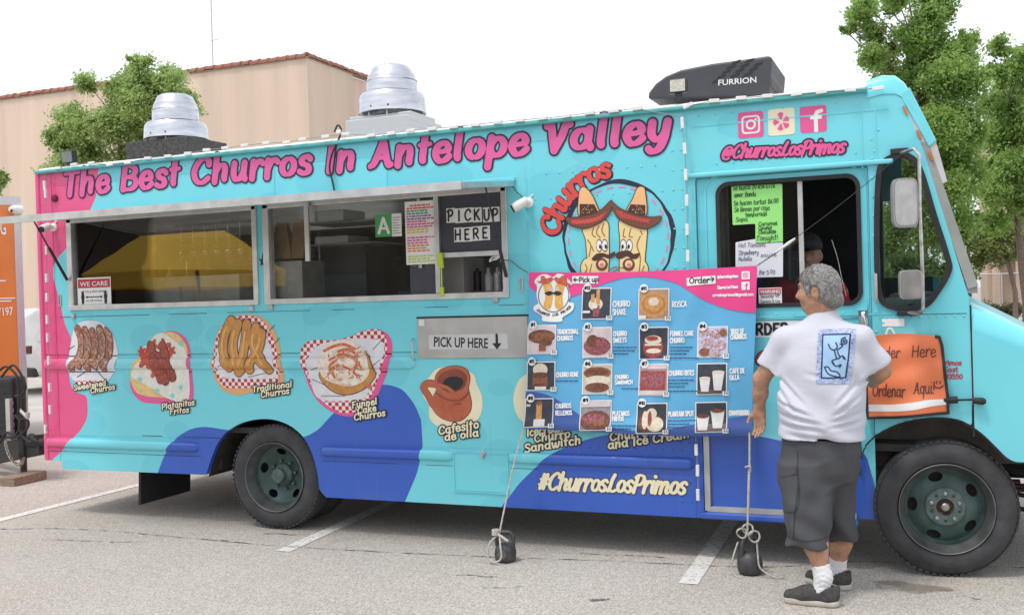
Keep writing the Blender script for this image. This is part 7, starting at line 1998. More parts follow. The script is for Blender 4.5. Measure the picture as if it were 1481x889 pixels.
# paper notes on the banner
def note(name, pts, txt, base, xh, arrow):
    f = bf(min(p[0] for p in pts)-3, min(p[1] for p in pts)-3, max(p[0] for p in pts)+3, max(p[1] for p in pts)+3, .003); f.poly(P2(pts, YBN)); n_ = blayer(name, f, m_bwhite, 2)
    f = bf(min(p[0] for p in pts)-3, min(p[1] for p in pts)-3, max(p[0] for p in pts)+3, max(p[1] for p in pts)+3, .002); write(f, txt, S(*base, YBN), xh, .0030, contrast=0)
    for st in arrow: f.stroke(P2(st, YBN), .0030)
    blayer('handwriting', f, m_ink, 3, parent=n_)
note('paper_note', [(826,399),(864,399),(864,410),(826,410)], 'Pick up', (836,408), .021, [((828,404.5),(835,404.5)), ((828,404.5),(831,402)), ((828,404.5),(831,407))])
note('paper_note', [(992,402),(1034,398),(1034.5,410),(993,413.5)], 'Order', (996,410), .025, [((1022,404.5),(1032,403.5)), ((1028,400.5),(1032,403.5)), ((1029,407),(1032,403.5))])
# contact lines and badges
f = bf(1030, 390, 1098, 430, .002)
for txt, x0, y, x1 in (('@churroslosprimos', 1037, 402.5, 1067), ('Churros Los Primos', 1037, 418, 1067), ('churroslosprimos1@gmail.com', 1025, 429, 1090)):
    a, b = S(x0, y, YBN), S(x1, y-1.5, YBN); write(f, txt, a, .0125, .0019, fit=b[0]-a[0], contrast=0, dirv=(b[0]-a[0], b[1]-a[1]))
blayer('contact_lines', f, m_bwhite, 1.5)
for (x0, y0, x1, y1), dr in (((1072,392,1084,404), d_ig), ((1072,407,1084,419.5), d_f)):
    c = S((x0+x1)/2, (y0+y1)/2, YBN); s_ = (S(x1, y0, YBN)[0]-S(x0, y0, YBN)[0])/2
    f = Field(c[0]-.04, c[1]-.04, c[0]+.04, c[1]+.04, .002); f.rrect(c[0]-s_, c[1]-s_, c[0]+s_, c[1]+s_, s_*.25); bd = blayer('badge', f, m_bwhite, 1.5)
    q = Field(c[0]-.04, c[1]-.04, c[0]+.04, c[1]+.04, .002); dr(q, c[0], c[1], s_*.86); q.d = np.maximum(q.d, f.d); blayer('badge_mark', q, m_bpink, 2.4, parent=bd)
# printed logo on the banner
def ZL(x, y): return (760+x/6.35, 380+y/6.35)
def LB(pts): return catmull(P2([ZL(*p) for p in pts], YBN), 3, closed=True)
f = bf(766, 392, 832, 468, .0025)
for sh in ([(70,170),(120,115),(180,105),(240,130),(280,100),(340,110),(390,160),(420,200),(380,215),(405,300),(390,360),(440,370),(430,440),(340,500),(330,540),(160,535),(150,490),(75,440),(70,400),(110,370),(90,300),(95,215)],): f.poly(LB(sh))
lg = blayer('printed_logo', f, m_bwhite, 2.2)
f = bf(766, 392, 832, 468, .002); c = S(*ZL(250, 300), YBN); rr = S(*ZL(395, 300), YBN)[0]-c[0]
f.disc(c[0], c[1], rr); f.disc(c[0], c[1], rr-.005, op='s'); write(f, 'Churros Los Primos', (0, 0), .017, .0026, arc=(c[0], c[1], -rr*1.42, R(30), 1), contrast=0) if False else None
s0 = S(*ZL(88, 405), YBN); n_ = 0
for i, ch in enumerate('CHURROS LOS PRIMOS'):
    t = R(222+i*5.9); px = c[0]+rr*1.42*math.cos(t)-.006; pz = c[1]+rr*1.12*math.sin(t)-.012
    if ch != ' ': write(f, ch, (px, pz), .0115, .0021, contrast=0, dirv=(-math.sin(t), math.cos(t)))
blayer('logo_print', f, m_ink, 3, parent=lg)
f = bf(766, 392, 832, 468, .002); f.poly(LB([(150,195),(225,195),(240,300),(225,415),(160,412),(175,300)])); f.poly(LB([(270,195),(350,200),(330,300),(340,415),(270,412),(262,300)])); blayer('logo_churros', f, k_('ph_churro', (.62, .30, .05), (.74, .46, .14), 70), 3.6, parent=lg)
f = bf(766, 392, 832, 468, .002); f.poly(LB([(90,170),(130,165),(130,125),(160,120),(180,145),(230,130),(235,165),(170,195)])); f.poly(LB([(262,130),(300,140),(330,115),(368,130),(375,180),(410,195),(370,210),(300,195),(262,165)])); blayer('logo_hats', f, k_('ph_hat', (.42, .05, .03), (.6, .14, .07)), 4.4, parent=lg)
f = bf(766, 392, 832, 468, .002)
for x in (215, 235, 268, 288): q_ = S(*ZL(x, 242), YBN); f.disc(q_[0], q_[1], .007, rz=.009)
blayer('logo_eyes', f, m_bwhite, 4.4, parent=lg)
f = bf(766, 392, 832, 468, .002); f.poly(LB([(165,278),(210,260),(245,272),(280,260),(328,278),(290,300),(245,285),(205,300)]))
for x in (215, 235, 268, 288): q_ = S(*ZL(x, 240), YBN); f.disc(q_[0], q_[1], .0035)
blayer('logo_moustache', f, m_ink, 5, parent=lg)

# ---- cords and ropes
m_rope = mat('pale_rope', (.50, .47, .42), .85, var=.2, vscale=60, bump=.4, bscale=200)
def rope_pts(pts, n=8): return catmull([tuple(p) for p in pts], n)
rp = thing('banner_cord', tuple(U(1095, 384, -.05)), 'thin dark cord running from the banner corner up to the mirror bracket', 'cord')
P0, P1, P2_ = U(1095, 384, -.05), U(1140, 352, -.03), U(1303, 224, -.03)
mb = MB(); mb.tube(rope_pts([P0, P0.lerp(P1, .5)+Vector((0, 0, -.004)), P1]), .0045, 6); mb.build('cord', mat('speckled_cord', (.16, .15, .14), .8, var=.7, vscale=160), rp)
mb = MB(); mb.tube(rope_pts([P1, P1.lerp(P2_, .5)+Vector((0, 0, -.012)), P2_]), .0022, 5); mb.build('thin_cord', m_black, rp)
mb = MB(); mb.tube([P1+(P1-P0).normalized()*-.09, P1+(P1-P0).normalized()*.0, P1+(P1-P0).normalized()*.05], [.004, .010, .006], 8); mb.build('knot', m_white, rp, smooth=60)
mb = MB(); mb.tube(rope_pts([U(1203, 347, .05), U(1211, 372, .05), U(1217, 400, .05), U(1224, 428, .05)]), .0015, 5); mb.build('loose_cord', m_rope, rp)
o = thing('banner_cord', tuple(U(763, 394, -.05)), 'short dark cord tying the banner to the serving window frame', 'cord')
mb = MB(); mb.tube(rope_pts([U(763, 394, -.05), U(750, 386, -.03), U(738, 377, -.02), U(724, 376, -.02)]), .004, 6); mb.build('cord', mat('speckled_cord'), o)
mb = MB(); q = random.Random(3); mb.tube(rope_pts([U(708+q.uniform(0, 26), 376+q.uniform(-8, 4), -.02) for _ in range(9)]), .004, 6); mb.build('tangle', m_white, o)

# ---- kettlebells holding the banner down
m_iron = mat('painted_iron', (.050, .050, .052), .5, var=.3, vscale=20, bump=.15, bscale=60)
def kettlebell(px, py, top_py, wpx, lab, yaw, faceted):
    p = Gd(px, py); k = kpx(p); h = U(px, top_py, p.y).z; r_ = wpx*k/2
    root = thing('kettlebell', (p.x, p.y, 0), lab, 'kettlebell', 'kettlebells weighing down the banner ropes')
    hb = h*.60
    mb = MB(); mb.lathe([(r_*.72, 0), (r_*.93, hb*.14), (r_, hb*.45), (r_*.92, hb*.75), (r_*.66, hb*.97), (r_*.3, hb*1.04), (.001, hb*1.05)], (p.x, p.y, 0), 'z', 10 if faceted else 28); mb.build('bell', m_iron, root, smooth=20 if faceted else 60)
    c, s_ = math.cos(yaw), math.sin(yaw); w = r_*.72
    path = [(-w*.9, hb*.78), (-w*1.02, hb*1.05), (-w*.92, h*.88), (-w*.5, h*.965), (0, h*.975), (w*.5, h*.965), (w*.92, h*.88), (w*1.02, hb*1.05), (w*.9, hb*.78)]
    mb = MB(); mb.tube(catmull([(p.x+u*c, p.y+u*s_, z) for u, z in path], 5), .0135, 10); mb.build('handle', m_iron, root, smooth=60)
    if faceted:
        mb = MB(); mb.lathe([(r_*.42, -r_*.90), (r_*.42, -r_*.99), (r_*.38, -r_*1.0), (.001, -r_*1.0)], (p.x+.004, p.y, hb*.5), 'y', 6, cap0=False); mb.build('badge', mat('worn_grey_iron', (.12, .12, .125), .5, var=.2), root)
    return p, h
pk, hk = kettlebell(731.5, 811, 768, 33, 'faceted black kettlebell on the ground below the left banner corner', R(10), True)
r1 = thing('tie_rope', (pk.x, pk.y, 0), 'pale rope from the left banner corner to the faceted kettlebell', 'rope')
a = Vector(bmap(b_bl[0]+.01, b_bl[1]+.02, 0)); e = Vector((pk.x-.03, pk.y-.02, hk*.93))
mb = MB(); mb.tube(rope_pts([a, a.lerp(e, .35)+Vector((-.012, 0, 0)), a.lerp(e, .75)+Vector((-.006, 0, 0)), e]), .0055, 7)
mb.tube(rope_pts([e, e+Vector((-.045, -.05, -.05)), e+Vector((-.055, -.06, -.13)), e+Vector((-.01, -.075, -.16)), e+Vector((.04, -.075, -.13)), e+Vector((.03, -.06, -.05)), e]), .006, 7)
for k in range(3): mb.tube(rope_pts([e+Vector((-.02+.02*math.cos(t), -.01+.02*math.sin(t), .012*k)) for t in [2*math.pi*i/8 for i in range(9)]], 3), .0065, 6)
mb.tube(rope_pts([e+Vector((.0, -.02, .0)), e+Vector((.03, -.03, -.01)), e+Vector((.07, -.03, -.035))]), .009, 7)
mb.build('rope', m_rope, r1, smooth=60)
pk, hk = kettlebell(1085, 829, 776, 37, 'rounder black kettlebell on the ground in front of the sliding door', R(50), False)
r2 = thing('tie_rope', (pk.x, pk.y, 0), 'pale rope from the right banner corner to the rounder kettlebell', 'rope')
a = Vector(bmap(b_br[0]-.01, b_br[1]+.02, 0)); e = Vector((pk.x-.01, pk.y-.01, hk*.97))
mb = MB(); mb.tube(rope_pts([a, a.lerp(e, .4)+Vector((.004, 0, 0)), e]), .0065, 7); mb.tube([a.lerp(e, .35), e], .0055, 6)
mb.tube(rope_pts([a.lerp(e, .33)+Vector((-.02, -.01, .0)), a.lerp(e, .34)+Vector((.01, -.012, .012)), a.lerp(e, .36)+Vector((.012, 0, -.01))]), .006, 6)
for dx, dz, r_ in ((.045, .02, .032), (-.025, .035, .028), (.01, .06, .03)): mb.tube(rope_pts([e+Vector((dx+r_*math.cos(t), -.03+.012*math.sin(2*t), dz+r_*math.sin(t))) for t in [2*math.pi*i/9 for i in range(10)]], 3), .0055, 6)
mb.tube(rope_pts([e+Vector((.06, -.03, 0)), e+Vector((.065, -.04, -.08)), e+Vector((.075, -.05, -.15)), e+Vector((.12, -.05, -hk+.03)), e+Vector((.18, -.06, -hk+.012)), e+Vector((.20, -.02, -hk+.010)), e+Vector((.14, .01, -hk+.010)), e+Vector((.20, .03, -hk+.010))]), .0055, 6)
mb.tube(rope_pts([e+Vector((-.05, -.02, -.02)), e+Vector((-.075, -.05, -.10)), e+Vector((-.085, -.06, -.16)), e+Vector((-.06, -.08, -hk+.012)), e+Vector((-.02, -.1, -hk+.010))]), .005, 6)
mb.build('rope', m_rope, r2, smooth=60)

# ---- orange delivery bag hung on the cab
bag = thing('delivery_bag', tuple(U(1311, 604, -.05)), 'flat orange delivery bag with handwritten note and white stripe hanging on the cab', 'bag')
bp_ = [(1250,490),(1272,484),(1300,482.5),(1330,483.5),(1359,487),(1363,500),(1367,540),(1371,572),(1372,598),(1330,601),(1290,604),(1254,605),(1252,560),(1250,520)]
Yb = -.055
bgf = px_field(1240, 475, 1380, 612, .005, Yb); bgf.poly(P2(bp_, Yb))
def gmap(x, z, y):
    u = (x-S(1311, 540, Yb)[0])/.25; w = (z-S(1311, 540, Yb)[1])/.25
    return (x, y+.010*math.sin(5*u+2*w)+.006*math.sin(9*w-3*u)-.012*math.exp(-(u*2)**2), z)
bgf.mesh(MB(), 0, -.045, .042, mapf=gmap, backface=True, maxrun=4).build('pouch', mat('orange_vinyl', (.78, .21, .085), .38, var=.06, vscale=6, bump=.15, bscale=9), bag, smooth=50)
e1 = px_field(1240, 475, 1380, 612, .004, Yb); e1.poly(P2(bp_, Yb), grow=.006); e2 = px_field(1240, 475, 1380, 612, .004, Yb); e2.poly(P2(bp_, Yb), grow=-.010); e1.cut(e2)
cut_ = px_field(1240, 475, 1380, 612, .004, Yb); cut_.poly(P2([(1240,470),(1352,470),(1352,500),(1240,500)], Yb)); e1.cut(cut_)
e1.mesh(MB(), 0, -.050, .05, mapf=gmap, maxrun=4).build('binding', m_black, bag)
f = px_field(1240, 570, 1380, 600, .004, Yb); f.poly(catmull(P2([(1254.5,585),(1285,585),(1320,581.5),(1345,578),(1370,577)], Yb), 4)+P2([(1371,584)], Yb)+catmull(P2([(1370,585),(1345,588),(1320,592.5),(1285,595),(1254.5,595)], Yb), 4)); f.mesh(MB(), 0, -.0475, mapf=gmap, maxrun=4).build('reflective_stripe', mat('reflective_white', (.78, .77, .76), .3, var=.04), bag)
f = px_field(1245, 480, 1380, 600, .0022, Yb)
for txt, p, fit_, xh in (('Order', (1262,518), 40, .042), ('Here', (1318,516), 36, .046), ('Ordenar', (1261,573), 48, .048), ('Aqui!', (1321,570), 31, .046)):
    a = S(*p, Yb); write(f, txt, a, xh, .0028, slant=.08, fit=S(p[0]+fit_, p[1], Yb)[0]-a[0], contrast=0, wob=.004)
c = S(1357, 556, Yb)
f.stroke([(c[0]+.024*math.cos(R(t)), c[1]+.02*math.sin(R(t))) for t in range(200, 345, 12)], .0035); f.stroke([(c[0]-.008, c[1]+.018), (c[0]-.008, c[1]+.006)], .003); f.stroke([(c[0]+.010, c[1]+.018), (c[0]+.010, c[1]+.006)], .003)
f.mesh(MB(), 0, -.0478, mapf=gmap, maxrun=6).build('handwriting', mat('marker_purple_black', (.11, .035, .035), .6, var=.15), bag)
mb = MB(); x, z = S(1287, 481, -.03); mb.tube(rope_pts([(x-.02, -.03, z-.01), (x-.01, -.03, z+.02), (x+.01, -.03, z+.02), (x+.025, -.03, z-.01)]), .006, 7); mb.build('loop', m_white, bag)
# ================================================================== PEOPLE: one continuous skin each, grown from blended volumes
class Vol:
    def __init__(s, lo, hi, h):
        s.lo, s.h = np.array(lo, float), h
        s.n = np.ceil((np.array(hi)-s.lo)/h).astype(int)+1
        s.d = np.full(s.n, 1.0)
    def win(s, lo, hi):
        a = np.maximum(0, ((np.array(lo)-s.lo)/s.h).astype(int)); b = np.minimum(s.n, ((np.array(hi)-s.lo)/s.h).astype(int)+2)
        b = np.maximum(b, a)
        g = [s.lo[i]+np.arange(a[i], b[i])*s.h for i in range(3)]
        X, Y, Z = np.meshgrid(*g, indexing='ij', sparse=True)
        return tuple(slice(a[i], b[i]) for i in range(3)), X, Y, Z
    def put(s, sl_, q, k, op):
        d = s.d[sl_]
        if d.size == 0: return s
        if op == 'u':
            if k > 0:
                h = np.clip(.5+.5*(d-q)/k, 0, 1); d[...] = d+(q-d)*h-k*h*(1-h)
            else: np.minimum(d, q, out=d)
        else:
            if k > 0:
                q = -q; h = np.clip(.5-.5*(d-q)/k, 0, 1); d[...] = d+(q-d)*h+k*h*(1-h)
            else: np.maximum(d, -q, out=d)
        return s
    def cone(s, a, b, ra, rb=None, k=.02, op='u', sq=None):
        rb = ra if rb is None else rb
        a, b = np.array(a, float), np.array(b, float); pad = max(ra, rb)+k+.03
        sl_, X, Y, Z = s.win(np.minimum(a, b)-pad, np.maximum(a, b)+pad)
        ba = b-a; L2 = (ba**2).sum()+1e-12
        t = np.clip(((X-a[0])*ba[0]+(Y-a[1])*ba[1]+(Z-a[2])*ba[2])/L2, 0, 1)
        q = np.sqrt((X-a[0]-t*ba[0])**2+(Y-a[1]-t*ba[1])**2+(Z-a[2]-t*ba[2])**2)-(ra+(rb-ra)*t)
        return s.put(sl_, q, k, op)
    def ell(s, c, r, ax=None, k=.02, op='u'):
        c = np.array(c, float); r = np.array(r, float); R_ = max(r)+k+.03
        sl_, X, Y, Z = s.win(c-R_, c+R_)
        A = np.eye(3) if ax is None else np.array(ax, float)
        dx, dy, dz = X-c[0], Y-c[1], Z-c[2]
        p = [(A[i][0]*dx+A[i][1]*dy+A[i][2]*dz)/r[i] for i in range(3)]
        m = np.sqrt(p[0]**2+p[1]**2+p[2]**2)
        return s.put(sl_, (m-1)*min(r)*1.0, k, op)
    def column(s, rows, k=0.0, e=2.15):
        # rows of (z, cx, cy, half width, half depth)
        A = np.array(sorted(rows)); pad = .05
        sl_, X, Y, Z = s.win((A[:,1]-A[:,3]).min()*np.array([1,0,0])+np.array([-pad, (A[:,2]-A[:,4]).min()-pad, A[0,0]-pad]), np.array([(A[:,1]+A[:,3]).max()+pad, (A[:,2]+A[:,4]).max()+pad, A[-1,0]+pad]))
        zf = Z.ravel(); g = []
        zz = np.linspace(A[0,0], A[-1,0], 60)
        for c in range(1, 5):
            v = np.interp(zz, A[:,0], A[:,c])
            for _ in range(3): v[1:-1] = (v[:-2]+v[1:-1]*2+v[2:])/4
            g.append(np.interp(zf, zz, v)[None, None, :])
        m = (np.abs((X-g[0])/g[2])**e+np.abs((Y-g[1])/g[3])**e)**(1/e)
        q = np.maximum((m-1)*np.minimum(g[2], g[3]), np.maximum(A[0,0]-Z, Z-A[-1,0]))
        return s.put(sl_, q, k, 'u')
    def plane(s, p, n, k=0.0):
        # keep the side the normal points away from
        n = np.array(n, float); n /= np.linalg.norm(n)
        sl_, X, Y, Z = s.win(s.lo, s.lo+s.n*s.h)
        q = (X-p[0])*n[0]+(Y-p[1])*n[1]+(Z-p[2])*n[2]
        return s.put(sl_, -q, k, 's')
    def ripple(s, fn):
        sl_, X, Y, Z = s.win(s.lo, s.lo+s.n*s.h)
        s.d += fn(X, Y, Z)
        return s
    def mesh(s, name, m, parent, org):
        d = s.d; S_ = d < 0
        nx, ny, nz = d.shape
        cnt = np.zeros((nx-1, ny-1, nz-1), np.int8)
        cs = [(i, j, k) for i in (0, 1) for j in (0, 1) for k in (0, 1)]
        v = lambda A, c: A[c[0]:nx-1+c[0], c[1]:ny-1+c[1], c[2]:nz-1+c[2]]
        for c in cs: cnt += v(S_, c)
        ids = np.nonzero((cnt > 0) & (cnt < 8))
        I = np.stack(ids, 1); n = len(I)
        pos = np.zeros((n, 3)); w = np.zeros(n)
        for a in cs:
            for ax in range(3):
                if a[ax] == 1: continue
                b = list(a); b[ax] = 1
                da = d[I[:,0]+a[0], I[:,1]+a[1], I[:,2]+a[2]]; db = d[I[:,0]+b[0], I[:,1]+b[1], I[:,2]+b[2]]
                cr_ = (da < 0) != (db < 0)
                t = np.where(cr_, da/np.where(np.abs(da-db) < 1e-12, 1, da-db), 0)
                p = np.tile(np.array(a, float), (n, 1)); p[:, ax] += t
                pos += p*cr_[:, None]; w += cr_
        pos = (I+pos/w[:, None])*s.h+s.lo
        idx = np.full((nx-1, ny-1, nz-1), -1, np.int64); idx[ids] = np.arange(n)
        Q = []
        for ax in range(3):
            o1, o2 = [(1, 2), (2, 0), (0, 1)][ax]
            lo = [slice(0, None)]*3; hi = [slice(0, None)]*3
            lo[ax] = slice(0, -1); hi[ax] = slice(1, None)
            A, B = S_[tuple(lo)], S_[tuple(hi)]
            e = np.nonzero(A != B); E_ = np.stack(e, 1)
            ok = (E_[:, o1] > 0) & (E_[:, o2] > 0) & (E_[:, o1] < d.shape[o1]-1) & (E_[:, o2] < d.shape[o2]-1)
            E_ = E_[ok]; sg = A[tuple(E_.T)]
            def at(a_, b_):
                q = E_.copy(); q[:, o1] += a_; q[:, o2] += b_; return idx[q[:,0], q[:,1], q[:,2]]
            q = np.stack([at(-1, -1), at(0, -1), at(0, 0), at(-1, 0)], 1)
            q[~sg] = q[~sg][:, ::-1]
            Q.append(q)
        Q = np.concatenate(Q)
        for _ in range(1):
            # one light smoothing pass to take the grid look away
            acc = np.zeros_like(pos); wt = np.zeros(len(pos))
            for a_, b_ in ((0, 1), (1, 2), (2, 3), (3, 0)):
                np.add.at(acc, Q[:, a_], pos[Q[:, b_]]); np.add.at(wt, Q[:, a_], 1)
                np.add.at(acc, Q[:, b_], pos[Q[:, a_]]); np.add.at(wt, Q[:, b_], 1)
            pos = pos*.5+acc/np.maximum(wt, 1)[:, None]*.5
        me = bpy.data.meshes.new(name)
        me.from_pydata((pos-np.array(org)).tolist(), [], Q.tolist())
        for mm_ in (m if isinstance(m, (list, tuple)) else [m]): me.materials.append(mm_)
        me.polygons.foreach_set('use_smooth', [True]*len(me.polygons)); me.update()
        o = bpy.data.objects.new(name, me); COL.objects.link(o); o.parent = parent
        return o
def skin_mat(name, a, b):
    m = mat(name, a, .50, var=.22, vscale=26, bump=.22, bscale=55, detail=8.0)
    m.node_tree.nodes['Principled BSDF'].inputs['Subsurface Weight'].default_value = .12
    m.node_tree.nodes['Principled BSDF'].inputs['Subsurface Radius'].default_value = (.02, .008, .004)
    return m
m_skin = skin_mat('tan_skin', (.42, .225, .14), None)
def V(px, py, Y): return np.array(U(px, py, Y))

mp = Gd(1190, 858); morg = (mp.x, mp.y, 0)
man = thing('person', morg, 'man in white t-shirt, charcoal shorts and white socks standing at the order window', 'person')
YM = -.52
lo, hi = (3.44, -1.02, -.02), (4.36, -.06, 1.80)
b = Vol(lo, hi, .0068)
# head: looking to the left, away a little
hc = V(1181, 420, YM)
F = np.array([-.985, .20, -.05]); F /= np.linalg.norm(F)
UPV = np.array([0, 0, 1.0]); SD = np.cross(UPV, F); SD /= np.linalg.norm(SD); UPH = np.cross(F, SD)
AX = [F, SD, UPH]
def hp(f, s_, u): return hc+F*f+SD*s_+UPH*u
b.ell(hp(-.012, 0, .022), (.098, .079, .098), AX, k=.0)
b.ell(hp(.018, 0, -.045), (.070, .064, .078), AX, k=.03)
b.cone(hp(.052, 0, -.088), hp(.058, 0, -.092), .026, .024, k=.025)            # chin
for s_ in (-1, 1): b.cone(hp(-.01, s_*.055, -.060), hp(.04, s_*.025, -.092), .020, .018, k=.025)   # jaw
b.cone(hp(.078, 0, .018), hp(.100, 0, -.024), .011, .017, k=.014)             # nose
b.ell(hp(.084, .013, -.026), (.012, .010, .009), AX, k=.01); b.ell(hp(.084, -.013, -.026), (.012, .010, .009), AX, k=.01)
b.cone(hp(.074, -.03, .030), hp(.074, .03, .030), .014, .014, k=.018)         # brow
b.cone(hp(.078, -.016, -.054), hp(.078, .016, -.054), .0085, .0085, k=.008); b.cone(hp(.076, -.014, -.066), hp(.076, .014, -.066), .009, .009, k=.008)
for s_ in (-1, 1):
    b.ell(hp(.078, s_*.032, .008), (.020, .018, .013), AX, k=.012, op='s'); b.ell(hp(.064, s_*.031, .008), (.015, .015, .0125), AX, k=.0)
    b.ell(hp(.045, s_*.045, -.03), (.03, .02, .025), AX, k=.03)
    b.ell(hp(-.018, s_*.080, -.012), (.024, .015, .038), AX, k=.006); b.ell(hp(-.012, s_*.096, -.008), (.013, .009, .022), AX, k=.005, op='s')
neck = V(1190, 458, YM+.02)
b.cone(hp(-.030, 0, -.07), neck+np.array([.0, .0, -.05]), .062, .070, k=.03)
# trunk (mostly under the shirt)
chest, waist, pelv = V(1192, 510, YM), V(1189, 590, YM), V(1187, 655, YM)
b.ell(chest, (.15, .09, .13), k=.05); b.ell(waist, (.15, .11, .15), k=.05); b.ell(pelv, (.14, .10, .11), k=.05)
b.cone(neck+np.array([0, 0, -.03]), chest+np.array([0, 0, .05]), .068, .09, k=.04)
# arms
shL, elL, wrL = V(1138, 493, YM+.01), V(1101, 548, YM+.02), V(1098, 592, YM+.08)
shR, elR, wrR = V(1243, 492, YM), V(1275, 535, YM+.06), V(1262, 552, YM+.30)
b.cone(chest+np.array([-.08, 0, .04]), shL, .06, .056, k=.03); b.cone(shL, elL, .058, .044, k=.02); b.cone(elL, elL*.55+wrL*.45, .043, .042, k=.02); b.cone(elL*.55+wrL*.45, wrL, .040, .028, k=.02)
b.cone(chest+np.array([.08, 0, .04]), shR, .06, .056, k=.03); b.cone(shR, elR, .062, .050, k=.02); b.cone(elR, elR*.55+wrR*.45, .047, .044, k=.02); b.cone(elR*.55+wrR*.45, wrR, .042, .030, k=.02)
def hand(w, d, side, up_, curl, sc_=1.0):
    d = d/np.linalg.norm(d); side = side-d*side.dot(d); side /= np.linalg.norm(side); pn = np.cross(d, side)
    pc = w+d*.045*sc_
    b.ell(w+d*.048*sc_, (.052*sc_, .038*sc_, .017*sc_), [d, side, pn], k=.015)
    b.cone(w-d*.01, w+d*.02, .028*sc_, .030*sc_, k=.02)
    for i, (o_, l, r_) in enumerate(((-.030, .062, .0088), (-.010, .074, .0092), (.011, .069, .0090), (.030, .053, .0080))):
        p0 = w+d*(.088-.004*abs(i-1.3))*sc_+side*o_*sc_; c1 = curl*(1+.12*i)
        dd = d*math.cos(c1)+pn*math.sin(c1); p1 = p0+dd*l*.5*sc_
        d2 = d*math.cos(c1*2.1)+pn*math.sin(c1*2.1); p2 = p1+d2*l*.30*sc_
        d3 = d*math.cos(c1*3)+pn*math.sin(c1*3); p3 = p2+d3*l*.22*sc_
        b.cone(p0-d*.02, p0, r_*1.08*sc_, r_*1.05*sc_, k=.008); b.cone(p0, p1, r_*1.02*sc_, r_*.96*sc_, k=.0); b.cone(p1, p2, r_*.96*sc_, r_*.9*sc_, k=.0); b.cone(p2, p3, r_*.9*sc_, r_*.78*sc_, k=.0)
    t0 = w+d*.022*sc_-side*.030*sc_; t1 = t0+(d*.55-side*.62+pn*.35)*.042*sc_; t2 = t1+(d*.85-side*.2+pn*.35)*.034*sc_
    b.cone(t0, t1, .0150*sc_, .0115*sc_, k=.012); b.cone(t1, t2, .0108*sc_, .0090*sc_, k=.0)
hand(wrL, np.array([.02, .05, -1.0]), np.array([.85, -.5, 0]), None, .28, 1.02)
hand(wrR, np.array([-.35, .9, .05]), np.array([.8, .3, .2]), None, .22)
# legs: feet pointing to the left
hpL, knL, anL = V(1168, 665, YM-.06), V(1166, 742, YM-.11), V(1191, 834, -.70)
hpR, knR, anR = V(1217, 665, YM+.05), V(1217, 742, YM+.12), V(1211, 822, -.36)
for h_, kn, an in ((hpL, knL, anL), (hpR, knR, anR)):
    b.cone(h_, kn, .072, .054, k=.03); cf = kn*.50+an*.50+np.array([.006, 0, 0]); b.cone(kn, cf, .053, .060, k=.03); b.cone(cf, an, .060, .036, k=.03)
    b.cone(an, np.array([an[0]-.01, an[1], .03]), .036, .034, k=.02); b.cone(np.array([an[0], an[1], .045]), np.array([an[0]-.05, an[1]+.01, .045]), .030, .024, k=.02)
body = b.mesh('body', m_skin, man, morg)
# face details
eye_w, eye_d = mat('eye_white', (.68, .66, .62), .25, var=.03), mat('eye_dark', (.02, .012, .01), .15, var=.1)
def ball(name, c, r_, m, ax=AX, parent=man):
    n_, k = 10, 14; vs = []
    for i in range(n_+1):
        for j in range(k):
            a, t = math.pi*i/n_, 2*math.pi*j/k
            q = (math.cos(a)*r_[0], math.sin(a)*math.cos(t)*r_[1], math.sin(a)*math.sin(t)*r_[2]); vs.append(c+ax[0]*q[0]+ax[1]*q[1]+ax[2]*q[2])
    fs = [(i*k+j, i*k+(j+1) % k, (i+1)*k+(j+1) % k, (i+1)*k+j) for i in range(n_) for j in range(k)]
    return MB().add(vs, fs).build(name, m, parent, smooth=80)
for s_ in (-1, 1):
    e = ball('eye', hp(.0655, s_*.031, .008), (.0155, .0155, .0115), eye_w); ball('iris', hp(.0775, s_*.0325, .008), (.0045, .007, .007), eye_d, parent=e)
m_hair = two('grey_hair', (.17, .165, .16), (.50, .49, .485), 110, .47, .22, rough=.6, stretch=(1, 1, .35))
bn = [n for n in m_hair.node_tree.nodes if n.type == 'BSDF_PRINCIPLED'][0]; tn = [n for n in m_hair.node_tree.nodes if n.type == 'TEX_NOISE'][0]
bpn = m_hair.node_tree.nodes.new('ShaderNodeBump'); bpn.inputs['Strength'].default_value = .8; bpn.inputs['Distance'].default_value = .006; m_hair.node_tree.links.new(tn.outputs[0], bpn.inputs['Height']); m_hair.node_tree.links.new(bpn.outputs[0], bn.inputs['Normal'])
hv = Vol(hc-.16, hc+.17, .0052)
hv.ell(hp(-.016, 0, .027), (.110, .091, .110), AX, k=0); hv.ell(hp(-.05, 0, -.02), (.066, .076, .085), AX, k=.03)
hv.cone(hp(-.085, 0, -.06), hp(-.075, 0, -.085), .045, .035, k=.03)
hv.plane(hp(.060, 0, .055), F*1.0-UPH*.55, k=.006)                  # hairline over the forehead
hv.ell(hp(.065, 0, -.065), (.088, .11, .090), AX, k=.010, op='s')   # free the face
for s_ in (-1, 1):
    hv.ell(hp(-.010, s_*.092, -.016), (.031, .034, .042), AX, k=.006, op='s')
    hv.cone(hp(.022, s_*.076, .012), hp(.016, s_*.074, -.026), .013, .008, k=.01)
hv.plane(hp(0, 0, -.098), -UPH, k=.01)
rg = np.random.default_rng(2)
hv.ripple(lambda X, Y, Z: .0009*np.sin(150*X+50*Z+6*np.sin(40*Y))*np.sin(70*Z+60*Y)+.0007*np.sin(230*Z-120*Y+90*X+5*np.sin(50*X)))
hair = hv.mesh('hair', m_hair, man, morg)
hr = np.random.default_rng(5); nv_ = len(hair.data.vertices); co = np.zeros(nv_*3); no = np.zeros(nv_*3)
hair.data.vertices.foreach_get('co', co); hair.data.vertices.foreach_get('normal', no); co = co.reshape(-1, 3); no = no.reshape(-1, 3)
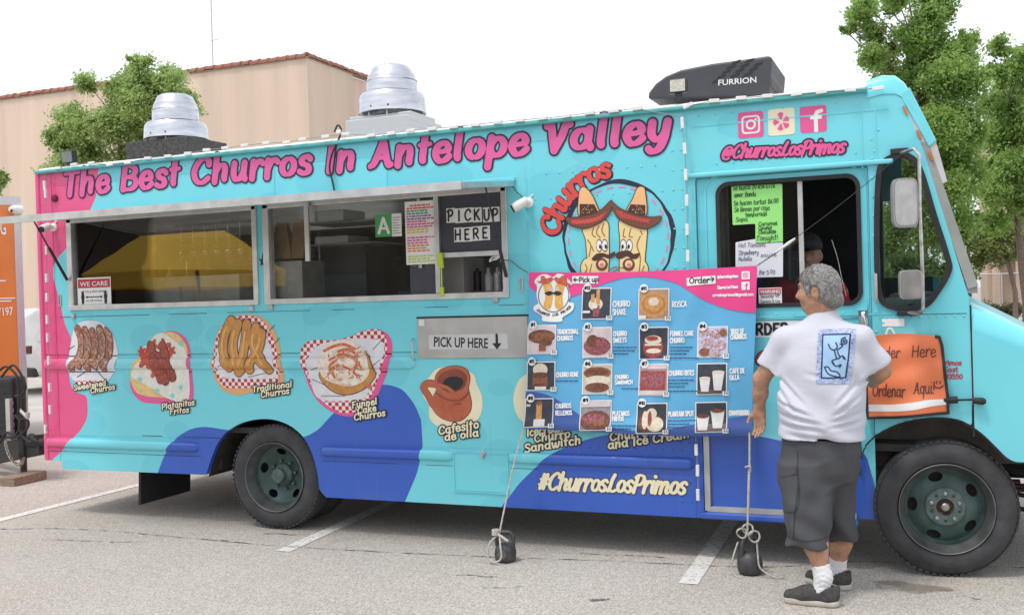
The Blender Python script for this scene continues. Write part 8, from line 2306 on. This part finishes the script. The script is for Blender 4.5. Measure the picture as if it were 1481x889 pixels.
pick = hr.integers(0, nv_, 9000); P_ = co[pick]+hr.normal(size=(9000, 3))*.0012; N_ = no[pick]
fl_ = np.array([0, 0, -1.0])-F*.55+hr.normal(size=(9000, 3))*.45; fl_ -= N_*(fl_*N_).sum(1)[:, None]; fl_ /= np.linalg.norm(fl_, axis=1)[:, None]+1e-9
sd3 = np.cross(N_, fl_); ln_ = hr.uniform(.010, .024, (9000, 1)); A_ = P_-sd3*.0007; B_ = P_+sd3*.0007; C_ = P_+fl_*ln_*.6+N_*.0035; D_ = P_+fl_*ln_+N_*.0028
Vs = np.stack([A_, B_, C_, D_], 1).reshape(-1, 3); o_h = quick_mesh('hair_strands', Vs, 9000, m_hair, man, (0, 0, 0)); o_h['kind'] = 'stuff'
mb = MB()
for s_ in (-1, 1): mb.tube([hp(.074, s_*.048, .030), hp(.086, s_*.034, .036), hp(.090, s_*.016, .032)], [.003, .0055, .004], 6)
mb.build('eyebrow', mat('dark_grey_hair', (.06, .055, .05), .7, var=.2), man)

# ---- white t-shirt
m_shirt = mat('white_cotton', (.54, .55, .62), .85, var=.03, vscale=5, bump=.16, bscale=10, stretch=(1, 1, 2.2))
t_ = Vol((3.40, -.95, .75), (4.40, -.12, 1.60), .0085)
def trow(py, x0, x1, dp, dy=0.0):
    x0, x1 = x0+3, x1-3; a_, c_ = V(x0, py, YM), V(x1, py, YM); return ((a_[2]+c_[2])/2, (a_[0]+c_[0])/2, YM+dy, (c_[0]-a_[0])/2, dp)
t_.column([trow(662,1128,1252,.185,.02), trow(640,1126,1253,.188,.02), trow(612,1122,1255,.195,.02), trow(585,1121,1256,.192,.015), trow(555,1124,1257,.175,.01), trow(520,1128,1258,.155,.0), trow(492,1134,1254,.135,0), trow(477,1144,1242,.115,.0), trow(466,1157,1226,.095,.01), trow(456,1166,1216,.080,.015), trow(449,1170,1212,.074,.02)])
slL, slR = shL*.32+elL*.68+np.array([.006, -.0, -.0]), shR*.2+elR*.8
t_.cone(shL+np.array([.06, 0, .005]), shL, .080, .072, k=.05); t_.cone(shL, slL, .071, .076, k=.04)
t_.cone(shR+np.array([-.06, 0, .005]), shR, .080, .072, k=.05); t_.cone(shR, slR, .071, .074, k=.04)
# cut sleeves, neck and hem
def cutplane_local(vol, p, n, c, R_):
    n = np.array(n, float); n /= np.linalg.norm(n)
    sl_, X, Y, Z = vol.win(np.array(c)-R_, np.array(c)+R_)
    q = (X-p[0])*n[0]+(Y-p[1])*n[1]+(Z-p[2])*n[2]; rr = np.sqrt((X-c[0])**2+(Y-c[1])**2+(Z-c[2])**2)-R_
    vol.put(sl_, -np.minimum(-q, 1e9)*0+np.maximum(-q, rr), .006, 's')
aL = slL-shL; aL /= np.linalg.norm(aL); aR = slR-shR; aR /= np.linalg.norm(aR)
cutplane_local(t_, slL+aL*.012, aL, slL+aL*.10, .14); cutplane_local(t_, slR+aR*.012, aR, slR+aR*.10, .13)
t_.plane((0, 0, V(1190, 641, YM-.2)[2]), (-.11, 0, -1), k=.008) if False else None
zc = V(1190, 640, YM-.2)[2]; xc = pelv[0]
sl_, X, Y, Z = t_.win(t_.lo, t_.lo+t_.n*t_.h); t_.put(sl_, (Z-(zc-.085*(X-xc)+.012*np.sin(9*(X-xc))))+0*Y, .006, 's')
t_.cone(neck+np.array([-.012, .045, .10]), neck+np.array([-.012, .035, .0]), .066, .062, k=.008, op='s')
def folds(X, Y, Z):
    u, w = X-xc, Z-waist[2]
    d = .0042*np.sin(26*w+14*u+3*np.sin(6*u))*np.clip(1-np.abs(w)/.26, 0, 1)
    d += .0095*np.sin(30*(w*.55+u*.8)+2.0)*np.exp(-((u+.15)**2+(w-.04)**2)/.016)
    d += .0080*np.sin(34*(w*.7-u*.7)+1.0)*np.exp(-((u-.16)**2+(w-.02)**2)/.014)
    d += .0080*np.sin(22*w-30*u+1.5)*np.exp(-((u+.20)**2+(w-.22)**2)/.010)+.0080*np.sin(24*w+28*u)*np.exp(-((u-.21)**2+(w-.2)**2)/.010)
    d += .0045*np.sin(16*u+5*np.sin(7*w))+.0050*np.sin(46*(w+.35*u)+4*np.sin(9*u))*np.exp(-(w+.10)**2/.006)
    # drag lines: sharp creases fanning from the armpits and the waist
    def crease(x0, z0, x1, z1, a, wd):
        bx_, bz_ = x1-x0, z1-z0; t = np.clip(((u-x0)*bx_+(w-z0)*bz_)/(bx_*bx_+bz_*bz_), 0, 1)
        q = np.sqrt((u-x0-t*bx_)**2+(w-z0-t*bz_)**2)
        return a*(np.exp(-(q/wd)**2)-.55*np.exp(-((q-1.6*wd)/wd)**2))*np.sin(np.pi*np.clip(t*.9+.05, 0, 1))
    for c in ((-.20, .17, -.05, .02, .012, .011), (-.21, .12, -.10, -.02, .011, .010), (-.22, .05, -.02, -.03, .013, .010), (-.22, -.02, .04, -.07, .012, .011), (-.20, -.08, .02, -.10, .012, .010), (-.18, -.13, .10, -.15, .010, .010), (.21, .16, .10, .03, .012, .011), (.22, .08, .08, -.03, .012, .010), (.22, -.01, .06, -.06, .010, .010), (.05, -.09, .22, -.06, .010, .010), (-.27, .20, -.20, .13, .010, .010), (.27, .18, .20, .12, .010, .010), (-.06, .20, .06, .17, .006, .012)):
        d = d+crease(*c)
    return d+0*Y
t_.ripple(folds)
shirt = t_.mesh('t_shirt', m_shirt, man, morg)
# thin sleeve and hem bands
# ---- charcoal shorts
m_short = mat('charcoal_twill', (.060, .062, .069), .85, var=.10, vscale=7, bump=.18, bscale=9, stretch=(1.6, 1, .8))
zw, zh = V(1190, 640, YM)[2]+.03, V(1170, 780, YM-.15)[2]
s2 = Vol((3.48, -1.0, zh-.06), (4.34, -.10, zw+.05), .0085)
hemL, hemR = V(1168.5, 781, YM-.12), V(1219.5, 776, YM+.12)
s2.column([trow(625,1128,1248,.17,.02), trow(650,1127,1249,.175,.02), trow(680,1126,1244,.165,.02), trow(694,1128,1240,.13,.02)], k=0)
r3 = lambda py, x0, x1, dp, yc: (V((x0+x1)/2, py, yc)[2], V((x0+x1)/2, py, yc)[0], yc, (V(x1, py, yc)[0]-V(x0, py, yc)[0])/2, dp)
s2.column([r3(670,1128,1200,.125,YM-.05), r3(700,1127,1201,.13,YM-.07), r3(740,1132,1201,.125,YM-.10), r3(775,1137,1201,.122,YM-.12), r3(800,1137,1202,.122,YM-.13)], k=.07)
s2.column([r3(670,1185,1246,.115,YM+.08), r3(700,1190,1241,.115,YM+.09), r3(740,1194,1239,.108,YM+.11), r3(775,1196,1239,.105,YM+.12), r3(800,1196,1241,.105,YM+.13)], k=.035)
s2.plane((0, 0, zh), (-.02, -.06, -1.0), k=.004); s2.plane((0, 0, zw), (0, 0, 1), k=.01)
s2.ripple(lambda X, Y, Z: .0085*np.sin(34*(X-xc)+9*(Z-zh)+2*np.sin(14*(Z-zh)))*np.clip((zw-Z)/.3, 0, 1)+.0080*np.sin(40*(Z-zh)+22*(X-xc))*np.exp(-((X-xc+.08)**2+(Z-zh-.16)**2)/.012)+0*Y)
shorts = s2.mesh('shorts', m_short, man, morg)
# ---- socks and shoes
m_sock = mat('white_sock', (.68, .68, .70), .9, var=.05, vscale=30, bump=.4, bscale=90)
m_shoe, m_sole, m_dark = mat('grey_mesh_shoe', (.055, .052, .050), .8, var=.3, vscale=60, bump=.3, bscale=150), mat('pale_sole', (.46, .43, .38), .8, var=.15, vscale=20), mat('shoe_trim', (.16, .155, .15), .6, var=.1)
for an, kn, fd_, ln in ((anL, knL, np.array([-.985, .02, 0]), .285), (anR, knR, np.array([-.90, .42, 0]), .275)):
    fd_ = fd_/np.linalg.norm(fd_); sd_ = np.array([-fd_[1], fd_[0], 0])
    ax_ = [fd_, sd_, np.array([0, 0, 1.0])]
    hl = np.array([an[0], an[1], 0])-fd_*.070
    sk = Vol(an-np.array([.12, .12, .14]), an+np.array([.12, .12, .13]), .006)
    cu = kn*.18+an*.82 if an is anL else kn*.2+an*.8
    sk.cone(cu, an, .049, .045, k=0); sk.cone(an, np.array([an[0], an[1], .05])+fd_*.02, .044, .044, k=.02)
    d_ = cu-an; d_ /= np.linalg.norm(d_); sk.plane(cu, d_, k=.004)
    sk.ripple(lambda X, Y, Z: .0020*np.sin(230*Z+8*np.sin(30*X)+20*Y))
    so_ = sk.mesh('sock', m_sock, man, morg)
    sh = Vol(hl+np.array([-.40, -.40, -.02]), hl+np.array([.40, .40, .16]), .0062)
    P = lambda f, z, s_=0: hl+fd_*f+sd_*s_+np.array([0, 0, z])
    sh.cone(P(.045, .050), P(.055, .085), .046, .042, k=0); sh.cone(P(.05, .05), P(.17, .048), .046, .043, k=.02); sh.cone(P(.15, .046), P(ln-.045, .036), .045, .036, k=.025); sh.cone(P(.07, .082), P(.16, .062), .036, .034, k=.02)
    sh.cone(P(.01, .06), P(-.002, .10), .020, .012, k=.02)
    sh.plane((0, 0, .020), (0, 0, -1), k=.003)
    sh.cone(P(.058, .14), P(.062, .075), .040, .034, k=.006, op='s')
    s_o = sh.mesh('shoe', m_shoe, man, morg)
    sl2 = Vol(hl+np.array([-.40, -.40, -.02]), hl+np.array([.40, .40, .07]), .0062)
    sl2.cone(P(.040, .020), P(.14, .018), .048, .045, k=0); sl2.cone(P(.14, .018), P(ln-.05, .020), .045, .042, k=.02); sl2.plane((0, 0, .033), (0, 0, 1), k=.003); sl2.plane((0, 0, .001), (0, 0, -1), k=.004)
    so2 = sl2.mesh('sole', m_sole, s_o, (0, 0, 0)); so2.location = -Vector(morg); so2.location = (-morg[0], -morg[1], 0)
    mb = MB()
    for i in range(4): a_ = P(.115+.022*i, .091-.010*i, 0); mb.tube([a_+sd_*s__*.026-np.array([0, 0, .010*abs(s__)]) for s__ in (-1, 0, 1)], .003, 5)
    la = mb.build('lace', m_dark, s_o)

# ---- print on the back of the shirt
from mathutils.bvhtree import BVHTree
bvh = BVHTree.FromPolygons([Vector(v.co)+Vector(morg) for v in shirt.data.vertices], [tuple(p.vertices) for p in shirt.data.polygons])
YP = -.72
def smap(x, z, y):
    d = (Vector((x, YP, z))-CAM).normalized()
    h = bvh.ray_cast(Vector((x, -1.2, z)), Vector((0, 1, 0)))
    yy = h[0].y if h[0] is not None else YP
    return (x, yy-.0035+y, z)
def pf(h): return px_field(1170, 470, 1245, 565, h, YP)
c4 = [(1181,477),(1236,476.5),(1233.5,520),(1228,556.5),(1179.5,555),(1180.5,515)]
f = pf(.004); f.poly(P2(c4, YP)); f.mesh(MB(), 0, 0, mapf=smap, maxrun=2).build('shirt_print', two('print_border', (.16, .24, .48), (.50, .55, .70), 70, .5, .1, rough=.8), shirt)
def pr(name, f, m, y): o = f.mesh(MB(), 0, y, mapf=smap, maxrun=3).build(name, m, shirt)
inner = [(1188,484.5),(1228,484),(1225.5,520),(1221.5,547.5),(1187,547),(1188,515)]
f = pf(.003); f.poly(P2(inner, YP)); pr('print_panel', f, two('print_blue', (.22, .42, .70), (.44, .62, .82), 12, .5, .3, rough=.8), -.0012)
f = pf(.002)
st = P2(inner, YP); f.stroke(st+[st[0]], .0035)
def z5(x, y): return (1060+x/4.68, 370+y/4.68)
for s_ in ([(640,600),(655,630),(680,640),(700,620),(690,590)], [(700,640),(735,615),(720,600)], [(680,640),(700,700),(735,680),(755,705)], [(700,700),(665,715),(690,750),(725,740),(715,760)], [(700,650),(720,690)], [(615,755),(640,800),(690,820),(720,820),(700,790),(660,780),(640,755),(615,755)], [(665,715),(680,735)], [(740,690),(745,700)]):
    f.stroke(catmull(P2([z5(*q) for q in s_], YP), 4), .0032)
sp = [(1060+(748+r_*math.cos(t))/4.68, 370+(582+r_*math.sin(t))/4.68) for t, r_ in [(i*.45, 3+i*.95) for i in range(26)]]
f.stroke(P2(sp, YP), .0032)
pr('print_lines', f, mat('print_ink', (.015, .03, .09), .8, var=.1), -.0024)

# ---- stitched pocket and seams on the shorts
bv2 = BVHTree.FromPolygons([Vector(v.co)+Vector(morg) for v in shorts.data.vertices], [tuple(p.vertices) for p in shorts.data.polygons])
def kmap(x, z, y):
    h = bv2.ray_cast(Vector((x, -1.3, z)), Vector((0, 1, 0)))
    return (x, (h[0].y if h[0] is not None else -.64)-.002+y, z)
YK = -.66
f = px_field(1120, 640, 1210, 785, .003, YK); f.poly(P2([(1128,678),(1152,672),(1154,682),(1129,690)], YK)); f.mesh(MB(), 0, -.002, mapf=kmap, maxrun=3).build('pocket_flap', m_short, shorts)
f = px_field(1120, 640, 1245, 785, .003, YK)
for s_ in ([(1153,652),(1156,700),(1152,740),(1150,776)], [(1128,690),(1154,683),(1156,730),(1132,738)], [(1140,773),(1170,775),(1198,775)]): f.stroke(catmull(P2(s_, YK), 6), .0022)
f.mesh(MB(), 0, -.001, mapf=kmap, maxrun=4).build('seam', mat('seam_dark', (.03, .031, .035), .9, var=.1), shorts)
# ---- vendor inside the cab window
vo_ = V(1168, 366, .40); vorg = (vo_[0], .40, .74)
ven = thing('person', vorg, 'vendor with black cap and red shirt inside the dark order window', 'person')
hc = vo_+np.array([0, 0, -.015]); F = np.array([.05, -1.0, -.05]); F /= np.linalg.norm(F); SD = np.cross(UPV, F); SD /= np.linalg.norm(SD); UPH = np.cross(F, SD); AX = [F, SD, UPH]
b = Vol((vo_[0]-.34, .07, .70), (vo_[0]+.34, .68, vo_[2]+.20), .0095)
b.ell(hp(-.012, 0, .022), (.098, .079, .098), AX, k=0); b.ell(hp(.018, 0, -.045), (.070, .064, .078), AX, k=.03); b.cone(hp(.052, 0, -.088), hp(.058, 0, -.09), .026, .024, k=.025)
b.cone(hp(.078, 0, .018), hp(.100, 0, -.024), .011, .016, k=.014); b.cone(hp(.074, -.03, .03), hp(.074, .03, .03), .014, .014, k=.018); b.cone(hp(.076, -.015, -.058), hp(.076, .015, -.058), .010, .010, k=.008)
for s_ in (-1, 1): b.ell(hp(-.01, s_*.08, -.01), (.02, .011, .033), AX, k=.006)
b.cone(hp(-.02, 0, -.07), hp(-.03, 0, -.17), .055, .06, k=.03); b.ell(hp(-.03, 0, -.34), (.12, .18, .20), AX, k=.05); b.ell(hp(-.03, 0, -.58), (.13, .17, .22), AX, k=.05)
for s_ in (-1, 1): sh_ = hp(-.03, s_*.18, -.24); el_ = hp(.02, s_*.22, -.48); wr_ = hp(.14, s_*.10, -.56); b.cone(sh_, el_, .055, .045, k=.03); b.cone(el_, wr_, .043, .03, k=.02); b.ell(wr_+F*.05, (.05, .035, .018), AX, k=.02)
b.mesh('body', skin_mat('vendor_skin', (.34, .18, .115), None), ven, vorg)
for s_ in (-1, 1): ball('eye', hp(.070, s_*.031, .008), (.011, .013, .009), eye_d, AX, ven)
tv = Vol((vo_[0]-.34, .07, .70), (vo_[0]+.34, .70, vo_[2]+.0), .0095)
tv.ell(hp(-.03, 0, -.34), (.14, .20, .19), AX, k=0); tv.ell(hp(-.03, 0, -.58), (.15, .19, .24), AX, k=.05)
for s_ in (-1, 1): tv.cone(hp(-.03, s_*.15, -.22), hp(.0, s_*.205, -.40), .075, .068, k=.03)
tv.cone(hp(-.03, 0, -.02), hp(-.03, 0, -.16), .07, .066, k=.01, op='s')
tv.mesh('t_shirt', mat('red_cotton', (.42, .015, .025), .8, var=.08), ven, vorg)
cv = Vol(hc-.2, hc+.2, .007); cv.ell(hp(-.014, 0, .045), (.108, .092, .100), AX, k=0); cv.plane(hp(0, 0, .035), -UPH, k=.004); cv.ell(hp(.12, 0, .042), (.085, .075, .012), AX, k=.012)
cv.mesh('cap', mat('black_cap', (.012, .012, .015), .7, var=.2), ven, vorg)
